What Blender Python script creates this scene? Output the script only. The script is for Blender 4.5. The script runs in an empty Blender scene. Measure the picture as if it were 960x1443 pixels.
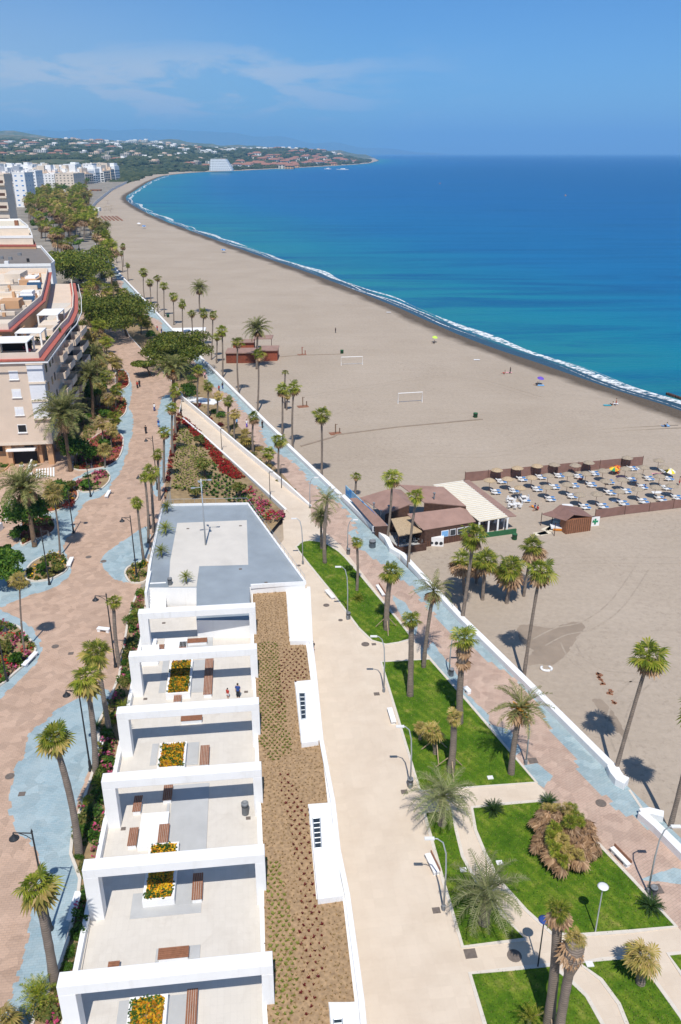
import bpy, bmesh, math, random
from mathutils import Vector, Matrix
R = random.Random(7)
rad = math.radians
# ------------------------------------------------------------------ camera model: the photo seen from a drone 55 m up
FPX, HY, CH = 1160.0, 216.0, 55.0
TH = math.atan((721.5 - HY) / FPX); CT, ST = math.cos(TH), math.sin(TH)
ZB, ZL, ZT, ZR, ZD = -0.8, 3.0, 3.0, 4.4, 5.4      # beach, upper promenade, terrace floor, planted roof, roof deck
def G(px, py, z=0.0):
    u = (px - 480) / FPX; v = (721.5 - py) / FPX
    d = (u, CT + v * ST, -ST + v * CT); t = (z - CH) / d[2]
    return Vector((d[0] * t, d[1] * t, z))
def RAYY(px, py, y):
    u = (px - 480) / FPX; v = (721.5 - py) / FPX
    d = (u, CT + v * ST, -ST + v * CT); t = y / d[1]
    return Vector((d[0] * t, y, CH + d[2] * t))
def depth(p): return p[1] * CT - (p[2] - CH) * ST
def mpp(p): return depth(p) / FPX                   # metres per photo pixel at p
# frame of the terrace building and the avenue
AL = rad(6.5); U = Vector((math.cos(AL), math.sin(AL), 0)); W = Vector((-math.sin(AL), math.cos(AL), 0))
O = Vector((-17.6, 35.75, 0))
def B(s, t, z): return O + U * s + W * t + Vector((0, 0, z))
def ST_(p): q = Vector((p[0], p[1], 0)) - O; return q.dot(U), q.dot(W)
def brect(x0, y0, x1, y1, z):                       # photo rectangle on level z -> extents in the building frame
    a = [ST_(G(x, y, z)) for x, y in ((x0, y0), (x1, y0), (x1, y1), (x0, y1))]
    s0 = (a[0][0] + a[3][0]) / 2; s1 = (a[1][0] + a[2][0]) / 2
    t0 = (a[2][1] + a[3][1]) / 2; t1 = (a[0][1] + a[1][1]) / 2
    return s0, s1, t0, t1
ORD = ('first second third fourth fifth sixth seventh eighth ninth tenth eleventh twelfth thirteenth fourteenth fifteenth sixteenth '
       'seventeenth eighteenth nineteenth twentieth').split()
TENS = {2: 'twenty', 3: 'thirty', 4: 'forty', 5: 'fifty', 6: 'sixty', 7: 'seventy', 8: 'eighty', 9: 'ninety'}
def nth(i):
    if i < 20: return ORD[i]
    n = i + 1; t, u = divmod(n, 10)
    if t >= 10: return 'hundred-' + nth(i - 100) if i >= 100 else 'hundredth'
    return (TENS[t][:-1] + 'ieth') if u == 0 else TENS[t] + '-' + ORD[u - 1]
# ------------------------------------------------------------------ scene helpers
SC = bpy.context.scene; COL = SC.collection
def tag(o, label=None, cat=None, group=None, kind=None):
    if label: o['label'] = label
    if cat: o['category'] = cat
    if group: o['group'] = group
    if kind: o['kind'] = kind
    return o
def empty(name, loc, label, cat, group=None, rz=0.0):
    o = bpy.data.objects.new(name, None); COL.objects.link(o); o.empty_display_size = 0.3
    o.location = loc; o.rotation_euler = (0, 0, rz)
    return tag(o, label, cat, group)
def link(name, mesh, parent=None, loc=None, rot=None, scale=None):
    o = bpy.data.objects.new(name, mesh); COL.objects.link(o)
    if parent: o.parent = parent
    if loc is not None: o.location = loc
    if rot is not None: o.rotation_euler = rot
    if scale is not None: o.scale = (scale,) * 3 if isinstance(scale, (int, float)) else scale
    return o
KIDS = {}
def copy_tree(o, parent=None):
    c = o.copy(); COL.objects.link(c)
    if parent: c.parent = parent
    for ch in list(o.children): copy_tree(ch, c)
    return c
class MB:
    def __init__(s): s.v = []; s.f = []; s.m = []
    def face(s, pts, mi=0):
        n = len(s.v); s.v += [tuple(p) for p in pts]; s.f.append(tuple(range(n, n + len(pts)))); s.m.append(mi)
    def add(s, vs, fs, mi=0):
        n = len(s.v); s.v += [tuple(p) for p in vs]
        for f in fs: s.f.append(tuple(n + i for i in f)); s.m.append(mi)
    def hexa(s, b, t, mi=0):                         # bottom and top rings of n points
        n = len(b); vs = list(b) + list(t)
        fs = [tuple(range(n - 1, -1, -1)), tuple(range(n, 2 * n))] + [(i, (i + 1) % n, n + (i + 1) % n, n + i) for i in range(n)]
        s.add(vs, fs, mi)
    def prism(s, poly, z0, z1, mi=0):
        a = sum(poly[i][0] * poly[(i + 1) % len(poly)][1] - poly[(i + 1) % len(poly)][0] * poly[i][1] for i in range(len(poly)))
        if a < 0: poly = list(poly)[::-1]
        s.hexa([(p[0], p[1], z0) for p in poly], [(p[0], p[1], z1) for p in poly], mi)
    def bbox(s, s0, s1, t0, t1, z0, z1, mi=0):       # box in the building frame
        s.prism([B(s0, t0, 0), B(s1, t0, 0), B(s1, t1, 0), B(s0, t1, 0)], z0, z1, mi)
    def box(s, c, d, rz=0.0, mi=0):                  # centre, size
        cs, sn = math.cos(rz), math.sin(rz); x, y, z = d[0] / 2, d[1] / 2, d[2] / 2
        q = [(c[0] + a * cs - b * sn, c[1] + a * sn + b * cs) for a, b in ((-x, -y), (x, -y), (x, y), (-x, y))]
        s.prism(q, c[2] - z, c[2] + z, mi)
    def tube(s, pts, rs, n=8, mi=0, cap=True):
        pts = [Vector(p) for p in pts]; vs = []; fs = []
        if isinstance(rs, (int, float)): rs = [rs] * len(pts)
        for i, p in enumerate(pts):
            d = (pts[min(i + 1, len(pts) - 1)] - pts[max(i - 1, 0)]).normalized()
            a = d.cross(Vector((1, 0, 0)) if abs(d.x) < 0.8 else Vector((0, 1, 0))).normalized(); b = d.cross(a)
            for k in range(n):
                w = 2 * math.pi * k / n; vs.append(p + (a * math.cos(w) + b * math.sin(w)) * rs[i])
        for i in range(len(pts) - 1):
            for k in range(n):
                k2 = (k + 1) % n; fs.append((i * n + k, i * n + k2, (i + 1) * n + k2, (i + 1) * n + k))
        if cap: fs += [tuple(range(n - 1, -1, -1)), tuple(range((len(pts) - 1) * n, len(pts) * n))]
        s.add(vs, fs, mi)
    def lathe(s, prof, c=(0, 0, 0), n=12, mi=0):
        vs = []; fs = []
        for r, z in prof:
            for k in range(n):
                w = 2 * math.pi * k / n; vs.append((c[0] + r * math.cos(w), c[1] + r * math.sin(w), c[2] + z))
        for i in range(len(prof) - 1):
            for k in range(n):
                k2 = (k + 1) % n; fs.append((i * n + k, i * n + k2, (i + 1) * n + k2, (i + 1) * n + k))
        fs += [tuple(range(n - 1, -1, -1)), tuple(range((len(prof) - 1) * n, len(prof) * n))]
        s.add(vs, fs, mi)
    def mesh(s, name, mats, smooth=False, org=None):
        me = bpy.data.meshes.new(name)
        v = s.v if org is None else [(p[0] - org[0], p[1] - org[1], p[2] - org[2]) for p in s.v]
        me.from_pydata(v, [], s.f)
        for m in (mats if isinstance(mats, (list, tuple)) else [mats]): me.materials.append(m)
        if len(me.materials) > 1: me.polygons.foreach_set('material_index', s.m)
        if smooth: me.polygons.foreach_set('use_smooth', [True] * len(me.polygons))
        me.update(); return me
    def build(s, name, mats, parent=None, smooth=False, bevel=0.0):
        org = None
        if parent is not None:
            org = parent.location.copy(); q = parent.parent
            while q is not None: org = org + q.location; q = q.parent
        o = link(name, s.mesh(name, mats, smooth, org), parent)
        if bevel:
            b = o.modifiers.new('edge', 'BEVEL'); b.width = bevel; b.segments = 2; b.limit_method = 'ANGLE'
        return o
def poly_px(pts, z): return [G(p[0], p[1], p[2] if len(p) > 2 else z) for p in pts]
def smooth_poly(pts, k=6, closed=True):              # Catmull-Rom
    n = len(pts); out = []; rng = range(n) if closed else range(n - 1)
    g = (lambda i: pts[i % n]) if closed else (lambda i: pts[min(max(i, 0), n - 1)])
    for i in rng:
        a, b, c, d = [Vector(g(i + j)) for j in (-1, 0, 1, 2)]
        for q in range(k):
            t = q / k
            out.append(0.5 * ((2 * b) + (c - a) * t + (2 * a - 5 * b + 4 * c - d) * t * t + (3 * b - a - 3 * c + d) * t ** 3))
    if not closed: out.append(Vector(pts[-1]))
    return out
def ribbon(pts, w, z0, z1, mb=None, mi=0, side=0.0, closed=False):  # a low wall along a world polyline
    mb = mb or MB(); pts = [Vector((p[0], p[1], 0)) for p in pts]; L = []; Q = []; m = len(pts)
    for i, p in enumerate(pts):
        d = (pts[(i + 1) % m] - pts[i - 1]).normalized() if closed else (pts[min(i + 1, len(pts) - 1)] - pts[max(i - 1, 0)]).normalized(); n = Vector((-d.y, d.x, 0))
        L.append(p + n * (w * (0.5 + side))); Q.append(p - n * (w * (0.5 - side)))
    z0f = z0 if callable(z0) else (lambda i: z0); z1f = z1 if callable(z1) else (lambda i: z1)
    vs = []; fs = []
    for i in range(len(pts)):
        a, b = L[i], Q[i]; zz0, zz1 = z0f(i), z1f(i)
        vs += [(a.x, a.y, zz0), (a.x, a.y, zz1), (b.x, b.y, zz1), (b.x, b.y, zz0)]
    for i in range(m if closed else m - 1):
        j = (i + 1) % m
        for k in range(4):
            k2 = (k + 1) % 4; fs.append((4 * i + k, 4 * i + k2, 4 * j + k2, 4 * j + k))
    e = 4 * (m - 1)
    if not closed: fs += [(3, 2, 1, 0), (e, e + 1, e + 2, e + 3)]
    mb.add(vs, fs, mi); return mb
def inside(p, poly):
    c = False; n = len(poly)
    for i in range(n):
        a, b = poly[i], poly[i - 1]
        if (a[1] > p[1]) != (b[1] > p[1]) and p[0] < (b[0] - a[0]) * (p[1] - a[1]) / (b[1] - a[1]) + a[0]: c = not c
    return c
def scatter(poly, n, rnd=R):
    xs = [p[0] for p in poly]; ys = [p[1] for p in poly]; out = []; tries = 0
    while len(out) < n and tries < n * 40:
        tries += 1; q = (rnd.uniform(min(xs), max(xs)), rnd.uniform(min(ys), max(ys)))
        if inside(q, poly): out.append(q)
    return out
# ------------------------------------------------------------------ materials
def newmat(name):
    m = bpy.data.materials.new(name); m.use_nodes = True; nt = m.node_tree; nt.nodes.clear()
    o = nt.nodes.new('ShaderNodeOutputMaterial'); b = nt.nodes.new('ShaderNodeBsdfPrincipled')
    nt.links.new(b.outputs[0], o.inputs[0]); return m, nt, b, o
def N(nt, t, **k):
    n = nt.nodes.new(t)
    for a, v in k.items(): setattr(n, a, v)
    return n
def coord(nt, world=False, rot=0.0, scale=1.0):
    mp = N(nt, 'ShaderNodeMapping'); mp.inputs['Rotation'].default_value[2] = rot
    mp.inputs['Scale'].default_value = (scale,) * 3 if isinstance(scale, (int, float)) else scale
    if world: g = N(nt, 'ShaderNodeNewGeometry'); nt.links.new(g.outputs['Position'], mp.inputs[0])
    else: g = N(nt, 'ShaderNodeTexCoord'); nt.links.new(g.outputs['Object'], mp.inputs[0])
    return mp.outputs[0]
def noise(nt, vec, scale, detail=4, rough=0.55, dist=0.0):
    n = N(nt, 'ShaderNodeTexNoise'); n.inputs['Scale'].default_value = scale; n.inputs['Detail'].default_value = detail
    n.inputs['Roughness'].default_value = rough; n.inputs['Distortion'].default_value = dist
    nt.links.new(vec, n.inputs['Vector']); return n.outputs['Fac']
def ramp(nt, fac, stops):
    r = N(nt, 'ShaderNodeValToRGB'); e = r.color_ramp.elements
    while len(e) < len(stops): e.new(0.5)
    for i, (p, c) in enumerate(stops): e[i].position = p; e[i].color = (c[0], c[1], c[2], 1)
    nt.links.new(fac, r.inputs[0]); return r.outputs[0]
def mix(nt, fac, a, b, mode='MIX'):
    m = N(nt, 'ShaderNodeMix', data_type='RGBA', blend_type=mode)
    for i, v in ((0, fac), (6, a), (7, b)):
        if hasattr(v, 'is_output'): nt.links.new(v, m.inputs[i])
        elif i == 0: m.inputs[0].default_value = v
        else: m.inputs[i].default_value = (v[0], v[1], v[2], 1)
    return m.outputs[2]
def bump(nt, b, h, strength=0.4, dist=0.02):
    n = N(nt, 'ShaderNodeBump'); n.inputs['Strength'].default_value = strength; n.inputs['Distance'].default_value = dist
    nt.links.new(h, n.inputs['Height']); nt.links.new(n.outputs[0], b.inputs['Normal'])
def sc(c, k): return tuple(min(x * k, 1) for x in c)
def M(name, c, var=0.12, scale=1.5, rough=0.75, bmp=0.0, world=False, stain=0.0, spec=0.3, metal=0.0):
    m, nt, b, o = newmat(name); v = coord(nt, world)
    n1 = noise(nt, v, scale, 5); col = ramp(nt, n1, [(0.3, sc(c, 1 - var)), (0.7, sc(c, 1 + var))])
    if stain:
        n2 = noise(nt, v, scale * 0.23, 6, 0.65, 0.6); f = ramp(nt, n2, [(0.5, (0, 0, 0)), (0.72, (stain,) * 3)])
        col = mix(nt, f, col, sc(c, 0.55))
    nt.links.new(col, b.inputs['Base Color']); b.inputs['Roughness'].default_value = rough
    b.inputs['Specular IOR Level'].default_value = spec; b.inputs['Metallic'].default_value = metal
    if bmp: bump(nt, b, noise(nt, v, scale * 9, 3), bmp)
    return m
def leafmat(name, cols, trans=0.35, rough=0.55, scale=0.0):
    m, nt, b, o = newmat(name); g = N(nt, 'ShaderNodeNewGeometry')
    n = len(cols); st = [((i + 0.5) / n, c) for i, c in enumerate(cols)]
    col = ramp(nt, g.outputs['Random Per Island'], st)
    oi = N(nt, 'ShaderNodeObjectInfo'); hs = N(nt, 'ShaderNodeHueSaturation')
    mr = N(nt, 'ShaderNodeMapRange'); mr.inputs[3].default_value = 0.75; mr.inputs[4].default_value = 1.2
    nt.links.new(oi.outputs['Random'], mr.inputs[0]); nt.links.new(mr.outputs[0], hs.inputs['Value']); nt.links.new(col, hs.inputs['Color'])
    col = hs.outputs[0]
    nt.links.new(col, b.inputs['Base Color']); b.inputs['Roughness'].default_value = rough; b.inputs['Specular IOR Level'].default_value = 0.25
    t = N(nt, 'ShaderNodeBsdfTranslucent'); nt.links.new(col, t.inputs[0])
    ms = N(nt, 'ShaderNodeMixShader'); ms.inputs[0].default_value = trans
    nt.links.new(b.outputs[0], ms.inputs[1]); nt.links.new(t.outputs[0], ms.inputs[2]); nt.links.new(ms.outputs[0], o.inputs[0])
    return m
def pavermat(name, cols, bw=0.42, bh=0.21, rot=AL, mortar=0.012, mcol=(0.2, 0.16, 0.13)):
    m, nt, b, o = newmat(name); v = coord(nt, True, -rot)
    br = N(nt, 'ShaderNodeTexBrick'); nt.links.new(v, br.inputs['Vector'])
    br.inputs['Scale'].default_value = 1.0; br.inputs['Brick Width'].default_value = bw; br.inputs['Row Height'].default_value = bh
    br.inputs['Mortar Size'].default_value = mortar; br.inputs['Color1'].default_value = (*cols[0], 1); br.inputs['Color2'].default_value = (*cols[1], 1)
    br.inputs['Mortar'].default_value = (*mcol, 1); br.inputs['Bias'].default_value = 0.0
    n1 = noise(nt, v, 0.35, 6, 0.7); c = mix(nt, ramp(nt, n1, [(0.35, (0, 0, 0)), (0.7, (0.6,) * 3)]), br.outputs[0], cols[2])
    n2 = noise(nt, v, 0.09, 4, 0.6, 0.5); c = mix(nt, ramp(nt, n2, [(0.45, (0, 0, 0)), (0.75, (0.35,) * 3)]), c, sc(cols[0], 0.6))
    vo = N(nt, 'ShaderNodeTexVoronoi'); vo.inputs['Scale'].default_value = 1.1; nt.links.new(v, vo.inputs['Vector'])
    c = mix(nt, 0.22, c, ramp(nt, vo.outputs['Color'], [(0.2, sc(cols[1], 0.6)), (0.8, sc(cols[0], 1.35))]))
    nt.links.new(c, b.inputs['Base Color']); b.inputs['Roughness'].default_value = 0.8; b.inputs['Specular IOR Level'].default_value = 0.25
    bump(nt, b, br.outputs['Fac'], 0.3, -0.01); return m
MT = {}
def mats():
    T = MT
    T['white'] = whitemat()
    T['trim'] = M('white_trim', (0.72, 0.71, 0.69), 0.05, 1.2, 0.7, 0.05, stain=0.1)
    T['cream'] = M('cream_render', (0.66, 0.535, 0.425), 0.05, 0.5, 0.8, 0.05, stain=0.15)
    T['cream_light'] = M('cream_parapet', (0.68, 0.58, 0.47), 0.05, 0.5, 0.8, 0.05, stain=0.15)
    T['orange'] = M('orange_render', (0.56, 0.33, 0.18), 0.06, 0.5, 0.8, 0.05)
    T['redtile'] = M('red_clay_tile', (0.42, 0.12, 0.09), 0.15, 2.0, 0.75, 0.2)
    T['terrace'] = terracemat()
    T['slab'] = M('grey_slab', (0.45, 0.45, 0.44), 0.06, 0.8, 0.8, 0.05, stain=0.2)
    T['decktile'] = M('blue_grey_deck', (0.275, 0.312, 0.342), 0.10, 0.35, 0.7, 0.05, stain=0.35)
    T['deckwhite'] = M('pale_deck', (0.60, 0.56, 0.50), 0.04, 0.6, 0.8, 0.05, stain=0.2)
    T['wood'] = M('brown_wood', (0.27, 0.12, 0.065), 0.2, 3.0, 0.6, 0.2)
    T['darkwood'] = M('dark_brown_wood', (0.085, 0.045, 0.032), 0.25, 2.5, 0.7, 0.2)
    T['redwood'] = M('reddish_wood', (0.27, 0.07, 0.035), 0.2, 2.5, 0.7, 0.2)
    T['felt'] = M('brown_roof_felt', (0.32, 0.20, 0.16), 0.12, 0.7, 0.85, 0.15, stain=0.3)
    T['net'] = M('brown_shade_net', (0.235, 0.135, 0.11), 0.12, 0.9, 0.9, 0.1)
    T['straw'] = M('straw', (0.42, 0.315, 0.20), 0.25, 6.0, 0.9, 0.4)
    T['greystraw'] = M('weathered_straw', (0.33, 0.27, 0.20), 0.25, 6.0, 0.9, 0.4)
    T['canvas'] = M('cream_canvas', (0.66, 0.59, 0.46), 0.06, 1.0, 0.8)
    T['black'] = M('black_metal', (0.03, 0.032, 0.036), 0.1, 3, 0.45)
    T['steel'] = M('galvanised_steel', (0.42, 0.45, 0.47), 0.06, 3, 0.4, metal=0.3)
    T['grey'] = M('grey_plastic', (0.20, 0.21, 0.22), 0.1, 3, 0.6)
    T['glass'] = M('dark_glass', (0.035, 0.045, 0.055), 0.2, 0.5, 0.12, spec=0.6)
    T['shutter'] = M('white_shutter', (0.72, 0.73, 0.76), 0.05, 2, 0.6)
    T['dark'] = M('dark_opening', (0.02, 0.02, 0.022), 0.2, 1, 0.8)
    T['panel'] = M('solar_panel', (0.03, 0.07, 0.13), 0.15, 2, 0.2, spec=0.6)
    T['blue'] = M('blue_cushion', (0.05, 0.20, 0.47), 0.1, 4, 0.8)
    T['mural'] = None
    T['green'] = M('green_paint', (0.03, 0.12, 0.05), 0.1, 3, 0.6)
    T['soil'] = M('garden_soil', (0.29, 0.205, 0.11), 0.25, 1.2, 0.95, 0.4, world=True, stain=0.3)
    T['rustsoil'] = M('rust_mulch', (0.26, 0.085, 0.045), 0.25, 1.8, 0.95, 0.4, world=True)
    T['roofgravel'] = M('planted_roof_gravel', (0.355, 0.235, 0.13), 0.30, 3.2, 0.95, 0.5, world=True, stain=0.25)
    T['trunk'] = trunkmat('palm_trunk', (0.24, 0.19, 0.15))
    T['trunk_brown'] = trunkmat('fibrous_palm_trunk', (0.20, 0.125, 0.075))
    T['bark'] = M('tree_bark', (0.12, 0.085, 0.06), 0.25, 3, 0.9, 0.4)
    T['fan'] = leafmat('fan_leaf', [(0.09, 0.14, 0.014), (0.22, 0.27, 0.024), (0.31, 0.35, 0.034), (0.48, 0.42, 0.08), (0.17, 0.23, 0.02)], 0.42)
    T['dry'] = leafmat('dry_frond', [(0.32, 0.19, 0.10), (0.45, 0.29, 0.16), (0.20, 0.11, 0.06), (0.52, 0.35, 0.21)], 0.25)
    T['yellow'] = leafmat('yellowing_frond', [(0.34, 0.27, 0.06), (0.45, 0.33, 0.10), (0.20, 0.20, 0.04), (0.5, 0.36, 0.15)], 0.3)
    T['date'] = leafmat('date_leaf', [(0.17, 0.19, 0.06), (0.25, 0.25, 0.085), (0.34, 0.31, 0.12), (0.13, 0.16, 0.035)], 0.25)
    T['fruit'] = leafmat('orange_date_stalks', [(0.50, 0.20, 0.03), (0.60, 0.30, 0.05), (0.42, 0.22, 0.06)], 0.1)
    T['leaf'] = leafmat('broad_leaf', [(0.03, 0.09, 0.010), (0.065, 0.15, 0.016), (0.11, 0.21, 0.022), (0.15, 0.24, 0.03)])
    T['pine'] = leafmat('pine_needles', [(0.06, 0.10, 0.010), (0.12, 0.165, 0.016), (0.18, 0.21, 0.024), (0.24, 0.24, 0.04)], 0.25)
    T['hedge'] = leafmat('hedge_leaf', [(0.03, 0.085, 0.008), (0.06, 0.14, 0.014), (0.10, 0.19, 0.02)])
    T['shrub'] = leafmat('scrub_leaf', [(0.13, 0.17, 0.03), (0.23, 0.23, 0.05), (0.33, 0.26, 0.08), (0.08, 0.13, 0.02)])
    T['redflower'] = leafmat('red_flowers', [(0.42, 0.012, 0.015), (0.5, 0.03, 0.02), (0.22, 0.01, 0.012), (0.10, 0.10, 0.02)], 0.2)
    T['pinkflower'] = leafmat('pink_flowers', [(0.55, 0.06, 0.16), (0.6, 0.16, 0.26), (0.28, 0.02, 0.07), (0.10, 0.13, 0.03)], 0.2)
    T['yelflower'] = leafmat('yellow_orange_flowers', [(0.75, 0.42, 0.01), (0.70, 0.28, 0.008), (0.8, 0.52, 0.02), (0.10, 0.16, 0.02), (0.6, 0.2, 0.01)], 0.2)
    T['maroon'] = leafmat('dark_maroon_leaves', [(0.16, 0.02, 0.015), (0.22, 0.03, 0.02), (0.10, 0.012, 0.012)], 0.2)
    T['tuft'] = leafmat('olive_tuft', [(0.17, 0.19, 0.03), (0.24, 0.24, 0.045), (0.12, 0.16, 0.02)], 0.2)
    T['strawtuft'] = leafmat('straw_tuft', [(0.46, 0.30, 0.14), (0.38, 0.24, 0.11), (0.32, 0.22, 0.09)], 0.2)
    T['foam'] = foammat()
    T['skin'] = M('skin', (0.42, 0.24, 0.16), 0.05, 3, 0.6)
    T['hair'] = M('dark_hair', (0.03, 0.02, 0.015), 0.2, 5, 0.7)
    for n, c in dict(cloth_white=(0.7, 0.7, 0.7), cloth_blue=(0.03, 0.07, 0.24), cloth_dark=(0.025, 0.025, 0.03), cloth_red=(0.4, 0.04, 0.03),
                     cloth_teal=(0.05, 0.35, 0.45), cloth_orange=(0.7, 0.25, 0.03), cloth_yellow=(0.75, 0.6, 0.05), cloth_pink=(0.7, 0.35, 0.36),
                     cloth_violet=(0.14, 0.08, 0.45), cloth_green=(0.03, 0.25, 0.12), cloth_skyblue=(0.2, 0.42, 0.7), cloth_lime=(0.5, 0.7, 0.1)).items():
        T[n] = M(n, c, 0.08, 4, 0.85)
    T['brown_pave'] = pavermat('brown_pavers', [(0.50, 0.34, 0.245), (0.43, 0.29, 0.205), (0.57, 0.41, 0.31)])
    T['blue_pave'] = pavermat('blue_pavers', [(0.34, 0.43, 0.455), (0.26, 0.375, 0.42), (0.42, 0.47, 0.46)], mcol=(0.2, 0.24, 0.26))
    T['pink_pave'] = pavermat('pink_pavers', [(0.50, 0.355, 0.275), (0.45, 0.305, 0.235), (0.56, 0.43, 0.34)], 0.5, 0.25, rad(33))
    T['blue_pave_sea'] = pavermat('blue_sea_pavers', [(0.34, 0.43, 0.45), (0.26, 0.37, 0.41), (0.42, 0.47, 0.45)], 0.5, 0.25, rad(33), mcol=(0.2, 0.24, 0.26))
    T['concrete'] = concretemat()
    T['lawn'] = lawnmat()
    T['kerb'] = M('pale_kerb', (0.62, 0.56, 0.48), 0.06, 2, 0.8, 0.1)
    T['asphalt'] = M('asphalt', (0.17, 0.16, 0.15), 0.15, 0.8, 0.9, 0.2, world=True, stain=0.3)
    T['roofgrey'] = M('grey_roof_gravel', (0.20, 0.175, 0.155), 0.1, 0.5, 0.9, 0.2, stain=0.3)
    T['windows'] = T['glass']
    T['iron'] = M('cast_iron_cover', (0.16, 0.13, 0.11), 0.2, 4, 0.7, 0.3)
def trunkmat(name, c):
    m, nt, b, o = newmat(name); v = coord(nt)
    w = N(nt, 'ShaderNodeTexWave', bands_direction='Z'); w.inputs['Scale'].default_value = 1.6; w.inputs['Distortion'].default_value = 2.5
    w.inputs['Detail'].default_value = 3; nt.links.new(v, w.inputs['Vector'])
    n1 = noise(nt, v, 2.0, 5); c1 = ramp(nt, n1, [(0.3, sc(c, 0.75)), (0.7, sc(c, 1.25))])
    col = mix(nt, ramp(nt, w.outputs['Fac'], [(0.2, (0.5,) * 3), (0.6, (0, 0, 0))]), c1, sc(c, 0.45))
    nt.links.new(col, b.inputs['Base Color']); b.inputs['Roughness'].default_value = 0.9; bump(nt, b, w.outputs['Fac'], 0.5, 0.05); return m
def foammat():
    m, nt, b, o = newmat('sea_foam'); v = coord(nt, True)
    n1 = noise(nt, v, 0.55, 7, 0.7); b.inputs['Base Color'].default_value = (0.8, 0.82, 0.82, 1); b.inputs['Roughness'].default_value = 0.9
    a = ramp(nt, n1, [(0.40, (0, 0, 0)), (0.56, (0.95,) * 3)]); nt.links.new(a, b.inputs['Alpha']); return m
def concretemat():
    m, nt, b, o = newmat('cream_plaza_concrete'); v = coord(nt, True, -AL)
    br = N(nt, 'ShaderNodeTexBrick'); nt.links.new(v, br.inputs['Vector']); br.offset = 0.0
    br.inputs['Brick Width'].default_value = 4.5; br.inputs['Row Height'].default_value = 4.5; br.inputs['Mortar Size'].default_value = 0.012
    for k, c in (('Color1', (0.66, 0.555, 0.44)), ('Color2', (0.62, 0.52, 0.41)), ('Mortar', (0.46, 0.375, 0.29))): br.inputs[k].default_value = (*c, 1)
    n1 = noise(nt, v, 0.22, 7, 0.7, 0.4); c = mix(nt, ramp(nt, n1, [(0.42, (0, 0, 0)), (0.75, (0.55,) * 3)]), br.outputs[0], (0.50, 0.39, 0.29))
    n2 = noise(nt, v, 3.5, 6, 0.75); c = mix(nt, ramp(nt, n2, [(0.5, (0, 0, 0)), (0.8, (0.4,) * 3)]), c, (0.66, 0.57, 0.46))
    nt.links.new(c, b.inputs['Base Color']); b.inputs['Roughness'].default_value = 0.8; b.inputs['Specular IOR Level'].default_value = 0.2
    bump(nt, b, n2, 0.15, 0.01); return m
def terracemat():
    m, nt, b, o = newmat('terrace_concrete'); v = coord(nt, True, -AL)
    br = N(nt, 'ShaderNodeTexBrick'); nt.links.new(v, br.inputs['Vector']); br.offset = 0.0
    br.inputs['Brick Width'].default_value = 2.2; br.inputs['Row Height'].default_value = 3.0; br.inputs['Mortar Size'].default_value = 0.014
    for k, c in (('Color1', (0.62, 0.575, 0.51)), ('Color2', (0.595, 0.55, 0.485)), ('Mortar', (0.43, 0.40, 0.355))): br.inputs[k].default_value = (*c, 1)
    n1 = noise(nt, v, 0.5, 7, 0.7, 0.6); c = mix(nt, ramp(nt, n1, [(0.5, (0, 0, 0)), (0.75, (0.45,) * 3)]), br.outputs[0], (0.46, 0.41, 0.35))
    nt.links.new(c, b.inputs['Base Color']); b.inputs['Roughness'].default_value = 0.8; b.inputs['Specular IOR Level'].default_value = 0.2; return m
def whitemat():
    m, nt, b, o = newmat('white_render'); v = coord(nt, True)
    c = ramp(nt, noise(nt, v, .8, 5), [(0.3, (0.775, 0.77, 0.755)), (0.7, (0.82, 0.815, 0.80))])
    s = noise(nt, coord(nt, True, 0, (1.6, 1.6, 0.12)), 1.0, 6, .7); c = mix(nt, ramp(nt, s, [(0.55, (0, 0, 0)), (0.78, (0.4,) * 3)]), c, (0.50, 0.48, 0.44))
    s2 = noise(nt, v, .35, 7, .7, .6); c = mix(nt, ramp(nt, s2, [(0.52, (0, 0, 0)), (0.75, (0.22,) * 3)]), c, (0.52, 0.49, 0.43))
    nt.links.new(c, b.inputs['Base Color']); b.inputs['Roughness'].default_value = 0.75; b.inputs['Specular IOR Level'].default_value = 0.25; bump(nt, b, noise(nt, v, 7, 3), .06); return m
def lawnmat():
    m, nt, b, o = newmat('lawn_grass'); v = coord(nt, True)
    n1 = noise(nt, v, 0.45, 7, 0.72, 0.3); c = ramp(nt, n1, [(0.3, (0.040, 0.10, 0.006)), (0.47, (0.085, 0.165, 0.011)), (0.57, (0.15, 0.215, 0.02)), (0.70, (0.30, 0.27, 0.075))])
    w = N(nt, 'ShaderNodeTexWave'); w.inputs['Scale'].default_value = 0.35; w.inputs['Distortion'].default_value = 1.2; mp = coord(nt, True, rad(-35)); nt.links.new(mp, w.inputs['Vector'])
    c = mix(nt, ramp(nt, w.outputs['Fac'], [(0.3, (0.0,) * 3), (0.7, (0.35,) * 3)]), c, (0.045, 0.105, 0.008))
    n2 = noise(nt, v, 7.0, 5, 0.75); c = mix(nt, 0.75, c, mix(nt, 1.0, c, ramp(nt, n2, [(0.25, (0.35,) * 3), (0.75, (1.5,) * 3)]), 'MULTIPLY'))
    nt.links.new(c, b.inputs['Base Color']); b.inputs['Roughness'].default_value = 0.9; b.inputs['Specular IOR Level'].default_value = 0.1
    bump(nt, b, n2, 0.8, 0.06); return m
mats()
import numpy as np
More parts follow.
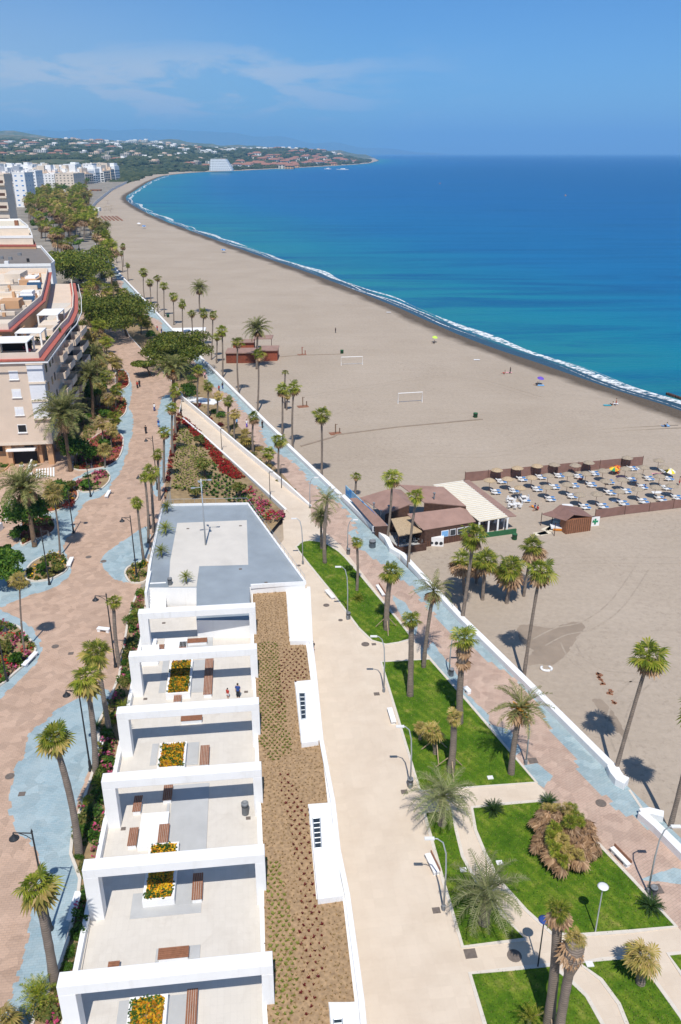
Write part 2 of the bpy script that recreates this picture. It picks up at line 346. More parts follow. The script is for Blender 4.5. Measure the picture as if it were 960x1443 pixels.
# ------------------------------------------------------------------ shoreline, beach, sea
ZS = -1.6
SHPX = [(1700, 960), (1300, 733), (1100, 640), (960, 579), (860, 547), (760, 512), (700, 492), (650, 473), (600, 451), (560, 433), (520, 417), (480, 401), (440, 386),
        (400, 372), (360, 358.5), (330, 347.5), (290, 333), (260, 322), (230, 310.5), (205, 299), (186, 288.5), (178, 281), (180, 275), (190, 269), (202, 261),
        (214, 254.5), (235, 247.5), (280, 243), (340, 240.5), (400, 237.5), (450, 235), (500, 232), (522, 230)]
SHW = [G(x, y, ZS) for x, y in SHPX]
SHORE = smooth_poly(SHW, 14, closed=False) + [Vector((330, 7600, ZS)), Vector((420, 11000, ZS))]
# even resampling near the camera
def resample(pts, step):
    out = [pts[0].copy()]
    for a, b in zip(pts, pts[1:]):
        n = max(1, int((b - a).length / step))
        out += [a.lerp(b, (i + 1) / n) for i in range(n)]
    return out
SHORE = resample(SHORE, 12)
SHA = np.array([(p.x, p.y) for p in SHORE])
def shore_dist(P):                                   # unsigned distance of points (n,2) to the shoreline
    P = np.asarray(P, float); a = SHA[:-1]; d = SHA[1:] - a; L = (d ** 2).sum(1) + 1e-9; out = np.full(len(P), 1e9)
    for i in range(0, len(P), 400):
        q = P[i:i + 400, None, :] - a[None]; t = np.clip((q * d).sum(2) / L, 0, 1)
        out[i:i + 400] = np.sqrt(((q - t[..., None] * d) ** 2).sum(2).min(1))
    return out
def shore_normals():
    n = []
    for i in range(len(SHORE)):
        d = (SHORE[min(i + 3, len(SHORE) - 1)] - SHORE[max(i - 3, 0)]).normalized(); n.append(Vector((-d.y, d.x, 0)) * -1)
    return n
# the shoreline runs from near right to far; land lies on its left-hand side when walking away
NRM = [Vector((-(SHORE[min(i + 3, len(SHORE) - 1)] - SHORE[max(i - 3, 0)]).normalized().y, (SHORE[min(i + 3, len(SHORE) - 1)] - SHORE[max(i - 3, 0)]).normalized().x, 0)) for i in range(len(SHORE))]
def setattr_f(me, name, vals):
    a = me.attributes.new(name, 'FLOAT', 'POINT'); a.data.foreach_set('value', [float(v) for v in vals])
def attr(nt, name): n = N(nt, 'ShaderNodeAttribute'); n.attribute_name = name; return n.outputs['Fac']
def math_(nt, op, a, b=0.0):
    n = N(nt, 'ShaderNodeMath', operation=op)
    for i, v in enumerate((a, b)):
        if hasattr(v, 'is_output'): nt.links.new(v, n.inputs[i])
        else: n.inputs[i].default_value = v
    return n.outputs[0]
def sandmat():
    m, nt, b, o = newmat('beach_sand'); v = coord(nt, True)
    n1 = noise(nt, v, 0.035, 6, 0.6, 0.4); c = ramp(nt, n1, [(0.3, (0.375, 0.305, 0.235)), (0.7, (0.435, 0.36, 0.285))])
    v2 = coord(nt, True, rad(-33), (0.02, 0.22, 1)); n2 = noise(nt, v2, 1.6, 7, 0.72, 0.5)          # combed tracks along the shore
    c = mix(nt, ramp(nt, n2, [(0.4, (0, 0, 0)), (0.75, (0.3,) * 3)]), c, (0.325, 0.265, 0.205))
    n3 = noise(nt, v, 1.3, 6, 0.7); c = mix(nt, 0.5, c, mix(nt, 1.0, c, ramp(nt, n3, [(0.25, (0.75,) * 3), (0.75, (1.22,) * 3)]), 'MULTIPLY'))
    sp = noise(nt, v, 1.9, 3, .6); ms = noise(nt, v, .05, 3); c = mix(nt, math_(nt, 'MULTIPLY', ramp(nt, sp, [(.57, (0, 0, 0)), (.66, (1, 1, 1))]), ramp(nt, ms, [(.42, (0, 0, 0)), (.62, (.5,) * 3)])), c, (0.25, 0.20, 0.155))
    d = attr(nt, 'd'); w = math_(nt, 'ADD', d, math_(nt, 'MULTIPLY', math_(nt, 'SUBTRACT', noise(nt, v, 0.06, 4), 0.5), 9.0))
    mr = N(nt, 'ShaderNodeMapRange'); mr.inputs[1].default_value = 4.5; mr.inputs[2].default_value = 9.0; nt.links.new(w, mr.inputs[0])
    c = mix(nt, mr.outputs[0], ramp(nt, n3, [(0.3, (0.085, 0.066, 0.048)), (0.7, (0.14, 0.108, 0.08))]), c)
    nt.links.new(c, b.inputs['Base Color']); b.inputs['Roughness'].default_value = 0.9; b.inputs['Specular IOR Level'].default_value = 0.15
    h = math_(nt, 'ADD', n3, math_(nt, 'MULTIPLY', n2, 0.8)); bump(nt, b, h, 0.35, 0.1); return m
SAND = sandmat()
def seamat():
    m, nt, b, o = newmat('sea_water'); v = coord(nt, True); d = attr(nt, 'd')
    n0 = noise(nt, coord(nt, True, rad(-30), (0.004, 0.016, 1)), 1.0, 5, 0.6, 0.8)
    f = math_(nt, 'MULTIPLY', math_(nt, 'ADD', d, math_(nt, 'MULTIPLY', math_(nt, 'SUBTRACT', n0, 0.5), 120.0)), 1 / 900.0)
    c = ramp(nt, f, [(0.0, (0.014, 0.185, 0.215)), (0.06, (0.003, 0.17, 0.25)), (0.16, (0.0006, 0.125, 0.285)), (0.42, (0.0003, 0.10, 0.275)), (1.0, (0.0002, 0.082, 0.24))])
    n4 = noise(nt, coord(nt, True, rad(-28), (0.006, 0.05, 1)), 1.0, 5, 0.65, 1.0)
    c = mix(nt, ramp(nt, n4, [(0.46, (0, 0, 0)), (0.66, (0.85,) * 3)]), c, (0.0003, 0.075, 0.20))
    near = N(nt, 'ShaderNodeMapRange'); near.inputs[1].default_value = 3.5; near.inputs[2].default_value = 7.0; nt.links.new(d, near.inputs[0])
    c = mix(nt, near.outputs[0], (0.035, 0.075, 0.11), c)
    nt.links.new(c, b.inputs['Base Color']); b.inputs['Roughness'].default_value = 0.3; b.inputs['Specular IOR Level'].default_value = 0.07
    w1 = noise(nt, coord(nt, True, rad(-30), (0.25, 0.6, 1)), 1.0, 6, 0.65, 0.6)
    bump(nt, b, w1, 0.6, 0.5); return m
def ngon(name, pts, mat, kind='structure', up=True):
    a = sum(pts[i][0] * pts[(i + 1) % len(pts)][1] - pts[(i + 1) % len(pts)][0] * pts[i][1] for i in range(len(pts)))
    if a < 0: pts = list(pts)[::-1]
    mb = MB(); mb.face(pts); o = mb.build(name, mat)
    bm = bmesh.new(); bm.from_mesh(o.data); bmesh.ops.triangulate(bm, faces=bm.faces[:], ngon_method='EAR_CLIP'); bm.to_mesh(o.data); bm.free()
    if kind: tag(o, kind=kind)
    return o
def struct(o): return tag(o, kind='structure')
# beach: strips by distance from the shore, one mesh with the flat ground that reaches the town
offs = [-40, -20, -10, -4, 0, 3, 6, 9, 12, 16, 22, 30]
def zbeach(d): return max(-5.0, ZS + 0.055 * d) if d < 12 else (ZS + 0.66 + (ZB - ZS - 0.66) * min(1, (d - 12) / 14))
vs = []; fs = []; dv = []
for p, n in zip(SHORE, NRM):
    for q in offs: x = p + n * q; vs.append((x.x, x.y, zbeach(q))); dv.append(q)
k = len(offs)
for i in range(len(SHORE) - 1):
    for j in range(k - 1): fs.append((i * k + j, (i + 1) * k + j, (i + 1) * k + j + 1, i * k + j + 1))
inner = [SHORE[i] + NRM[i] * 30 for i in range(len(SHORE))]
n0 = len(vs)
ring = [(p.x, p.y, ZB) for p in inner] + [(-9000, 12500, ZB), (-9000, -60, ZB), (320, -60, ZB)]
vs += ring; dv += [60] * len(ring); fs.append(tuple(range(n0, n0 + len(ring))))
me = bpy.data.meshes.new('beach_sand'); me.from_pydata(vs, [], fs); me.materials.append(SAND); setattr_f(me, 'd', dv)
bm = bmesh.new(); bm.from_mesh(me); bmesh.ops.triangulate(bm, faces=[f for f in bm.faces if len(f.verts) > 4], ngon_method='EAR_CLIP')
for f in bm.faces:
    f.normal_update()
    if f.normal.z < 0: f.normal_flip()
bm.to_mesh(me); bm.free(); struct(link('beach_sand', me))
# sea bed / earth: one sheet to the horizon
ngon('ground', [(-42000, -400, -7), (42000, -400, -7), (42000, 60000, -7), (-42000, 60000, -7)], M('seabed', (0.02, 0.10, 0.14), 0.05, 0.01))
# sea sheet with the distance from the shore on its points
rows = [217.9, 218.3, 219, 220, 221, 222.5, 224, 226, 228, 230, 232, 235, 238, 242, 246, 251, 256, 262, 269, 277, 286, 296, 308, 320] + list(range(330, 640, 7)) + [660, 700, 760, 850, 950, 1100]
cols = [-9000, -3000, -900, -300] + list(range(100, 1080, 14)) + [1120, 1200, 1350, 1600, 2100, 3200, 6000, 12000]
vs = [G(x, y, ZS) for y in rows for x in cols]; nc = len(cols)
fs = [(r * nc + c, (r + 1) * nc + c, (r + 1) * nc + c + 1, r * nc + c + 1) for r in range(len(rows) - 1) for c in range(nc - 1)]
me = bpy.data.meshes.new('sea'); me.from_pydata(vs, [], fs); me.materials.append(seamat()); setattr_f(me, 'd', shore_dist([(v.x, v.y) for v in vs])); struct(link('sea', me))
# surf: broken bands of foam that follow the shore
sm = MB()
def foamband(d0, w, amp, seed, i0, i1, z, wmin=0.1):
    rr = random.Random(seed); ph = [rr.uniform(0, 6.28) for _ in range(6)]; L = []
    s = 0.0
    for i in range(i0, i1):
        if i > i0: s += (SHORE[i] - SHORE[i - 1]).length
        o = d0 + amp * (math.sin(s / 41 + ph[0]) + 0.6 * math.sin(s / 17 + ph[1]) + 0.3 * math.sin(s / 7 + ph[4]))
        ww = w * max(0.0, 0.55 + 0.5 * math.sin(s / 33 + ph[2]) + 0.35 * math.sin(s / 13 + ph[3])) + wmin
        p = SHORE[i] - NRM[i] * o; q = SHORE[i] - NRM[i] * (o + ww); L.append((p, q))
    for (a, b), (c, d) in zip(L, L[1:]): sm.face([(a.x, a.y, z), (c.x, c.y, z), (d.x, d.y, z), (b.x, b.y, z)])
HR = resample(smooth_poly(SHW[:27], 14, closed=False), 3.0)
SV, NV = SHORE, NRM
SHORE = HR; NRM = [Vector((-(HR[min(i + 6, len(HR) - 1)] - HR[max(i - 6, 0)]).normalized().y, (HR[min(i + 6, len(HR) - 1)] - HR[max(i - 6, 0)]).normalized().x, 0)) for i in range(len(HR))]
ne = len(SHORE)
foamband(5.6, 3.2, 1.5, 3, 0, ne, ZS + 0.05, 0.15); foamband(5.0, 1.0, 1.8, 5, 0, ne, ZS + 0.06, 0.0)
foamband(2.2, 0.5, 1.2, 11, 0, ne, ZS + 0.05, 0.0)
SHORE, NRM = SV, NV
tag(sm.build('surf_foam', MT['foam']), 'white surf breaking in a ragged line along the shore', 'surf', kind='stuff')
# ------------------------------------------------------------------ raised ground, town, terrain, mountains
EDGE = [(70, 1520), (112, 1420), (140, 1235), (165, 1095), (190, 1000), (205, 925), (215, 865), (228, 805), (246, 735), (240, 690), (250, 592), (257, 556), (240, 535), (213, 507), (182, 473), (165, 440),
        (152, 408), (146, 385), (138, 355), (128, 325), (120, 300), (136, 282), (158, 265), (180, 255)]
EDW = [G(x, y, ZL) for x, y in EDGE]
gp = EDW + [Vector((-560, 2150, ZL)), Vector((-2500, 2150, ZL)), Vector((-2500, 20, ZL)), Vector((-20, 20, ZL))]
TOWN = M('town_ground', (0.26, 0.23, 0.19), 0.3, 0.06, 0.9, 0.2, world=True, stain=0.4)
ngon('town_ground', [(p.x, p.y, ZL - 0.012) for p in gp], TOWN)
ret = MB()                                           # retaining wall under the raised ground's free edge
ribbon([G(x, y, ZL) for x, y in EDGE[10:]], 0.35, ZB - 0.3, ZL - 0.016, ret); tag(ret.build('retaining_wall', MT['trim']), 'long low white retaining wall at the seaward edge of the raised avenue', 'wall')
hx = [(-1500, 60), (-300, 34), (0, 27), (60, 26), (110, 25), (160, 20), (205, 20), (250, 17), (300, 12), (330, 11), (400, 9), (450, 7), (500, 4.5), (535, 2.5), (560, 0)]
def HT(px):
    for (a, ha), (b, hb) in zip(hx, hx[1:]):
        if a <= px <= b: return ha + (hb - ha) * (px - a) / (b - a)
    return 0 if px > 500 else 60
from mathutils import noise as mnoise
def terr(x, y, dist):
    px = 480 + FPX * (x / y) * 1.09; H = 55 + (HT(px) - 5) * .82 / FPX * 7600
    f = max(0.0, min(1.15, (y - 1700) / 5900)); h = 2.0 + (H - 2) * f ** 1.25
    h += f * 26 * mnoise.noise((x / 900, y / 900, 0.3)) + f * 12 * mnoise.noise((x / 300, y / 300, 2.3))
    k = max(0, min(1, (dist - 20) / 500)); k = k * k * (3 - 2 * k)
    return ZS - 0.6 + (h - ZS + 0.6) * k if dist < 520 else h
ys = [1650, 1750, 1850, 1980, 2120, 2280, 2450, 2650, 2850, 3080, 3320, 3600, 3900, 4250, 4650, 5100, 5600, 6200, 6800, 7400, 8000, 8800, 10000]
pxs = list(range(-700, 560, 18)); vs = []
for y in ys:
    for px in pxs: vs.append(((px - 480) / FPX * y / 1.09, y))
dd = shore_dist(vs)
SHP = [(p.x, p.y) for p in SV] + [(-9000, 12500), (-9000, -60)]
onland = [inside(p, SHP) for p in vs]
TV = [(x, y, terr(x, y, d) if l else -4.0) for (x, y), d, l in zip(vs, dd, onland)]
nc = len(pxs); fs = [(r * nc + c, r * nc + c + 1, (r + 1) * nc + c + 1, (r + 1) * nc + c) for r in range(len(ys) - 1) for c in range(nc - 1)]
def hillmat():
    m, nt, b, o = newmat('scrub_hillside'); v = coord(nt, True)
    c = ramp(nt, noise(nt, v, 0.006, 7, 0.7, 0.5), [(0.35, (0.04, 0.065, 0.02)), (0.5, (0.085, 0.095, 0.035)), (0.6, (0.20, 0.155, 0.085)), (0.7, (0.27, 0.20, 0.12))])
    nt.links.new(c, b.inputs['Base Color']); b.inputs['Roughness'].default_value = 0.95; return m
HILL = hillmat()
me = bpy.data.meshes.new('terrain'); me.from_pydata(TV, [], fs); me.materials.append(HILL)
me.polygons.foreach_set('use_smooth', [True] * len(me.polygons)); struct(link('terrain', me))
def land_z(x, y):
    if y < 1650: return ZL
    d = shore_dist([(x, y)])[0]; return terr(x, y, d) if inside((x, y), SHP) else ZS
lastr = 0.0
for name, ym, prof in (('hills', 12500, [(-900, 60), (-300, 40), (-60, 28), (0, 25), (40, 26), (90, 18), (160, 15), (230, 15), (300, 11), (380, 7), (450, 3), (500, 0), (530, -4)]),
                       ('mountains', 45000, [(-1500, 30), (-500, 28), (-100, 27), (0, 25), (60, 26), (120, 28), (190, 28), (260, 27), (330, 24), (400, 18), (460, 12), (520, 7), (590, 2), (680, -4)])):
    vs = []; fs = []; xs_ = list(range(int(prof[0][0]), int(prof[-1][0]), 12))
    for px in xs_:
        for (a, ha), (b_, hb) in zip(prof, prof[1:]):
            if a <= px <= b_: h = ha + (hb - ha) * (px - a) / (b_ - a)
        h += 3.5 * mnoise.noise((px / 38.0, ym / 1000, 0)) + 1.6 * mnoise.noise((px / 12.0, ym / 1000, 5)); X = (px - 480) / FPX * ym / 1.09
        for kk, (fy, fh) in enumerate(((-0.12, -0.05), (-0.06, 0.55), (0.0, 1.0), (0.05, 0.6), (0.12, -0.05))):
            vs.append((X, ym * (1 + fy) + 300 * mnoise.noise((px / 30.0, kk, 1)), (CH + h / FPX * ym) * fh if h > -3 else -6))
    for i in range(len(xs_) - 1):
        for q in range(4): fs.append((5 * i + q, 5 * i + 5 + q, 5 * i + 6 + q, 5 * i + 1 + q))
    me = bpy.data.meshes.new(name); me.from_pydata(vs, [], fs); me.materials.append(HILL); struct(link(name, me))
# ------------------------------------------------------------------ paved ground
def sheet(name, px, z, mat, k=0, dz=0.0, **kw):
    pts = poly_px(px, z)
    if k: pts = smooth_poly(pts, k)
    return ngon(name, [(p.x, p.y, p.z + dz) for p in pts], mat, **kw)
sheet('avenue_paving', [(40, 1520), (80, 1420), (110, 1235), (140, 1095), (165, 1000), (180, 925), (190, 865), (203, 805), (230, 715), (236, 690), (250, 592), (257, 556), (240, 535), (213, 507), (182, 473), (165, 440), (152, 408),
       (135, 400), (120, 430), (100, 480), (60, 560), (-60, 640), (-200, 720), (-600, 1520)], ZL, MT['brown_pave'])
def jag(pts, step, amp, rnd):                        # stepped edge like a paver boundary
    pts = [Vector((p[0], p[1], p[2])) for p in pts]; out = []
    for a, b in zip(pts, pts[1:] + pts[:1]):
        n = max(1, int((b - a).length / step)); d = (b - a).normalized(); nn = Vector((-d.y, d.x, 0))
        for i in range(n):
            o = nn * rnd.uniform(-amp, amp); out.append(a.lerp(b, i / n) + o); out.append(a.lerp(b, (i + 0.86) / n) + o)
    return out
def blue(px, z, dz=0.005, mat='blue_pave', sm_=4, step=0.7, amp=0.2, name='blue_paving'):
    p = smooth_poly(poly_px(px, z), sm_) if sm_ else poly_px(px, z)
    ngon(name, [(q.x, q.y, z + dz) for q in jag(p, step, amp, R)], MT[mat])
blue([(83, 998), (67, 1015), (43, 1033), (37, 1060), (20, 1087), (13, 1130), (23, 1167), (43, 1187), (57, 1215), (50, 1265), (42, 1300), (38, 1330), (28, 1360), (20, 1393), (8, 1423), (-10, 1445), (40, 1443), (70, 1395),
      (88, 1350), (112, 1290), (116, 1230), (108, 1180), (104, 1140), (128, 1085), (155, 1020), (150, 972), (120, 980)], ZL)
blue([(143, 797), (150, 780), (180, 757), (210, 742), (206, 795), (188, 818), (172, 820), (157, 811)], ZL)
blue([(187, 600), (173, 657), (160, 677), (147, 697), (123, 707), (107, 727), (103, 748), (90, 765), (97, 790), (100, 807), (77, 827), (40, 840), (-20, 856), (-30, 790), (20, 770), (60, 720), (95, 680), (140, 655), (163, 630), (165, 600)], ZL)
blue([(-30, 862), (30, 872), (57, 905), (52, 932), (22, 962), (-20, 985)], ZL, 0.0055)
blue([(180, 524), (186, 547), (182, 573), (187, 585), (186, 605), (165, 605), (166, 570), (168, 524)], ZL, 0.0095)
blue([(236, 556), (228, 562), (222, 585), (226, 605), (232, 625), (225, 660), (215, 690), (228, 690), (244, 600), (246, 565)], ZL)
# lower ground by the sea
SEAW = [(1180, 1400), (1060, 1284), (960, 1183), (885, 1110), (820, 1046), (740, 966), (650, 877), (560, 787), (480, 705), (430, 655), (380, 605), (330, 555), (290, 515), (250, 476), (210, 433), (170, 391), (150, 365)]
sheet('sea_promenade', SEAW + [(140, 365), (162, 398), (205, 445), (240, 485), (283, 524), (307, 570), (340, 604), (367, 637), (400, 670), (437, 722), (420, 760), (520, 900), (700, 1150), (900, 1400), (1000, 1520), (1300, 1520)], 0.0, MT['pink_pave'])
# blue band along the sea wall, stepped on its landward side
lastr = 0.0
wl = resample([G(x, y, 0) for x, y in SEAW[::-1]], 0.9); L = []; Q = []
for i, p in enumerate(wl):
    d = (wl[min(i + 3, len(wl) - 1)] - wl[max(0, i - 3)]).normalized(); n = Vector((-d.y, d.x, 0)) * (1)
    if n.x > 0: n = -n
    s = (i // 2) * 1.8; w = round((2.0 + 0.9 * math.sin(s / 9.0 + 1) + 0.7 * math.sin(s / 4.1) + (R.uniform(-0.5, 0.5) if i % 2 == 0 else lastr)) * 2) / 2; lastr = 0.0
    nearw = p.y < 66
    if nearw: w *= max(0.0, min(1, (p.y - 52) / 8))
    L.append(p - n * 0.1); Q.append((p + n * max(w, 0.15), n))
mb = MB()
for i in range(len(wl) - 1):
    o = Q[i][0]; o2 = o + (wl[i + 1] - wl[i]); mb.face([(L[i].x, L[i].y, 0.005), (L[i + 1].x, L[i + 1].y, 0.005), (o2.x, o2.y, 0.005), (o.x, o.y, 0.005)][::-1])
struct(mb.build('blue_paving', MT['blue_pave_sea']))
for px in ([(590, 925), (610, 905), (640, 945), (655, 975), (690, 1010), (690, 1035), (660, 1000), (630, 965)], [(735, 1078), (755, 1075), (778, 1093), (768, 1110), (757, 1104)], [(690, 1020), (720, 1030), (735, 1060), (725, 1068), (700, 1045)],
           [(552, 838), (572, 850), (590, 878), (585, 895), (566, 872)], [(490, 750), (500, 745), (510, 762), (520, 778), (505, 774)], [(905, 1240), (950, 1222), (975, 1228), (960, 1246)]):
    blue(px, 0.0, 0.006, 'blue_pave_sea', 0, 0.9, 0.12)
PLAZA = [(300, 1560), (380, 1300), (370, 1100), (360, 950), (352, 830), (400, 760), (398, 722), (410, 705), (437, 712), (440, 735), (455, 747), (480, 768), (578, 893), (608, 928), (757, 1104), (822, 1166), (955, 1306), (1030, 1400), (1100, 1560)]
sheet('plaza_paving', PLAZA, 0.0, MT['concrete'], dz=0.010)
LAWNS = [[(421, 777), (420, 769), (428, 763), (440, 762), (456, 765), (468, 771), (486, 785), (530, 837), (574, 890), (575, 902), (524, 903), (470, 838)],
         [(537, 933), (606, 929), (660, 990), (756, 1103), (592, 1115), (560, 1010)],
         [(598, 1146), (637, 1140), (643, 1170), (652, 1207), (670, 1240), (705, 1286), (741, 1324), (652, 1335), (624, 1240)],
         [(665, 1138), (712, 1133), (760, 1129), (795, 1150), (822, 1167), (890, 1238), (953, 1306), (890, 1313), (820, 1318), (779, 1317), (742, 1284), (705, 1243), (685, 1206), (670, 1170)],
         [(662, 1372), (720, 1366), (777, 1360), (803, 1381), (827, 1404), (850, 1445), (880, 1530), (710, 1530), (685, 1450)],
         [(815, 1357), (850, 1352), (896, 1349), (925, 1385), (960, 1434), (1010, 1530), (905, 1530), (884, 1445), (872, 1415), (847, 1381)],
         [(941, 1345), (1010, 1338), (1080, 1430), (1030, 1470), (965, 1380)]]
LAWNW = []
kb = 0
for i, lp in enumerate(LAWNS):
    p = smooth_poly(poly_px(lp, 0.0), 3) if i in (0,) else poly_px(lp, 0.0)
    LAWNW.append([(q.x, q.y) for q in p]); ngon('lawn', [(q.x, q.y, 0.030) for q in p], MT['lawn'])
    q = [Vector((a.x, a.y, 0)) for a in p]; mb = ribbon(q, 0.30, -0.05, 0.075, closed=True); struct(mb.build('lawn_kerb', MT['kerb']))
# grass blades give the lawns a nap (one object, nobody could count them)
gr = MB(); rg = random.Random(5)
for pw in LAWNW[:6]:
    xs = [p[0] for p in pw]; ys_ = [p[1] for p in pw]
    for x, y in scatter(pw, int(70 * (max(xs) - min(xs)) * (max(ys_) - min(ys_)) ** 0.5), rg):
        a = rg.uniform(0, 6.28); w = 0.05; h = rg.uniform(0.05, 0.11); dx, dy = math.cos(a), math.sin(a)
        gr.face([(x - dx * w, y - dy * w, 0.028), (x + dx * w, y + dy * w, 0.028), (x + dy * h * 0.6, y - dx * h * 0.6, 0.028 + h)])
tag(gr.build('grass', leafmat('lawn_blade', [(0.03, 0.085, 0.006), (0.06, 0.13, 0.01), (0.11, 0.17, 0.018), (0.24, 0.23, 0.07)], 0.3)), 'short green lawn grass beside the pale plaza', 'grass', kind='stuff')
# ramp from the plaza up to the avenue
RL = [(258, 591, 3.0), (285, 613, 2.5), (343, 665, 1.3), (403, 718, 0.15)]; RR = [(253, 560, 3.0), (285, 587, 2.55), (334, 629, 1.5), (406, 689, 0.25), (438, 714, 0.02)]
rl = [G(*p) for p in RL]; rr_ = [G(*p) for p in RR]
rl.append(G(412, 728, 0.02))
mb = MB()
for i in range(4): mb.face([rl[i], rl[i + 1], rr_[i + 1], rr_[i]][::-1])
struct(mb.build('ramp_paving', MT['concrete']))
for nm, pts, lab, hh in (('ramp_wall', rr_, 'white parapet wall on the seaward side of the plaza ramp', 0.95), ('ramp_wall', rl[:4], 'low white kerb wall between the ramp and the red flower strip', 0.35)):
    mb = MB(); ribbon(pts, 0.35, -0.9, lambda i, p=pts, h=hh: p[i].z + h * (1 if i < len(p) - 1 else 0.3), mb); tag(mb.build(nm, MT['white']), lab, 'wall')
# garden between deck, avenue and ramp; planting bank between ramp and sea promenade
GARD = [(238, 694, 3.0), (249, 600, 3.0), (256, 590, 3.0), (285, 614, 2.6), (343, 667, 1.4), (402, 724, 0.35), (372, 760, 0.3), (345, 742, 2.2), (232, 742, 3.0)]
gw = [G(*p) for p in GARD]
mb = MB(); cc = sum(gw, Vector()) / len(gw)
for a, b in zip(gw, gw[1:] + gw[:1]): mb.face([cc, a, b])
for f in range(len(mb.f)): mb.f[f] = mb.f[f][::-1]
struct(mb.build('garden_soil', MT['soil']))
BANK = [(262, 560), (300, 592), (350, 640), (410, 692), (437, 716), (400, 670), (367, 637), (340, 604), (307, 570), (283, 524), (240, 485), (205, 445), (165, 403)]
sheet('planting_bank', BANK + [(150, 405), (165, 440), (182, 473), (213, 507), (240, 535)], 0.0, MT['soil'], dz=0.012)
# left avenue car road behind the trees
sheet('avenue_road', [(146, 408), (128, 380), (108, 340), (84, 300), (72, 280), (62, 280), (70, 305), (92, 345), (108, 385), (118, 410)], ZL, MT['asphalt'], dz=0.004)
# sand details: damp patch, raked line
DAMP = M('damp_sand', (0.29, 0.228, 0.172), 0.12, 0.5, 0.9, 0.3, world=True, stain=0.4)
blue_ = [(730, 885), (745, 880), (775, 885), (800, 878), (818, 877), (824, 886), (812, 900), (803, 915), (792, 928), (778, 938), (760, 935), (745, 938), (738, 928), (752, 918), (735, 905)]
MT['damp'] = DAMP; blue(blue_, ZB, 0.006, 'damp', 4, 0.5, 0.12, 'damp_sand')
for tk, off in (([(905, 960), (880, 985), (868, 1020), (880, 1060)], .9), ([(800, 905), (815, 930), (850, 950), (900, 955)], .9), ([(760, 905), (790, 890), (830, 880), (870, 850), (905, 800)], .95), ([(590, 640), (700, 640), (830, 610), (960, 600)], 1.0), ([(430, 560), (520, 545), (640, 530), (760, 560)], 1.0), ([(620, 860), (700, 800), (800, 790), (960, 790)], 1.0)):
    tp = smooth_poly([G(x, y, ZB) for x, y in tk], 8, closed=False)
    for s in (-off, off):
        q = []
        for i, p in enumerate(tp): d = (tp[min(i + 1, len(tp) - 1)] - tp[max(i - 1, 0)]).normalized(); q.append(p + Vector((-d.y, d.x, 0)) * s)
        tkm = MB(); ribbon(q, .22, ZB - .05, ZB + .012, tkm); struct(tkm.build('tyre_tracks', M('track_sand', (0.36, 0.295, 0.23), .15, 2, .95, .4, world=True) if 'tk' not in MT else MT['tk'])); MT['tk'] = bpy.data.materials['track_sand']
blue([(835, 985), (850, 988), (868, 1010), (882, 1036), (876, 1038), (858, 1016), (842, 1000)], ZB, 0.006, 'damp', 3, 0.4, 0.12, 'damp_sand')
# ------------------------------------------------------------------ plants
def fan_crown(seed, n=34, lo=-25, hi=82, droop=0.16, ml=0):
    r = random.Random(seed); mb = MB()
    for i in range(n):
        f = (i + 0.5) / n; el = rad(hi + (lo - hi) * f ** 0.85 + r.uniform(-8, 8)); az = i * 2.39996 + r.uniform(-.25, .25); k = r.choice([r.uniform(.62, .85), r.uniform(0.85, 1.2)])
        d = Vector((math.cos(el) * math.cos(az), math.cos(el) * math.sin(az), math.sin(el))); side = Vector((-math.sin(az), math.cos(az), 0))
        up = side.cross(d) * -1; p = d * 0.42 * k - Vector((0, 0, 0.03)); tw = r.uniform(-.5, .5); side = (side * math.cos(tw) + up * math.sin(tw)).normalized()
        mb.face([side * 0.018, p + side * 0.016, p - side * 0.016, side * -0.018]); ns = 10
        for j in range(ns):
            a = rad(-74 + 148 * j / (ns - 1)); h = rad(6.6); L = 0.56 * k * (0.72 + 0.28 * math.cos(a)) * r.uniform(.9, 1.08)
            def dr(an, l, z): return p + (d * math.cos(an) + side * math.sin(an)) * l + Vector((0, 0, -z))
            mb.face([p, dr(a - h, L * .62, droop * .25), dr(a, L, droop * (1 + .4 * r.random())), dr(a + h, L * .62, droop * .25)])
    return mb
def skirt(seed, n=26, length=0.9, lo=-40, hi=-78):
    r = random.Random(seed); mb = MB()
    for i in range(n):
        el = rad(r.uniform(hi, lo)); az = i * 2.39996 + r.uniform(-.3, .3); k = length * r.uniform(0.7, 1.1)
        d = Vector((math.cos(el) * math.cos(az), math.cos(el) * math.sin(az), math.sin(el))); side = Vector((-math.sin(az), math.cos(az), 0)); p = d * 0.4 * k
        mb.face([side * 0.015, p + side * 0.015, p - side * 0.015, side * -0.015])
        for j in range(6):
            a = rad(-60 + 120 * j / 5); h = rad(12); L = 0.6 * k * (0.7 + .3 * math.cos(a))
            q = lambda an, l, z: p + (d * math.cos(an) + side * math.sin(an)) * l + Vector((0, 0, -z))
            mb.face([p, q(a - h, L * .6, .03), q(a, L, .12), q(a + h, L * .6, .03)])
    return mb
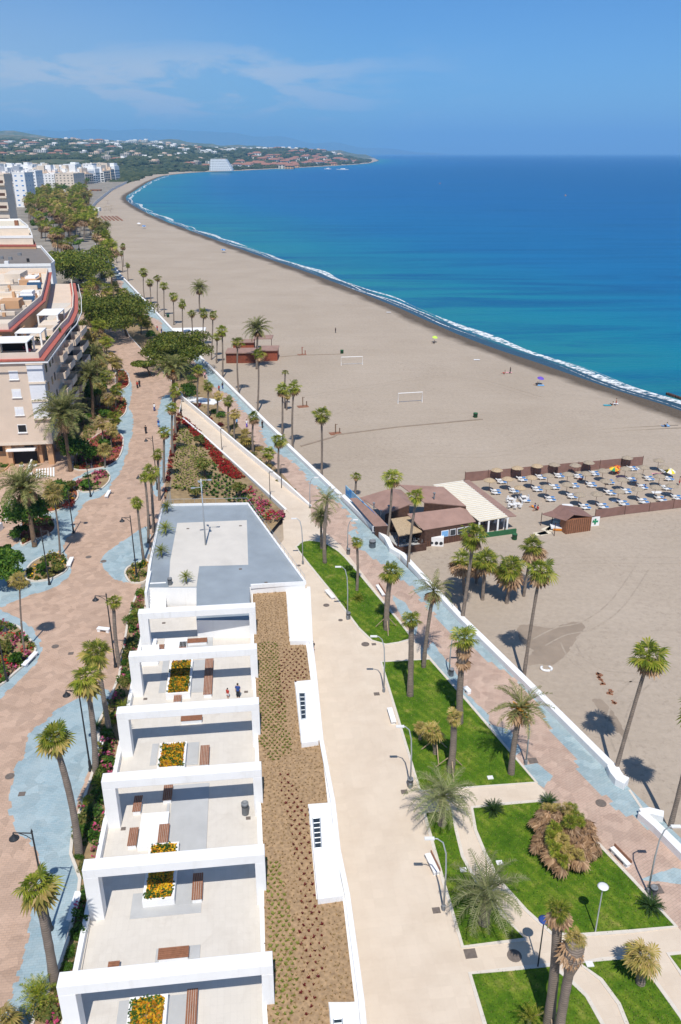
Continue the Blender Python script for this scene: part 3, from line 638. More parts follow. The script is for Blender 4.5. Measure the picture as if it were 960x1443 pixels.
def date_crown(seed, n=46, lo=-12, hi=78, nl=17, lw=0.03, ll=0.2, bend=75):
    r = random.Random(seed); mb = MB()
    for i in range(n):
        f = (i + 0.5) / n; e0 = hi + (lo - hi) * f + r.uniform(-7, 7); az = i * 2.39996 + r.uniform(-.2, .2); k = r.uniform(0.85, 1.1); ns = 7
        pts = [Vector((0, 0, 0))]; dirs = []; da = r.uniform(-.15, .15)
        for j in range(ns):
            e = rad(e0 - bend * (j / ns) ** 1.4); a2 = az + da * j / ns; d = Vector((math.cos(e) * math.cos(a2), math.cos(e) * math.sin(a2), math.sin(e))); dirs.append(d); pts.append(pts[-1] + d * k * 1.12 / ns)
        dirs.append(dirs[-1]); side = Vector((-math.sin(az), math.cos(az), 0))
        for j in range(ns):
            w0 = 0.022 * (1 - j / ns) + .004; w1 = 0.022 * (1 - (j + 1) / ns) + .004
            mb.face([pts[j] + side * w0, pts[j + 1] + side * w1, pts[j + 1] - side * w1, pts[j] - side * w0])
        for q in range(nl):
            t = 0.14 + 0.86 * (q + r.random() * .5) / nl; x = t * ns; j = min(int(x), ns - 1); p = pts[j].lerp(pts[j + 1], x - j); d = dirs[j]; up = side.cross(d) * -1
            l = ll * (math.sin(math.pi * min(1, (0.18 + t * 0.86))) * .75 + .35) * k
            for sgn in (-1, 1):
                v = (d * 0.62 + side * sgn * 0.8 + up * r.uniform(.05, .45)).normalized(); b = d * (lw * .5)
                mb.face([p - b, p + b, p + v * l * .6 + b * .8, p + v * l - Vector((0, 0, .03)), p + v * l * .6 - b * .8])
    return mb
def fruit(seed):
    r = random.Random(seed); mb = MB()
    for i in range(40):
        az = r.uniform(0, 6.28); el = rad(r.uniform(-35, 50)); d = Vector((math.cos(el) * math.cos(az), math.cos(el) * math.sin(az), math.sin(el))); L = r.uniform(.18, .34); s = Vector((-math.sin(az), math.cos(az), 0)) * .05
        mb.face([d * .05 - s * .4, d * .05 + s * .4, d * L + s - Vector((0, 0, .05)), d * L - s - Vector((0, 0, .05))])
    return mb
def leafball(seed, n, size, lobes, flat=1.0, gap=0.0):
    r = random.Random(seed); mb = MB()
    for i in range(n):
        c, rr = r.choice(lobes); z = r.uniform(-.55, 1); a = r.uniform(0, 6.28); q = math.sqrt(max(0, 1 - z * z)); u = r.random() ** .33 * (1 if r.random() > .25 else r.uniform(.6, 1.12))
        nrm = Vector((q * math.cos(a), q * math.sin(a), z)); p = Vector(c) + Vector((nrm.x * rr * u, nrm.y * rr * u, nrm.z * rr * u * flat))
        t = (nrm + Vector((r.uniform(-1, 1), r.uniform(-1, 1), r.uniform(-1, 1))) * .9).normalized(); s = t.cross(Vector((r.uniform(-1, 1), r.uniform(-1, 1), r.uniform(-1, 1)))).normalized() * size * r.uniform(.6, 1.3)
        w = t.cross(s) * .55; mb.face([p - s, p + w, p + s, p - w])
    return mb
FANS = [fan_crown(10 + i, 30 + 2 * i, -24 - 8 * i, 80).mesh('fan_crown', MT['fan']) for i in range(4)]
FANY = [fan_crown(30 + i, 26, -30, 75).mesh('fan_crown', MT['yellow']) for i in range(2)]
SKIRT = [skirt(20 + i, 24 + 6 * i, .85 + .12 * i).mesh('dead_fronds', MT['dry']) for i in range(3)]
BIGSKIRT = skirt(27, 70, 1.45, -25, -82).mesh('dead_fronds', MT['dry'])
YSK = skirt(29, 26, .95, -5, -75).mesh('dead_fronds', MT['yellow'])
DATE = [date_crown(40, 52).mesh('date_crown', MT['date']), date_crown(41, 40, -30, 80, 17, .03, .2, 85).mesh('date_crown', MT['date']), date_crown(42, 22, -25, 70, 16, .026, .2, 60).mesh('date_crown', MT['date'])]
PALE = leafmat('pale_feather_leaf', [(0.24, 0.28, 0.11), (0.33, 0.36, 0.15), (0.42, 0.42, 0.22)], .42)
FEATHER = date_crown(45, 34, -22, 78, 22, .017, .2, 95).mesh('feather_crown', PALE)
YOUNG = date_crown(46, 26, 0, 80, 12, .04, .22, 55).mesh('date_crown', MT['fan'])
DRYD = date_crown(47, 26, -45, 60, 13, .035, .2, 80).mesh('date_crown', MT['yellow'])
CYCAD = date_crown(48, 46, 0, 70, 15, .04, .15, 50).mesh('cycad_leaves', leafmat('cycad_leaf', [(0.02, 0.06, 0.012), (0.04, 0.09, 0.02), (0.07, 0.13, 0.03)]))
FRUIT = fruit(3).mesh('fruit_stalks', MT['fruit'])
ROOTS = []
def palm(kind, base, crown, rpx, z, label, group=None, dry=0, trunk=None, name=None, var=None, cat='palm', bulge=False):
    b = G(base[0], base[1], z); t = RAYY(crown[0], crown[1], b.y + 0.01)
    h = t.z - z; r = rpx * mpp(t) * (1.18 if kind in ('fan', 'dry') else 1.05); rs = random.Random(int(base[0] * 7 + base[1] * 13)); v = rs.randrange(4) if var is None else var
    nm = name or {'fan': 'fan_palm', 'date': 'date_palm', 'dry': 'fan_palm', 'feather': 'feather_palm', 'young': 'young_palm'}[kind]
    e = empty(nm, b, label, cat, group, 0.0)
    fat = trunk or {'fan': 0.22, 'date': 0.29, 'dry': .2, 'feather': .3, 'young': .1}[kind]
    dx, dy = t.x - b.x, t.y - b.y; mb = MB(); pts = []; rr = []
    hb = max(h - 0.25 * r, 0.3); wob = rs.uniform(-.02, .02) * h
    for i in range(17):
        f = i / 16; fx = f ** 1.25; q = math.sin(f * math.pi) * wob
        pts.append((dx * fx + q, dy * fx + q * .6, -0.25 + (hb + .25) * f))
        k = (1.28 if i == 0 else (1.08 if i < 4 else 1.02 - 0.22 * f)) * rs.uniform(.94, 1.06)
        if bulge and i >= 12: k = (1.7 if i in (13, 14, 15) else 1.3) * rs.uniform(.93, 1.07)
        rr.append(fat * k)
    mb.tube(pts, rr, 10); link('trunk', mb.mesh('trunk', MT['trunk_brown'] if kind in ('date', 'feather') and z > 1 else MT['trunk'], True), e)
    top = (dx, dy, h - .12 * r); rot = (rs.uniform(-.28, .28), rs.uniform(-.28, .28), rs.uniform(0, 6.28))
    def put(n, me, s, zz=0.0): link(n, me, e, (top[0], top[1], top[2] + zz * r), rot, s)
    if kind == 'fan':
        put('crown', FANS[v % 4], r)
        if dry == 1: put('dead_fronds', SKIRT[v % 3], r * (.85 + .15 * (v % 2)), -.02)
        if dry == 2: put('dead_fronds', BIGSKIRT, r * .9, 0)
        if dry == 3: put('dead_fronds', YSK, r * 1.2, -.02)
    elif kind == 'dry':
        put('crown', FANY[v % 2], r); put('dead_fronds', YSK, r * .95, -.02)
    elif kind == 'date':
        put('crown', DATE[v % 3], r)
        if dry: put('dead_fronds', SKIRT[1], r * .6, -.02)
        if z > 1 or dry == 2: put('fruit_stalks', FRUIT, r)
    elif kind == 'feather': put('crown', FEATHER, r)
    elif kind == 'young': put('crown', YOUNG, r)
    if bulge: put('neck_fronds', SKIRT[1], r * (.8 if kind == 'fan' else 1.5), -.45); put('neck_fronds', SKIRT[2], r * (.7 if kind == 'fan' else 1.6), -1.2)
    return e
SW = 'palms on the beach beside the sea wall'
LP = 'palms on the plaza lawns'
PL = [
 ('date', (458, 793), (461, 702), 21, 0, 'full green date palm at the tip of the narrow lawn by the ramp foot', LP, 0),
 ('date', (453, 773), (452, 724), 18, 0, 'small half-dead date palm with drooping brown fronds behind the narrow lawn tip', LP, 1, .2, None, 1),
 ('fan', (503, 832), (503, 762), 9, 0, 'thin fan palm with a tiny crown in the middle of the narrow lawn', LP, 1, .2),
 ('fan', (545, 887), (551, 803), 18, 0, 'stout fan palm propped by stakes at the plaza end of the narrow lawn', LP, 1, .36),
 ('date', (597, 940), (611, 828), 31, 0, 'date palm with sparse arching fronds at the far corner of the wedge lawn', LP, 1, .24, None, 2),
 ('fan', (578, 980), (580, 872), 15, 0, 'thick-trunked fan palm standing in the upper wedge lawn', LP, 1, .34),
 ('fan', (648, 1018), (655, 897), 22, 0, 'thick fan palm with a swollen neck by the promenade edge of the wedge lawn', LP, 1, .36, None, 0, 'palm', True),
 ('date', (720.5, 1090), (735, 992), 44, 0, 'spiky date palm with orange stalks at the pointed corner of the wedge lawn', LP, 2, .3, None, 2),
 ('feather', (622.5, 1162), (624, 1117), 50, 0, 'short pale feathery palm overhanging the path beside the plaza edge', LP, 0, .36),
 ('feather', (681.5, 1301), (688, 1252), 58, 0, 'short pale feathery palm arching over the curved footpath', LP, 0, .42),
 ('fan', (772, 1450), (787, 1280), 18, 0, 'tall dark-trunked palm with a shaggy crown beside the curved path', LP, 2, .36, None, 0),
 ('dry', (786, 1470), (813, 1320), 15, 0, 'palm with a swollen dead-leaf neck leaning towards the crossing paths', LP, 0, .34, None, 1, 'palm', True),
 ('dry', (903, 1385), (908, 1346), 27, 0, 'short withered yellow palm with broken fronds on a lower lawn', LP, 0, .34),
 ('dry', (614, 1062), (610, 1028), 17, 0, 'leaning short palm with collapsed dead fronds on the wedge lawn', LP, 0, .26),
 ('dry', (592, 1042), (592, 1022), 10, 0, 'stubby dying palm near the plaza edge of the wedge lawn', LP, 0, .16),
 ('dry', (635, 1087), (640, 1008), 13, 0, 'stake-propped fat trunk topped by dead curled fronds in the wedge lawn', LP, 0, .36),
 ('young', (747, 1452), (747, 1432), 20, 0, 'small green palm rosette low on the corner lawn', LP, 0, .15),
 # beach
 ('fan', (865, 1097), (915, 922), 27, ZB, 'tall leaning fan palm rooted in sand by the curved end of the sea wall', SW, 1, .2),
 ('fan', (942, 1175), (985, 992), 28, ZB, 'fan palm at the edge of view beside the second sea wall section', SW, 1, .22),
 ('fan', (738, 957), (762, 800), 22, ZB, 'very tall slim fan palm leaning out from the sea wall over the beach', SW, 1, .2),
 ('fan', (650, 882), (668, 752), 21, ZB, 'tallest fan palm of the beach clump, nearest the sea wall', 'beach palm clump', 1, .24),
 ('fan', (655, 838), (652, 786), 17, ZB, 'shaggy palm tucked behind the tallest trunk of the beach clump', 'beach palm clump', 2),
 ('fan', (680, 845), (685, 787), 19, ZB, 'second palm of the beach clump, with a bright green crown', 'beach palm clump', 1, .24),
 ('fan', (714, 850), (720, 797), 21, ZB, 'palm with a wide skirt of dead brown fronds in the beach clump', 'beach palm clump', 2, .24),
 ('fan', (738, 840), (750, 767), 17, ZB, 'farthest palm of the beach clump, towards the wooden cabin', 'beach palm clump', 2, .2),
 ('fan', (671, 822), (673, 790), 15, ZB, 'hidden middle palm of the beach clump', 'beach palm clump', 2, .2),
 ('fan', (545, 768), (553, 671), 14, ZB, 'tall fan palm growing through the beach bar courtyard', SW, 1, .2),
 ('fan', (575, 805), (587, 697), 14, ZB, 'tall fan palm in front of the straw awning of the beach bar', SW, 1, .2),
 ('fan', (500, 701), (502, 670), 8, ZB, 'short fan palm standing behind the mural roof of the beach bar', SW, 1),
 ('fan', (453, 677), (453, 582), 13, ZB, 'lone tall fan palm on open sand before the beach bar', SW, 1),
 ('fan', (398, 612), (398, 547), 11, ZB, 'left palm of the beach pair above the sea wall step', SW, 1),
 ('fan', (413, 633), (414, 544), 12, ZB, 'right and taller palm of the beach pair above the sea wall step', SW, 1),
 ('fan', (402, 575), (402, 524), 5, ZB, 'small-headed palm far behind the beach palm pair', SW, 0),
 ('dry', (404, 578), (406, 556), 6, ZB, 'dead stunted palm at the foot of the beach palm pair', SW, 0),
 ('fan', (363, 580), (364, 497), 10, ZB, 'slim fan palm in front of the red-brown beach hut', SW, 1),
 ('date', (362, 520), (363, 461), 20, ZB, 'broad date palm rising beside the red-brown beach hut', SW, 1, .32, None, 0),
 ('fan', (337, 556), (335, 481), 10, ZB, 'fan palm at the near end of the red-brown beach hut', SW, 1),
 ('fan', (314, 532), (313, 464), 9, ZB, 'fan palm on the sand just short of the red-brown hut', SW, 1),
 # bank between the ramp and sea promenade
 ('fan', (293, 589), (293, 542), 9, 0, 'palm in the planted bank where the ramp leaves the avenue', 'palms in the planted bank', 1),
 ('fan', (323, 611), (322, 564), 9, 0, 'palm in the planted bank among the brown gravel beds', 'palms in the planted bank', 1),
 ('fan', (357, 641), (357, 586), 10, 0, 'palm in the planted bank beside a yellow shrub', 'palms in the planted bank', 1),
 ('fan', (393, 676), (393, 618), 11, 0, 'palm at the narrow end of the planted bank by the ramp', 'palms in the planted bank', 1),
 ('fan', (378, 658), (378, 637), 11, 0, 'short yellow-green palm near the narrow end of the planted bank', 'palms in the planted bank', 1),
 ('fan', (279, 574), (280, 520), 10, 0, 'palm against the dark hedge at the top of the planted bank', 'palms in the planted bank', 1),
 ('dry', (330, 622), (330, 580), 10, 0, 'withered straw-coloured palm in the planted bank', 'palms in the planted bank', 0),
 ('dry', (347, 634), (347, 614), 13, 0, 'straw-coloured low palm clump in the planted bank', 'palms in the planted bank', 0),
 ('dry', (306, 587), (307, 556), 8, 0, 'thin dry palm next to the round shrubs in the planted bank', 'palms in the planted bank', 0),
 # avenue, left side
 ('date', (100, 664), (88, 579), 40, ZL, 'big date palm with orange fruit stalks in front of the cream apartment block', 'date palms of the avenue', 1, .34, None, 0),
 ('date', (131, 590), (127, 527), 28, ZL, 'grey-green date palm beside the shaded balconies of the apartment block', 'date palms of the avenue', 0, .32, None, 0),
 ('date', (49, 770), (33, 683), 38, ZL, 'grey-green date palm with orange stalks beside the terrace steps', 'date palms of the avenue', 1, .34, None, 0),
 ('date', (245, 566), (243, 516), 26, ZL, 'date palm at the top of the ramp by the umbrella pines', 'date palms of the avenue', 1, .4, None, 0),
 ('date', (137, 545), (136, 497), 20, ZL, 'grey date palm behind the balconies near the avenue bend', 'date palms of the avenue', 0, .3, None, 1),
 ('dry', (85, 783), (74, 690), 17, ZL, 'thin pale stemmed palm with yellow leaves in a paved bed', 'thin palms of the avenue', 0, .13),
 ('dry', (35, 920), (27, 815), 14, ZL, 'thin bare-looking palm in the flower bed at the avenue edge', 'thin palms of the avenue', 0, .11),
 ('fan', (217, 750), (212, 664), 13, ZL, 'tall palm at the corner of the viewing deck', 'palms along the deck side of the avenue', 1),
 ('fan', (203, 792), (193, 707), 10, ZL, 'slim palm nearest the curved bed beside the deck', 'palms along the deck side of the avenue', 1, .18),
 ('fan', (209, 765), (204, 672), 9, ZL, 'slim palm between the black lamp and the deck', 'palms along the deck side of the avenue', 0, .18),
 ('fan', (231, 680), (231, 607), 10, ZL, 'palm beside the dark red flower row at the garden edge', 'palms along the deck side of the avenue', 1),
 ('fan', (244, 640), (243, 573), 10, ZL, 'palm half way along the dark red flower row', 'palms along the deck side of the avenue', 1),
 ('fan', (248, 612), (247, 548), 11, ZL, 'palm at the far end of the dark red flower row', 'palms along the deck side of the avenue', 1),
 ('fan', (225, 705), (222, 638), 9, ZL, 'shorter palm at the back corner of the deck', 'palms along the deck side of the avenue', 1),
 ('fan', (169, 940), (160, 846), 11, ZL, 'slim palm behind the avenue lamp near the first white frame', 'palms along the terrace side of the avenue', 1, .22),
 ('fan', (155, 1033), (135, 915), 20, ZL, 'leaning green palm beside the second and third white frames', 'palms along the terrace side of the avenue', 3, .25),
 ('fan', (135, 1089), (121, 952), 23, ZL, 'leaning palm with yellow lower leaves beside the lamp post', 'palms along the terrace side of the avenue', 3, .27),
 ('fan', (112, 1207), (75, 1035), 24, ZL, 'leaning palm with a brown hairy trunk over the big blue paving patch', 'palms along the terrace side of the avenue', 3, .29),
 ('fan', (78, 1390), (50, 1245), 29, ZL, 'leaning palm with hanging yellow leaves beside the nearest avenue lamp', 'palms along the terrace side of the avenue', 3, .32),
 ('dry', (6, 1470), (4, 1434), 26, ZL, 'yellow low palm at the bottom corner of the avenue', 'palms along the terrace side of the avenue', 0, .2),
]
for p in PL: palm(*p)
far = [((204, 424), (202, 382), 7), ((213, 429), (211, 397), 6), ((223, 441), (222, 391), 6), ((232, 446), (231, 402), 7), ((245, 458), (244, 416), 7), ((258, 473), (257, 427), 7), ((272, 481), (270, 441), 7),
       ((287, 488), (287, 440), 8), ((298, 507), (300, 442), 7), ((155, 361), (153, 340), 4), ((165, 371), (161, 346), 4), ((174, 376), (173, 346), 5), ((173, 384), (171, 356), 4), ((181, 396), (180, 373), 4), ((305, 512), (306, 474), 7), ((142, 345), (140, 326), 4), ((130, 333), (128, 318), 4), ((150, 352), (148, 333), 4),
       ((124, 322), (123, 306), 4), ((118, 312), (117, 299), 3.5), ((136, 338), (134, 320), 4)]
far.sort(key=lambda q: -q[0][1])
for i, (b, c, r_) in enumerate(far): palm('fan', b, c, r_, ZB, '%s fan palm of the beach row going away beyond the red-brown hut' % nth(i), 'far row of beach palms', 1, .2)
palm('date', (282, 441), (281, 405), 14, ZB, 'spreading date palm on the sand in the far beach row', SW, 1, .3, None, 0)
palm('date', (157, 408), (157, 386), 8, ZL, 'upright date palm at the far corner of the seaside path', 'date palms of the avenue', 0, .3, None, 0)
# crowded rows of palms along the far avenue
AV = [(62, 300), (75, 268), (112, 262), (128, 300), (140, 345), (150, 400), (118, 330), (96, 300)]
AVP = [(30, 262), (60, 250), (100, 255), (125, 300), (100, 330), (75, 320), (45, 300)]
rf = random.Random(12)
cand = scatter([(28, 298), (42, 288), (58, 277), (84, 274), (88, 290), (92, 318), (110, 345), (85, 325), (55, 300)], 125, rf) + scatter([(88, 274), (106, 272), (112, 300), (122, 325), (104, 318), (94, 290)], 30, rf) + scatter([(110, 268), (124, 266), (128, 290), (120, 300), (108, 280)], 16, rf) + scatter([(68, 318), (100, 318), (122, 338), (110, 345), (90, 335)], 22, rf) + scatter([(34, 306), (40, 304), (100, 382), (94, 384)], 14, rf)
cand += scatter([(104, 300), (118, 300), (150, 350), (160, 392), (140, 372), (112, 330)], 34, rf)
cand.sort(key=lambda q: -q[1])
cand += scatter([(112, 405), (128, 400), (150, 415), (160, 440), (150, 470), (135, 480), (118, 470), (120, 440)], 9, rf)
for x, y in cand:
    sc_ = 0.3 + (y - 245) / 90.0
    if y > 400: palm('fan', (x, y), (x - 1, y - 24 * rf.uniform(.7, 1.2)), 9, ZL, 'fan palm of the leafy strip between the apartment block and the umbrella pine', 'palms between the block and the umbrella pine', 2)
    else: palm(rf.choice(['fan', 'fan', 'dry', 'date']), (x, y), (x, y - 20 * sc_ * rf.uniform(.7, 1.3)), 6.5 * (.5 + .5 * sc_) , ZL, 'palm in the dense far avenue between town blocks and beach', 'dense palms of the far avenue', 2)
cand = [(140, 520), (150, 500), (158, 512), (165, 530), (150, 540), (140, 560), (152, 575), (163, 560), (145, 610), (157, 618), (160, 600), (148, 645), (128, 480), (140, 478), (148, 485)]
for i, (x, y) in enumerate(cand):
    palm(['dry', 'fan', 'dry'][i % 3], (x, y + 14), (x, y - rf.uniform(8, 22)), 11, ZL, '%s palm of the flower-bed strip along the block side of the avenue' % nth(i), 'palms of the flower-bed strip', 1, .17)
# low plants
def plant(name, mesh, px, rpx, z, label, cat='plant', group=None, zoff=0.1, part='leaves'):
    b = G(px[0], px[1], z); e = empty(name, b, label, cat, group); link(part, mesh, e, (0, 0, zoff), (0, 0, px[0] % 6.28), rpx * mpp(b)); return e
plant('cycad', CYCAD, (695, 1143), 17, 0, 'dark green cycad rosette in the far corner of the big lawn', group='cycads on the lawn')
plant('cycad', CYCAD, (773, 1133), 15, 0, 'dark green cycad rosette behind the shaggy palm clump', group='cycads on the lawn')
plant('cycad', CYCAD, (917, 1280), 20, 0, 'dark green cycad rosette by the promenade corner of the big lawn', group='cycads on the lawn')
plant('young_palm', YOUNG, (505, 845), 11, 0, 'low leafy plant at the foot of the thin lawn palm')
def bushmesh(name, seed, n, size, mat, lob=5, flat=.8):
    r = random.Random(seed); lobes = [((0, 0, .45), .62)] + [((r.uniform(-.5, .5), r.uniform(-.5, .5), r.uniform(.25, .75)), r.uniform(.3, .5)) for _ in range(lob)]
    return leafball(seed, n, size, lobes, flat).mesh(name, mat)
BUSH = {k: [bushmesh('foliage', s + i, 900, .075, MT[k], 6) for i in range(2)] for k, s in (('leaf', 50), ('hedge', 60), ('shrub', 70), ('maroon', 80), ('redflower', 90), ('pinkflower', 95), ('yellow', 99))}
def bush(kind, px, rpx, z, label, name='shrub', group=None, cat='shrub', v=0, flat=1.0):
    b = G(px[0], px[1], z); r = rpx * mpp(b); e = empty(name, b, label, cat, group); link('foliage', BUSH[kind][v], e, (0, 0, 0.02), (0, 0, px[0] % 6.28), (r, r, r * flat)); return e
bush('leaf', (492, 804), 9, 0, 'round dark shrub on the promenade side of the narrow lawn')
bush('leaf', (345, 1000), 0.1, 0, 'x') if False else None
# shaggy palm clump on the big lawn
cb = G(793, 1195, 0); e = empty('palm_clump', cb, 'huge shaggy clump of low palms with dry brown fronds on the big lawn', 'palm clump'); rc = random.Random(2)
for i in range(30):
    a = i * 2.39996; d = 2.75 * ((i + .5) / 30) ** .5; h = rc.uniform(1.9, 2.6) * (1.12 - (d / 3.6) ** 2 * .72); x, y = d * math.cos(a) * .92, d * math.sin(a) * 1.15
    s = rc.uniform(.85, 1.15)
    link('dry_fronds', SKIRT[i % 3], e, (x, y, h), (rc.uniform(-.3, .3), rc.uniform(-.3, .3), a), s * 1.35)
    link('fronds', FANS[i % 4] if i % 4 == 0 else (SKIRT[1] if i % 4 < 3 else FANY[0]), e, (x, y, h + .15), (rc.uniform(-.3, .3), rc.uniform(-.3, .3), a), s * .75)
    mb = MB(); mb.tube([(x * .6, y * .6, -.1), (x, y, h)], [.2, .14], 8); link('stem', mb.mesh('stem', MT['trunk_brown']), e)
# trees
def tree(name, px, rx, ry, htrunk, z, label, mat, seed, n=2600, size=.3, lob=9, flat=.55, group=None, lean=0.0, cat='tree'):
    b = G(px[0], px[1], z); m = mpp(b); r = random.Random(seed); X, Y = rx * m, ry * m
    e = empty(name, b, label, cat, group); lobes = []
    for i in range(lob):
        a = 6.28 * i / lob + r.uniform(-.3, .3); q = r.uniform(.3, .75) if i else 0; k = min(X, Y) * r.uniform(.38, .58)
        lobes.append(((lean + X * q * math.cos(a), Y * q * math.sin(a), htrunk + r.uniform(-.12, .35) * min(X, Y)), k))
    crown = leafball(seed, n, size, lobes, flat); link('crown', crown.mesh('crown', mat), e)
    mb = MB(); mb.tube([(0, 0, -.2), (lean * .3, 0, htrunk * .5), (lean * .7, 0, htrunk * .8)], [.12 * htrunk ** .5 + .1, .1 * htrunk ** .5 + .06, .09 * htrunk ** .5], 8)
    for c, k in lobes[:6]: mb.tube([(lean * .6, 0, htrunk * .75), ((c[0] + lean * .6) * .55, c[1] * .55, htrunk * .95), c], [.14, .1, .04], 6)
    link('trunk', mb.mesh('trunk', MT['bark']), e); return e
tree('umbrella_pine', (180, 474), 52, 78, 6.5, ZL, 'wide umbrella pine whose canopy reaches over the avenue', MT['pine'], 4, 17000, .34, 20, .36, 'umbrella pines', -3.2)
tree('umbrella_pine', (245, 520), 44, 66, 5.0, 1.5, 'spreading bright green pine beside the ramp top', MT['pine'], 5, 16000, .32, 19, .42, 'umbrella pines', 1.0)
tree('umbrella_pine', (212, 530), 20, 22, 2.6, ZL, 'low side branch pine leaning into the avenue', MT['pine'], 6, 3500, .28, 7, .35, 'umbrella pines', -1.0)
tree('umbrella_pine', (118, 402), 42, 110, 8.0, ZL, 'dense rounded pine grove beyond the umbrella pine', MT['pine'], 7, 16000, .5, 22, .55, 'umbrella pines')
tree('umbrella_pine', (144, 393), 12, 22, 5.0, ZL, 'small rounded pine at the seaward end of the grove', MT['pine'], 8, 3000, .4, 6, .6, 'umbrella pines')
tree('broad_tree', (108, 655), 25, 30, 3.2, ZL, 'round dark green tree by the apartment block arcade', MT['leaf'], 11, 2400, .26, 9, .8, 'round street trees')
tree('broad_tree', (86, 715), 20, 24, 3.0, ZL, 'round green tree beyond the black twin lamp post', MT['leaf'], 12, 1800, .25, 8, .8, 'round street trees')
tree('broad_tree', (47, 757), 33, 38, 4.0, ZL, 'largest round green tree under the grey-green date palm', MT['leaf'], 13, 3600, .25, 11, .8, 'round street trees')
tree('broad_tree', (14, 826), 31, 36, 3.0, ZL, 'round green tree at the edge of view beside the paved bed', MT['leaf'], 14, 3400, .24, 11, .8, 'round street trees')
tree('broad_tree', (137, 575), 16, 20, 3.6, ZL, 'dark green tree beneath the middle date palm', MT['leaf'], 15, 1500, .28, 7, .8, 'round street trees')
tree('broad_tree', (115, 508), 12, 20, 4.0, ZL, 'dark green tree against the shaded balconies', MT['leaf'], 16, 1200, .3, 7, .8, 'round street trees')
tree('broad_tree', (130, 655), 13, 16, 2.2, ZL, 'small green tree in the pink flower bed', MT['hedge'], 17, 900, .25, 6, .8, 'round street trees')
tree('broad_tree', (89, 273), 8, 30, 7, ZL, 'big dark round tree at the end of the town square', MT['leaf'], 18, 900, .9, 8, .9, 'far avenue trees')
tree('broad_tree', (62, 296), 9, 36, 7, ZL, 'dark green tree among the far avenue palms', MT['leaf'], 19, 900, .8, 8, .9, 'far avenue trees')
tree('broad_tree', (56, 322), 10, 55, 4, ZL, 'bright green tree crown beside the far avenue road', MT['hedge'], 20, 1100, .7, 9, .6, 'far avenue trees')
tree('broad_tree', (45, 305), 6, 22, 5, ZL, 'small bright green tree at the far avenue kerb', MT['hedge'], 21, 600, .7, 7, .8, 'far avenue trees')
tree('broad_tree', (118, 262), 9, 40, 6, ZL, 'dark tree at the far edge of the beach restaurants', MT['leaf'], 22, 700, .9, 7, .8, 'far avenue trees')
tree('broad_tree', (146, 325), 10, 20, 3, ZB, 'brownish shrub grove on the sand beyond the palm row', MT['shrub'], 23, 900, .5, 8, .8, 'far avenue trees')
tree('garden_tree', (289, 673), 13, 16, 2.4, 2.3, 'yellow-green young tree in the middle of the brown garden', MT['shrub'], 24, 900, .2, 8, 1.0, 'garden trees')
tree('garden_tree', (338, 704), 10, 12, 2.2, 1.2, 'yellow-green young tree near the red and pink corner of the garden', MT['shrub'], 25, 700, .2, 7, 1.0, 'garden trees')
tree('garden_tree', (283, 628), 8, 14, 1.2, 2.7, 'low yellowish shrub tree at the top of the brown garden', MT['shrub'], 26, 500, .2, 7, .9, 'garden trees')
tree('garden_tree', (276, 700), 9, 12, .8, 2.6, 'low bushy tree near the back railing of the deck', MT['shrub'], 27, 500, .2, 7, .9, 'garden trees')
# dense greenery of the strip between the block and the avenue
rg2 = random.Random(41)
for i, (x, y, rx, ry, h, k) in enumerate([(122, 552, 13, 16, 2.0, 'leaf'), (150, 590, 9, 9, 1.2, 'hedge'), (118, 470, 10, 14, 2.5, 'shrub'), (126, 445, 10, 14, 2.5, 'shrub'), (142, 530, 12, 13, 1.5, 'shrub'), (150, 632, 10, 10, 1.0, 'hedge'), (100, 692, 10, 10, 1.0, 'shrub'), (28, 760, 12, 14, 1.2, 'hedge'), (10, 790, 12, 14, 1.2, 'hedge'), (122, 690, 9, 9, 1.0, 'hedge'), (118, 600, 12, 14, 1.5, 'leaf'),
        (140, 470, 10, 14, 2.0, 'shrub'), (132, 425, 10, 16, 2.5, 'shrub'), (150, 455, 7, 9, 1.5, 'shrub'), (112, 530, 10, 16, 2.5, 'leaf'), (62, 806, 8, 8, .8, 'hedge'), (84, 808, 8, 8, .8, 'shrub'), (25, 935, 12, 10, .8, 'hedge'), (8, 920, 14, 12, .8, 'shrub'), (150, 395, 12, 20, 2.0, 'shrub'), (138, 410, 12, 20, 2.0, 'shrub')]):
    tree('avenue_shrub', (x, y), rx, ry, h, ZL, '%s leafy shrub of the beds between apartment block and avenue' % nth(i), MT[k], 60 + i, 1000, .24, 7, .8, 'leafy shrubs of the avenue', 0, 'shrub')
for i, (x, y, r_, k) in enumerate([(172, 425, 10, 'shrub'), (183, 440, 11, 'leaf'), (193, 452, 10, 'shrub'), (203, 462, 10, 'leaf'), (214, 476, 11, 'hedge'), (224, 486, 11, 'leaf'), (165, 414, 9, 'shrub'), (236, 498, 10, 'hedge'), (180, 428, 8, 'hedge'), (160, 405, 9, 'shrub'), (250, 512, 11, 'leaf'), (262, 526, 10, 'hedge'), (272, 538, 10, 'leaf')]):
    bush(k, (x, y), r_, 0.3, '%s bush of the belt between umbrella pines and seaside path' % nth(i), group='bushes of the pine belt', v=i % 2)
for i, (b, c, r_) in enumerate([((190, 458), (190, 428), 9), ((199, 470), (198, 440), 11), ((208, 474), (207, 450), 9), ((176, 432), (176, 410), 8)]):
    palm('fan', b, c, r_, 0.3, '%s yellowish fan palm in front of the umbrella pine' % nth(i), 'palms of the pine belt', 3)
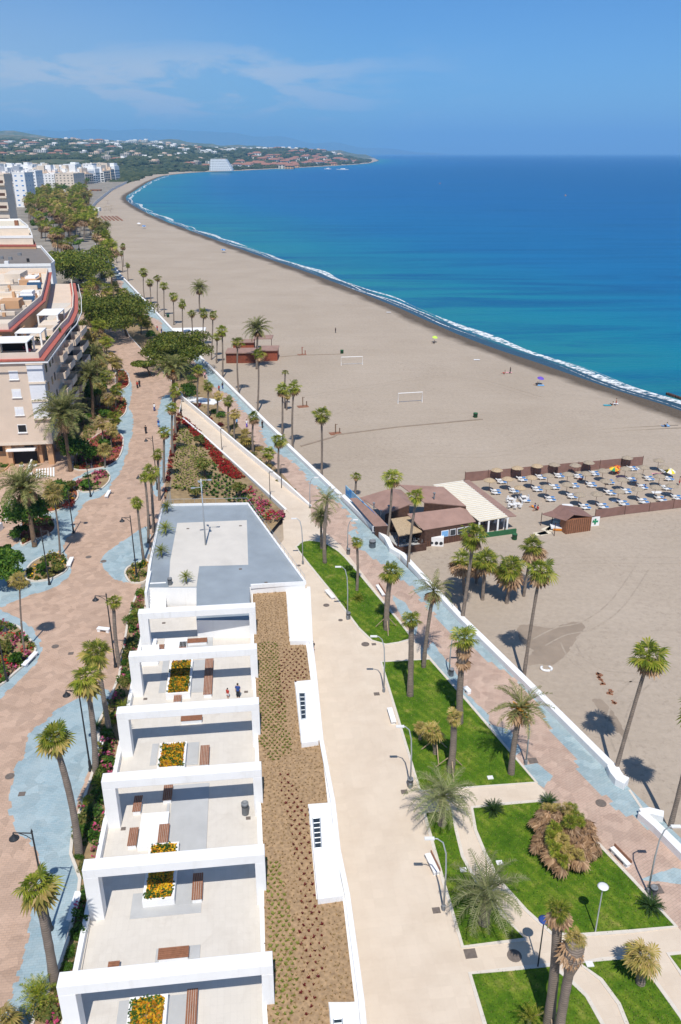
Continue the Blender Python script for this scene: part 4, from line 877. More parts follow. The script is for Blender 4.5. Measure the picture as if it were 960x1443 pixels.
for i, (x, y) in enumerate([(50, 300), (66, 310), (80, 300), (72, 285), (60, 280), (90, 335), (104, 345), (98, 300), (84, 280), (46, 286), (112, 352), (76, 322)]):
    tree('broad_tree', (x, y), 6, 20, 4, ZL, '%s low round tree among the dense palms of the far avenue' % nth(i), MT[['shrub', 'leaf', 'pine'][i % 3]], 90 + i, 420, .6, 6, .8, 'round trees of the far avenue')
# ------------------------------------------------------------------ hedges and flower beds
def bed(px, z, flowers, label, name='flower_bed', soil='soil', n=7.0, h=.75, kerb=True, size=.15, dz=.03, kmat='kerb', cat='flower bed', group=None, k=4):
    p = smooth_poly(poly_px(px, z), k) if k else poly_px(px, z); pw = [(q.x, q.y) for q in p]; xs = [q[0] for q in pw]; ys = [q[1] for q in pw]
    zz = lambda x, y: z
    c = G(*(sum(v) / len(px) for v in zip(*[(q[0], q[1]) for q in px])), z); e = empty(name, c, label, cat, group)
    mb = MB(); mb.face([(q[0], q[1], z + dz) for q in (pw if sum(pw[i][0] * pw[(i + 1) % len(pw)][1] - pw[(i + 1) % len(pw)][0] * pw[i][1] for i in range(len(pw))) > 0 else pw[::-1])]); mb.build('soil', MT[soil], e)
    if kerb:
        q = [Vector((a[0], a[1], 0)) for a in pw]; ribbon(q, .25, z - .1, z + .22, closed=True).build('kerb', MT[kmat], e)
    area = abs(sum(pw[i][0] * pw[(i + 1) % len(pw)][1] - pw[(i + 1) % len(pw)][0] * pw[i][1] for i in range(len(pw)))) / 2; r = random.Random(int(area * 10))
    for mat, share, part in flowers:
        mb = MB(); cen = scatter(pw, max(3, int(area * .35)), r)
        for x0, y0 in cen:
            rad_ = r.uniform(.35, .75)
            for _ in range(int(n * 9 * share)):
                a = r.uniform(0, 6.28); d = rad_ * r.random() ** .5; x, y = x0 + d * math.cos(a), y0 + d * math.sin(a)
                if not inside((x, y), pw): continue
                zz_ = z + dz + .02 + h * (1 - (d / rad_) ** 2) * r.uniform(.3, 1); s = size * r.uniform(.6, 1.3); b = r.uniform(0, 6.28); t = Vector((math.cos(b), math.sin(b), r.uniform(-.6, .6))) * s; w = Vector((-math.sin(b), math.cos(b), r.uniform(-.6, .6))) * s * .7
                p0 = Vector((x, y, zz_)); mb.face([p0 - t, p0 + w, p0 + t, p0 - w])
        if mb.f: tag(mb.build(part, MT[mat], e), kind='stuff')
    return e
G_ = 'planted beds along the avenue'
bed([(-30, 885), (20, 882), (37, 897), (50, 913), (46, 926), (30, 942), (-20, 972)], ZL, [('shrub', 1, 'shrubs'), ('pinkflower', .5, 'pink_flowers'), ('hedge', .8, 'greenery'), ('redflower', .4, 'red_flowers')], 'kerbed bed with pink and red flowers at the lower edge of the avenue', group=G_)
bed([(40, 800), (57, 787), (83, 780), (95, 793), (92, 806), (68, 818), (38, 818)], ZL, [('shrub', 1.2, 'shrubs'), ('hedge', .8, 'greenery'), ('yelflower', .15, 'orange_flowers')], 'kerbed bed of mixed shrubs around the thin pale palm', group=G_)
bed([(30, 768), (43, 764), (73, 752), (78, 740), (66, 728), (32, 737)], ZL, [('shrub', .7, 'shrubs'), ('maroon', .5, 'dark_shrubs')], 'kerbed bed with rust mulch under the largest round tree', soil='rustsoil', group=G_)
bed([(60, 722), (82, 720), (108, 705), (108, 690), (95, 684), (72, 700)], ZL, [('shrub', .8, 'shrubs'), ('yelflower', .3, 'yellow_flowers')], 'kerbed bed with yellow flowers behind the dark red bush', soil='rustsoil', group=G_)
bed([(103, 687), (117, 694), (140, 691), (155, 676), (146, 663), (110, 677)], ZL, [('pinkflower', 1.3, 'pink_flowers'), ('hedge', .5, 'greenery')], 'kerbed bed full of bright pink flowers', group=G_)
bed([(105, 662), (143, 660), (163, 651), (173, 632), (170, 612), (140, 612), (110, 640)], ZL, [('shrub', .9, 'shrubs'), ('pinkflower', .5, 'pink_flowers'), ('redflower', .3, 'red_flowers')], 'long kerbed bed with pink flowers and rust mulch beside the arcade', soil='rustsoil', group=G_)
bed([(133, 582), (160, 592), (177, 582), (176, 562), (152, 560)], ZL, [('shrub', .9, 'shrubs'), ('redflower', .5, 'red_flowers'), ('yellow', .5, 'dry_plants')], 'kerbed bed of red and straw-coloured plants in mid avenue', soil='rustsoil', group=G_)
bed([(165, 549), (180, 545), (182, 535), (176, 524), (164, 524)], ZL, [('redflower', .8, 'red_flowers'), ('shrub', .6, 'shrubs')], 'small kerbed bed of red flowers at the avenue narrowing', soil='rustsoil', group=G_)
bed([(100, 640), (135, 612), (140, 580), (150, 545), (150, 505), (128, 470), (115, 480), (112, 560), (92, 630)], ZL, [('shrub', .9, 'shrubs'), ('yellow', .4, 'dry_plants'), ('hedge', .5, 'greenery'), ('pinkflower', .15, 'flowers')], 'long shrub strip along the foot of the apartment block', kerb=False, group=G_, n=3)
bed([(177, 811), (180, 801), (192, 796), (208, 790), (207, 818), (186, 822)], ZL, [('shrub', 1.2, 'shrubs'), ('hedge', .7, 'greenery'), ('yelflower', .2, 'yellow_flowers')], 'teardrop kerbed bed at the deck corner of the avenue', group=G_)
bed([(196, 832), (180, 880), (168, 955), (140, 1020), (141, 1050), (128, 1100), (108, 1160), (100, 1205), (113, 1240), (103, 1300), (85, 1362), (68, 1400), (40, 1460), (80, 1460), (112, 1375), (135, 1240), (158, 1100), (180, 1000), (196, 910), (206, 850)],
    ZL, [('shrub', .9, 'shrubs'), ('hedge', .8, 'greenery'), ('pinkflower', .3, 'pink_flowers')], 'long planted strip with pink flowers at the foot of the white terrace wall', group=G_, k=2, n=10, h=1.1)
bed([(232, 692), (237, 692), (254, 600), (257, 585), (250, 585), (244, 612)], ZL, [('maroon', 1.6, 'dark_leaves'), ('redflower', .8, 'red_flowers')], 'narrow row of dark red plants along the avenue side of the garden', kerb=False, group='garden flower rows', dz=.05, n=6)
# rows that follow the sloping garden
def zg(x, y):                                        # height of the garden / ramp slope at a world point
    a, b = G(256, 590, 3.0), G(402, 722, .5); d = Vector((b.x - a.x, b.y - a.y)); t = ((x - a.x) * d.x + (y - a.y) * d.y) / d.length_squared
    a2 = a + Vector((d.x, d.y, 0)) * t; off = abs((x - a2.x) * d.y - (y - a2.y) * d.x) / d.length
    zr = 3.0 - 2.5 * max(0, min(1, t)); return min(3.0, zr + off * .16)
def stuffpatch(name, px, mats_, n, rmin, rmax, h, size, label, leafs=10, grid=None):
    pw = [(q.x, q.y) for q in poly_px(px, 2.0)] ; r = random.Random(n); mb = MB()
    for x0, y0 in scatter(pw, n, r):
        z0 = zg(x0, y0); mi = r.randrange(len(mats_)); k = r.uniform(rmin, rmax)
        for _ in range(leafs):
            a = r.uniform(0, 6.28); d = k * r.random() ** .5; s = size * r.uniform(.7, 1.3); p = Vector((x0 + d * math.cos(a), y0 + d * math.sin(a), z0 + .03 + h * (1 - d / k * .7) * r.uniform(.4, 1)))
            b = r.uniform(0, 6.28); t = Vector((math.cos(b), math.sin(b), r.uniform(-.7, .7))) * s; w = Vector((-math.sin(b), math.cos(b), r.uniform(-.7, .7))) * s * .7; mb.face([p - t, p + w, p + t, p - w], mi)
    return tag(mb.build(name, [MT[m] for m in mats_]), label, 'flowers', kind='stuff')
stuffpatch('red_flowers', [(257, 592), (284, 615), (343, 668), (334, 673), (312, 665), (300, 645), (277, 620), (258, 600)], ['redflower'], 430, .3, .6, .4, .16, 'bright red flower strip along the ramp side of the garden', 14)
stuffpatch('pink_flowers', [(352, 678), (400, 718), (376, 728), (352, 705), (345, 690)], ['pinkflower', 'pinkflower', 'redflower', 'tuft'], 110, .25, .5, .35, .15, 'pink flower patch in the lower corner of the garden', 12)
def tufts(name, px, z, sp, mat, r0, hh, label, jit=.18, leaf=6, rot=AL, dens=1.0, zfun=None, seed=1, poly=None):
    pw = poly or [(q.x, q.y) for q in poly_px(px, z)]; r = random.Random(seed); mb = MB(); cs, sn = math.cos(rot), math.sin(rot)
    us = [p[0] * cs + p[1] * sn for p in pw]; vs_ = [-p[0] * sn + p[1] * cs for p in pw]; v = min(vs_); row = 0
    while v < max(vs_):
        u = min(us) + (sp / 2 if row % 2 else 0)
        while u < max(us):
            x, y = u * cs - v * sn + r.uniform(-jit, jit) * sp, u * sn + v * cs + r.uniform(-jit, jit) * sp
            if inside((x, y), pw) and r.random() < dens:
                z0 = zfun(x, y) if zfun else z; k = r0 * r.uniform(.7, 1.25)
                for q in range(leaf):
                    a = r.uniform(0, 6.28); dx, dy = math.cos(a), math.sin(a); el = r.uniform(.25, 1.2); L = k * 1.3
                    tip = (x + dx * L * math.cos(el), y + dy * L * math.cos(el), z0 + hh * math.sin(el) + .05); w = k * .42
                    mb.face([(x - dy * w, y + dx * w, z0 + .02), tip, (x + dy * w, y - dx * w, z0 + .02)])
            u += sp
        v += sp * .82; row += 1
    return tag(mb.build(name, MT[mat]), label, 'ground plants', kind='stuff')
tufts('garden_tufts', [(252, 604), (262, 600), (300, 648), (285, 690), (242, 694)], 2.8, .85, 'tuft', .34, .34, 'rows of straw-coloured tufts in the brown garden', zfun=zg, leaf=8, dens=.9)
tufts('garden_shrubs', [(300, 650), (335, 676), (352, 690), (372, 725), (349, 706), (245, 692), (285, 690)], 2.4, 1.25, 'hedge', .50, .5, 'rows of olive green tufts in the brown garden', zfun=zg, leaf=10, dens=.92)
# bank plants
bush('leaf', (301, 582), 7, 0, 'small round green shrub in the planted bank beside the white slab', group='bank shrubs')
bush('leaf', (312, 588), 9, 0, 'larger round green shrub in the planted bank beside the white slab', group='bank shrubs')
tree('hedge', (267, 555), 17, 25, 1.0, .6, 'dark clipped hedge mass below the spreading pine', MT['hedge'], 31, 1600, .22, 9, .6, None, 0, 'hedge')
for i, (x, y, k, r_) in enumerate([(285, 595, 'redflower', 7), (300, 603, 'maroon', 7), (315, 620, 'shrub', 8), (330, 635, 'tuft', 0), (345, 645, 'shrub', 9), (338, 628, 'shrub', 9), (365, 662, 'yellow', 10), (352, 655, 'shrub', 8), (318, 605, 'shrub', 7), (385, 683, 'shrub', 7), (372, 672, 'shrub', 8), (405, 695, 'shrub', 6), (355, 637, 'yellow', 8), (270, 575, 'maroon', 6), (335, 612, 'yellow', 8)]):
    if r_: bush(k, (x + 10, y - 2), r_ * 1.2, 0, '%s low shrub of the planted bank counted down from the ramp top' % nth(i), group='low bank shrubs', v=i % 2, flat=.7)
tufts('bank_plants', [(282, 570), (312, 596), (360, 642), (405, 684), (396, 672), (360, 640), (325, 605), (300, 575)], 0.0, 1.1, 'tuft', .3, .3, 'scattered low tufts covering the planted bank', leaf=8, dens=.6, seed=4)
bush('maroon', (98, 718), 13, ZL, 'dark red round bush at the foot of the black twin lamp', group='bushes on the avenue')
bush('shrub', (57, 1425), 26, ZL, 'grey-green spiky bush at the bottom corner of the avenue', group='bushes on the avenue', flat=.9)
plant('agave', YOUNG, (57, 1412), 30, ZL, 'pale spiky agave growing over the grey-green bush', zoff=.7)
for i, (x, y, r_) in enumerate([(192, 875, 15), (186, 912, 13), (173, 1005, 15), (160, 1018, 12), (138, 1030, 11), (142, 1112, 14), (125, 1135, 12), (128, 1150, 13), (205, 843, 11)]):
    plant('leafy_plant', [FANS[1], CYCAD, YOUNG][i % 3], (x, y), r_, ZL, '%s leafy plant against the white terrace wall counted towards the camera' % nth(i), group='leafy plants by the terrace wall', zoff=.5)
for i, (x, y, w) in enumerate([(152, 1075, 6), (135, 1165, 7), (105, 1320, 8), (98, 1350, 7), (130, 1180, 6), (149, 1060, 6)]):
    bush('hedge', (x, y), w * 1.6, ZL, '%s clipped green hedge bush at the foot of the terrace wall' % nth(i), group='hedge bushes by the terrace wall', v=i % 2)
# ------------------------------------------------------------------ terrace building
TB = empty('terrace_building', B(6.3, 22, 0), 'long white terrace building with six white portal frames, roof deck and planted roof', 'building')
def tb(name, mb, mat, parent=None, **k): return mb.build(name, mat, parent or TB, **k)
FT = [0.0, 9.05, 18.15, 27.15, 36.5, 45.1]           # back edges of the frames' tops along the building
deck = [(230, 713), (349, 711), (430, 822), (352, 827), (352, 874), (277, 874), (277, 828), (207, 828), (213, 790)]
dw = poly_px(deck, ZD)
mb = MB(); mb.bbox(-.35, 13.2, -11, 54.0, -.2, ZT); tb('terrace_floor', mb, MT['terrace'])
mb = MB(); mb.prism([(p.x, p.y) for p in dw], 0, ZD); o = tb('roof_deck', mb, [MT['white']])
mb = MB(); mb.face([(p.x, p.y, ZD + .006) for p in dw][::-1]); o = tb('deck_tiles', mb, MT['decktile'])
wp = poly_px([(250, 737), (348, 733), (350, 796), (281, 798), (277, 827), (238, 827), (240, 790)], ZD); mb = MB(); mb.face([(p.x, p.y, ZD + .012) for p in wp][::-1]); tb('deck_paving', mb, MT['deckwhite'])
for i in range(len(TB.children)):
    me = TB.children[i].data
    if TB.children[i].name.startswith('deck_'):
        for p in me.polygons:
            if p.normal.z < 0: me.flip_normals(); break
mb = MB(); ribbon([dw[8], dw[0], dw[1], dw[2], dw[3] + (dw[2] - dw[3]) * .02], .3, ZD - .2, ZD + .32, mb); ribbon([dw[7], dw[8]], .3, ZD - .2, ZD + .32, mb); tb('parapet', mb, MT['white'], bevel=.02)
mb = MB(); rp = [dw[8], dw[0], dw[1], dw[2]]
for a, b in zip(rp, rp[1:]):
    n = int((b - a).length / 1.6)
    for i in range(n + 1): p = a.lerp(b, i / n); mb.tube([(p.x, p.y, ZD + .3), (p.x, p.y, ZD + 1.1)], .02, 5)
    mb.tube([(a.x, a.y, ZD + 1.1), (b.x, b.y, ZD + 1.1)], .025, 5)
tb('railing', mb, MT['steel'])
mb = MB(); a, b = ST_(dw[7]), ST_(dw[6])
# stair flights beside the deck
mb2 = MB()
s0, t0 = ST_(G(215, 815, ZD))
for i in range(9): mb2.bbox(s0 - .2, s0 + 1.8, t0 - 3.9 + .3 * i, t0 - 3.6 + .3 * i, ZT, ZT + .27 * (i + 1))
mb2.bbox(s0 - .5, s0 - .2, t0 - 4.5, t0 + 1.2, ZT, ZD + .5); tb('stairs', mb2, MT['white'])
mb2 = MB()
for i in range(7): mb2.bbox(.2, 2.1, 43.0 - .32 * i, 43.32 - .32 * i, ZT, ZT + 1.3 - .18 * i)
tb('stairs', mb2, MT['white'])
for i, t in enumerate(FT):                           # portal frames
    L = 13.05 if i else 13.3
    mb = MB(); z0, z1 = 7.2, 8.0; d = 1.05
    mb.bbox(0, L, t - d, t, z0, z1); mb.bbox(.0, 1.05, t - d + .003, t - .003, ZT - .4, z0); mb.bbox(L - .75, L, t - d + .003, t - .003, ZT - .4, z0)
    tb('portal_frame', mb, MT['white'], bevel=.03)
mb = MB(); mb.bbox(-.35, .02, -11, 46.9, 1.5, ZT + .75); tb('side_wall', mb, MT['white'], bevel=.02)
mb = MB(); mb.bbox(12.5, 13.16, -11, 47.0, ZT - .2, ZT + 1.35); tb('side_wall', mb, MT['white'], bevel=.02)
# planted roof
roof = [(356, 829), (403, 829), (408, 904), (431, 904), (438, 958), (415, 960), (424, 1047), (452, 1043), (462, 1131), (434, 1133), (446, 1268), (483, 1265), (500, 1412), (463, 1412), (468, 1480), (380, 1480), (375, 1400), (371, 1200), (364, 1040), (359, 930)]
rw = poly_px(roof, ZR); base = poly_px([(355, 829), (433, 829), (436, 905), (442, 960), (450, 1045), (466, 1132), (473, 1200), (486, 1265), (505, 1412), (512, 1490), (378, 1490), (371, 1200), (359, 930)], ZR)
mb = MB(); mb.prism([(p.x, p.y) for p in base], -.2, ZR - .02); tb('roof_block', mb, MT['white'])
mb = MB(); mb.face([(p.x, p.y, ZR) for p in rw]); o = tb('planted_roof', mb, MT['roofgravel'])
bm = bmesh.new(); bm.from_mesh(o.data); bmesh.ops.triangulate(bm, faces=bm.faces[:], ngon_method='EAR_CLIP')
for f in bm.faces:
    f.normal_update()
    if f.normal.z < 0: f.normal_flip()
bm.to_mesh(o.data); bm.free()
for q, vent in (([(404, 833), (434, 833), (436, 903), (409, 903)], None), ([(416, 962), (440, 960), (449, 1044), (425, 1047)], [(422, 977), (429.5, 977), (431, 1013), (425, 1014)]), ([(435, 1134), (465, 1132), (484, 1262), (448, 1267)], [(441, 1154), (451, 1153), (453, 1195), (444, 1196)]), ([(464, 1414), (504, 1411), (514, 1490), (470, 1490)], [(470, 1437), (482, 1436), (484, 1475), (474, 1476)])):
    zz = ZR + .55; mb = MB(); mb.prism([(p.x, p.y) for p in poly_px(q, zz)], ZR - .3, zz); o = tb('roof_box', mb, MT['white'], bevel=.02)
    if vent:
        v = poly_px(vent, zz); mb = MB(); mb.prism([(p.x, p.y) for p in v], zz - .1, zz + .03); w = tb('skylight', mb, MT['glass'], o)
        mb = MB()
        for j in range(7):
            f = j / 6; a, b = v[0].lerp(v[3], f), v[1].lerp(v[2], f); mb.tube([(a.x, a.y, zz + .05), (b.x, b.y, zz + .05)], .045, 5)
        for a, b in ((v[0], v[3]), (v[1], v[2])): mb.tube([(a.x, a.y, zz + .05), (b.x, b.y, zz + .05)], .045, 5)
        tb('skylight_frame', mb, MT['steel'], o)
mb = MB(); ep = [base[i] for i in (1, 2, 3, 4, 5, 6, 7, 8, 9)]; ribbon(ep, .4, -.1, ZR + .25, mb, side=.5); tb('parapet', mb, MT['white'], bevel=.02)
tufts('roof_tufts', None, ZR, .40, 'strawtuft', .11, .12, 'fine straw-coloured planting covering the brown roof', poly=[(p.x, p.y) for p in rw], leaf=4, dens=.85, seed=9, jit=.3)
tufts('roof_tufts_green', [(362, 905), (390, 905), (400, 985), (412, 1060), (385, 1075), (366, 1050)], ZR, .47, 'tuft', .17, .16, 'olive tufts in a patch of the brown roof', leaf=8, seed=10, jit=.08)
tufts('roof_tufts_green', [(375, 1210), (392, 1215), (420, 1330), (420, 1420), (400, 1480), (382, 1480)], ZR, .47, 'tuft', .17, .16, 'olive tufts in the lower patch of the brown roof', leaf=8, seed=11, jit=.08)
tufts('roof_tufts_red', [(390, 950), (402, 915), (431, 915), (437, 956), (412, 962), (400, 1000), (390, 1010)], ZR, .62, 'maroon', .15, .15, 'dark maroon tufts on the upper brown roof', leaf=9, seed=12, jit=.08)
tufts('roof_tufts_red', [(390, 1082), (405, 1090), (436, 1140), (440, 1210), (446, 1268), (462, 1320), (440, 1440), (425, 1440), (420, 1230), (400, 1130)], ZR, .62, 'maroon', .15, .15, 'dark maroon tufts in a band down the brown roof', leaf=9, seed=13, jit=.08)
# slabs, benches, planters on the terraces
def slab(px, h, name='platform', mat='slab'):
    s0, s1, t0, t1 = brect(*px, ZT + h); mb = MB(); mb.bbox(s0, s1, t0, t1, ZT - .1, ZT + h); tb(name, mb, MT[mat], bevel=.015)
for px, h in (((240, 1105, 293, 1200), .10), ((236, 1103, 240, 1160), .08), ((186, 1255, 284, 1290), .06), ((270, 930, 289, 975), .10), ((227, 930, 236, 976), .05), ((262, 1046, 280, 1077), .10), ((213, 1048, 222, 1078), .06), ((234, 1402, 262, 1460), .1), ((165, 1410, 180, 1460), .06), ((220, 1334, 282, 1352), .1), ((264, 899, 300, 912), .1), ((246, 1226, 271, 1275), .08)): slab(px, h)
for px, h in (((197, 1145, 236, 1192), .42), ((232, 899, 264, 912), .5), ((210, 900, 220, 916), .5)): slab(px, h, 'low_wall', 'white')
mb = MB(); a = brect(369, 1135, 380, 1166, ZT)
for i in range(4): mb.bbox(a[0] + .18 * i, a[1], a[2], a[3], ZT + .04 * i, ZT + .04 * (i + 1))
tb('step', mb, MT['white'])
BN = [((288, 928, 300, 978), 'second'), ((245, 978, 256, 988), 'second'), ((282, 1050, 295, 1077), 'third'), ((188, 1121, 200, 1143), 'fourth'), ((181, 1166, 194, 1191), 'fourth'), ((223, 1161, 238, 1190), 'fourth'), ((230, 1106, 243, 1127), 'fourth'),
      ((271, 1230, 286, 1267), 'fifth'), ((262, 1393, 278, 1450), 'sixth'), ((223, 1334, 266, 1350), 'fifth'), ((264, 899, 292, 905), 'first'), ((222, 908, 232, 916), 'first'), ((253, 904, 263, 913), 'first'), ((255, 1008, 285, 1015), 'third'), ((152, 1358, 168, 1364), 'fifth')]
desc = ['long brown bench beside the yellow flower box', 'short brown bench in front of the yellow flower box', 'brown bench by the grey platform', 'brown bench near the side wall, farther of two', 'brown bench near the side wall, nearer of two', 'brown bench against the low white block, nearer of two', 'brown bench against the low white block, farther of two',
        'long brown bench beside the grey platform', 'long brown bench beside the grey platform', 'wide brown bench on a grey slab', 'wide brown bench on a grey slab', 'small brown seat nearest the side wall', 'small brown seat beside the white block', 'wide brown bench under the frame', 'small brown seat close to the nearest frame']
for (px, bay), d in zip(BN, desc):
    s0, s1, t0, t1 = brect(*px, ZT + .5); t1 = max(t1, t0 + .55); s1 = max(s1, s0 + .55); c = B((s0 + s1) / 2, (t0 + t1) / 2, ZT); e = empty('terrace_bench', c, '%s, %s terrace bay from the deck' % (d, bay), 'bench', 'wooden benches on the terraces')
    mb = MB(); mb.bbox(s0 + .06, s1 - .06, t0 + .06, t1 - .06, ZT, ZT + .44); mb.build('base', MT['white'], e)
    mb = MB(); n = max(3, int((s1 - s0) / .14)) if s1 - s0 < t1 - t0 else max(3, int((t1 - t0) / .14))
    for i in range(n):
        if s1 - s0 < t1 - t0: w = (s1 - s0) / n; mb.bbox(s0 + w * i + .012, s0 + w * (i + 1) - .012, t0, t1, ZT + .443, ZT + .5)
        else: w = (t1 - t0) / n; mb.bbox(s0, s1, t0 + w * i + .012, t0 + w * (i + 1) - .012, ZT + .443, ZT + .5)
    mb.build('seat', MT['wood'], e)
for i, (px, bay) in enumerate([((237, 930, 270, 977), 'second'), ((224, 1046, 262, 1082), 'third'), ((200, 1194, 248, 1273), 'fifth'), ((179, 1403, 234, 1475), 'sixth')]):
    h = .7; s0, s1, t0, t1 = brect(*px, ZT + h)
    if i == 2: s0, s1, t0, t1 = brect(203, 1232, 247, 1268, ZT + h); t1 += 3.2
    if i == 0 or i == 1 : pass
    c = B((s0 + s1) / 2, (t0 + t1) / 2, ZT); e = empty('flower_box', c, 'white box of yellow and orange flowers in the %s terrace bay from the deck' % bay, 'planter', 'white flower boxes on the terraces')
    mb = MB(); w = .22
    mb.bbox(s0, s1, t0, t0 + w, ZT, ZT + h); mb.bbox(s0, s1, t1 - w, t1, ZT, ZT + h); mb.bbox(s0, s0 + w, t0 + w, t1 - w, ZT, ZT + h); mb.bbox(s1 - w, s1, t0 + w, t1 - w, ZT, ZT + h); mb.build('box', MT['white'], e)
    mb = MB(); mb.bbox(s0 + w, s1 - w, t0 + w, t1 - w, ZT + .1, ZT + h - .12); mb.build('soil', MT['soil'], e)
    mb = MB(); r = random.Random(i); ar = (s1 - s0) * (t1 - t0)
    for _ in range(int(ar * 130)):
        s, t = r.uniform(s0 + w, s1 - w), r.uniform(t0 + w, t1 - w); p = B(s, t, ZT + h - .1 + r.uniform(0, .28)); k = .085 * r.uniform(.6, 1.3); a = r.uniform(0, 6.28)
        x = Vector((math.cos(a), math.sin(a), r.uniform(-.5, .5))) * k; y = Vector((-math.sin(a), math.cos(a), r.uniform(-.5, .5))) * k; mb.face([p - x, p + y, p + x, p - y])
    mb.build('flowers', MT['yelflower'], e)
    mb = MB()
    for _ in range(int(ar * 5)):
        s, t = r.uniform(s0 + w, s1 - w), r.uniform(t0 + w, t1 - w)
        for q in range(9):
            p = B(s + r.uniform(-.2, .2), t + r.uniform(-.2, .2), ZT + h + r.uniform(0, .26)); a = r.uniform(0, 6.28); x = Vector((math.cos(a), math.sin(a), r.uniform(-.7, .7))) * .1; y = Vector((-math.sin(a), math.cos(a), .3)) * .06; mb.face([p - x, p + y, p + x, p - y])
    mb.build('greenery', MT['hedge'], e)
for px, z, r_, lab in (((236, 722), ZD, 12, 'potted palm at the far corner of the blue-grey deck'), ((234, 753), ZD, 15, 'yellow-green spiky plant half way along the deck side wall'), ((228, 785), ZD, 14, 'spiky plant at the near end of the deck side wall'), ((263, 822), ZD, 13, 'spiky plant on the deck above the white stair block')):
    b = G(px[0], px[1], z); e = empty('deck_plant', b, lab, 'plant', 'spiky plants on the deck'); mb = MB(); mb.tube([(0, 0, 0), (0, 0, .9)], [.12, .1], 8); link('trunk', mb.mesh('trunk', MT['trunk']), e); link('crown', [YOUNG, DATE[2]][0], e, (0, 0, .85), (0, 0, 1), r_ * mpp(b) * .85)
# drains on the terraces and covers in the paving
def cover(px, z, r, label, sq=False, dz=.016, name='drain_cover'):
    b = G(px[0], px[1], z); mb = MB()
    if sq: mb.box((b.x, b.y, z + dz), (r * 1.8, r * 1.6, .02), AL)
    else: mb.lathe([(r, 0), (r, .02), (r * .9, .026), (.01, .026)], (b.x, b.y, z + dz - .01), 16)
    tag(mb.build(name, MT['iron']), label, 'drain cover', 'covers in the paving')
for i, (px, z, r, s) in enumerate([((460, 853), 0, .42, 0), ((515, 908), 0, .5, 0), ((480, 874), 0, .3, 0), ((527, 908), 0, .3, 1), ((531, 978), 0, .35, 1), ((570, 1116), 0, .35, 1), ((421, 797), 0, .3, 0), ((725, 1347), 0, .55, 0), ((663, 1344), 0, .5, 1), ((847, 1132), 0, .5, 0), ((751, 1072), 0, .5, 1), ((924, 1253), 0, .6, 1), ((615, 1283), 0, .35, 1)]):
    cover(px, z, r, '%s cover of the pale plaza and promenade counted from the ramp foot' % nth(i), s, .02)
for i, (px, s) in enumerate([((125, 785), 0), ((146, 791), 0), ((78, 911), 0), ((100, 921), 1), ((14, 1094), 0), ((31, 1119), 1), ((182, 702), 1), ((203, 661), 0), ((158, 695), 1)]):
    cover(px, ZL, .42 if not s else .33, '%s dark cover in the brown avenue paving' % nth(i), s)
for i, (px, z) in enumerate([((205, 985), ZT), ((174, 1168), ZT), ((350, 1153), ZT), ((347, 975), ZT), ((231, 878), ZT), ((312, 883), ZT), ((265, 745), ZD), ((339, 741), ZD), ((339, 802), ZD), ((375, 821), ZD)]):
    cover(px, z, .22, '%s small floor drain of the white terrace and deck' % nth(i), True)
for i in range(26):
    f = i / 25; x = [(196, 838), (184, 882), (174, 955), (158, 1010), (147, 1052), (138, 1100), (120, 1165), (112, 1210), (122, 1240), (112, 1300), (95, 1362), (80, 1400)]; q = f * 10.99; j = int(q); x, y = [x[j][k] + (x[j + 1][k] - x[j][k]) * (q - j) for k in (0, 1)]
    bush(['hedge', 'shrub', 'leaf', 'hedge'][i % 4], (x + 3 * (i % 2), y), 8 + 3 * ((i * 7) % 3), ZL, '%s leafy bush in the strip below the terrace wall, counted towards the camera' % nth(i), group='leafy bushes of the terrace strip', v=i % 2, flat=.9)
# ------------------------------------------------------------------ sea wall
def wall_px(px, z, w, z0, z1, label, name='sea_wall', mat='white', group=None, cat='wall', step=4, bevel=.03):
    p = resample([G(x, y, z) for x, y in px], step); mb = MB(); ribbon(p, w, z0, z1, mb); return tag(mb.build(name, MT[mat], bevel=bevel), label, cat, group)
wall_px([(566, 785), (650, 876), (740, 965), (820, 1045), (868, 1093)], 0, .75, -1.2, .75, 'white sea wall from the beach bar entrance down to the curved end')
cv = [(862, 1087), (866, 1096), (872, 1104), (882, 1109)]
wall_px(cv, 0, 1.1, -1.2, .78, 'short curved white end block of the sea wall at the beach opening', step=1)
wall_px([(902, 1152), (925, 1172), (960, 1207), (1060, 1305), (1180, 1420)], 0, .75, -1.2, .75, 'white sea wall section beyond the beach opening')
wall_px([(902, 1152), (915, 1150), (934, 1155)], 0, .8, -1.2, .7, 'short white return wall at the beach opening', step=1)
wall_px([(483, 703), (510, 729), (545, 764), (552, 778), (566, 786)], 0, .75, -1.2, .8, 'white wall along the mural side of the beach bar', step=2)
wall_px([(480, 702), (430, 654), (405, 630)], 0, .7, -1.2, .75, 'white sea wall between the beach bar and the notch by the palm pair')
wall_px([(400, 622), (380, 603), (330, 553), (290, 513)], 0, .7, -1.2, .75, 'white sea wall beside the planted bank as far as the red-brown hut')
wall_px([(288, 511), (250, 474), (210, 431), (170, 389), (150, 363)], 0, .7, -1.2, .75, 'farthest white sea wall section beyond the red-brown hut')
wall_px([(887, 1113), (905, 1140)], 0, .25, -.4, .05, 'low pink kerb across the beach opening', 'kerb', 'kerb', None, 'kerb', 1)
for i, px in enumerate([[(250, 466), (290, 466)], [(255, 472), (275, 472)]][:1]):
    a, b = G(252, 466, ZB), G(278, 466, ZB); mb = MB(); mb.box(((a.x + b.x) / 2, a.y, ZB + .25), (12, 5.5, .5), .1); tag(mb.build('beach_slab', MT['white'], bevel=.03), 'pale concrete slab on the sand beside the far palm row', 'slab')
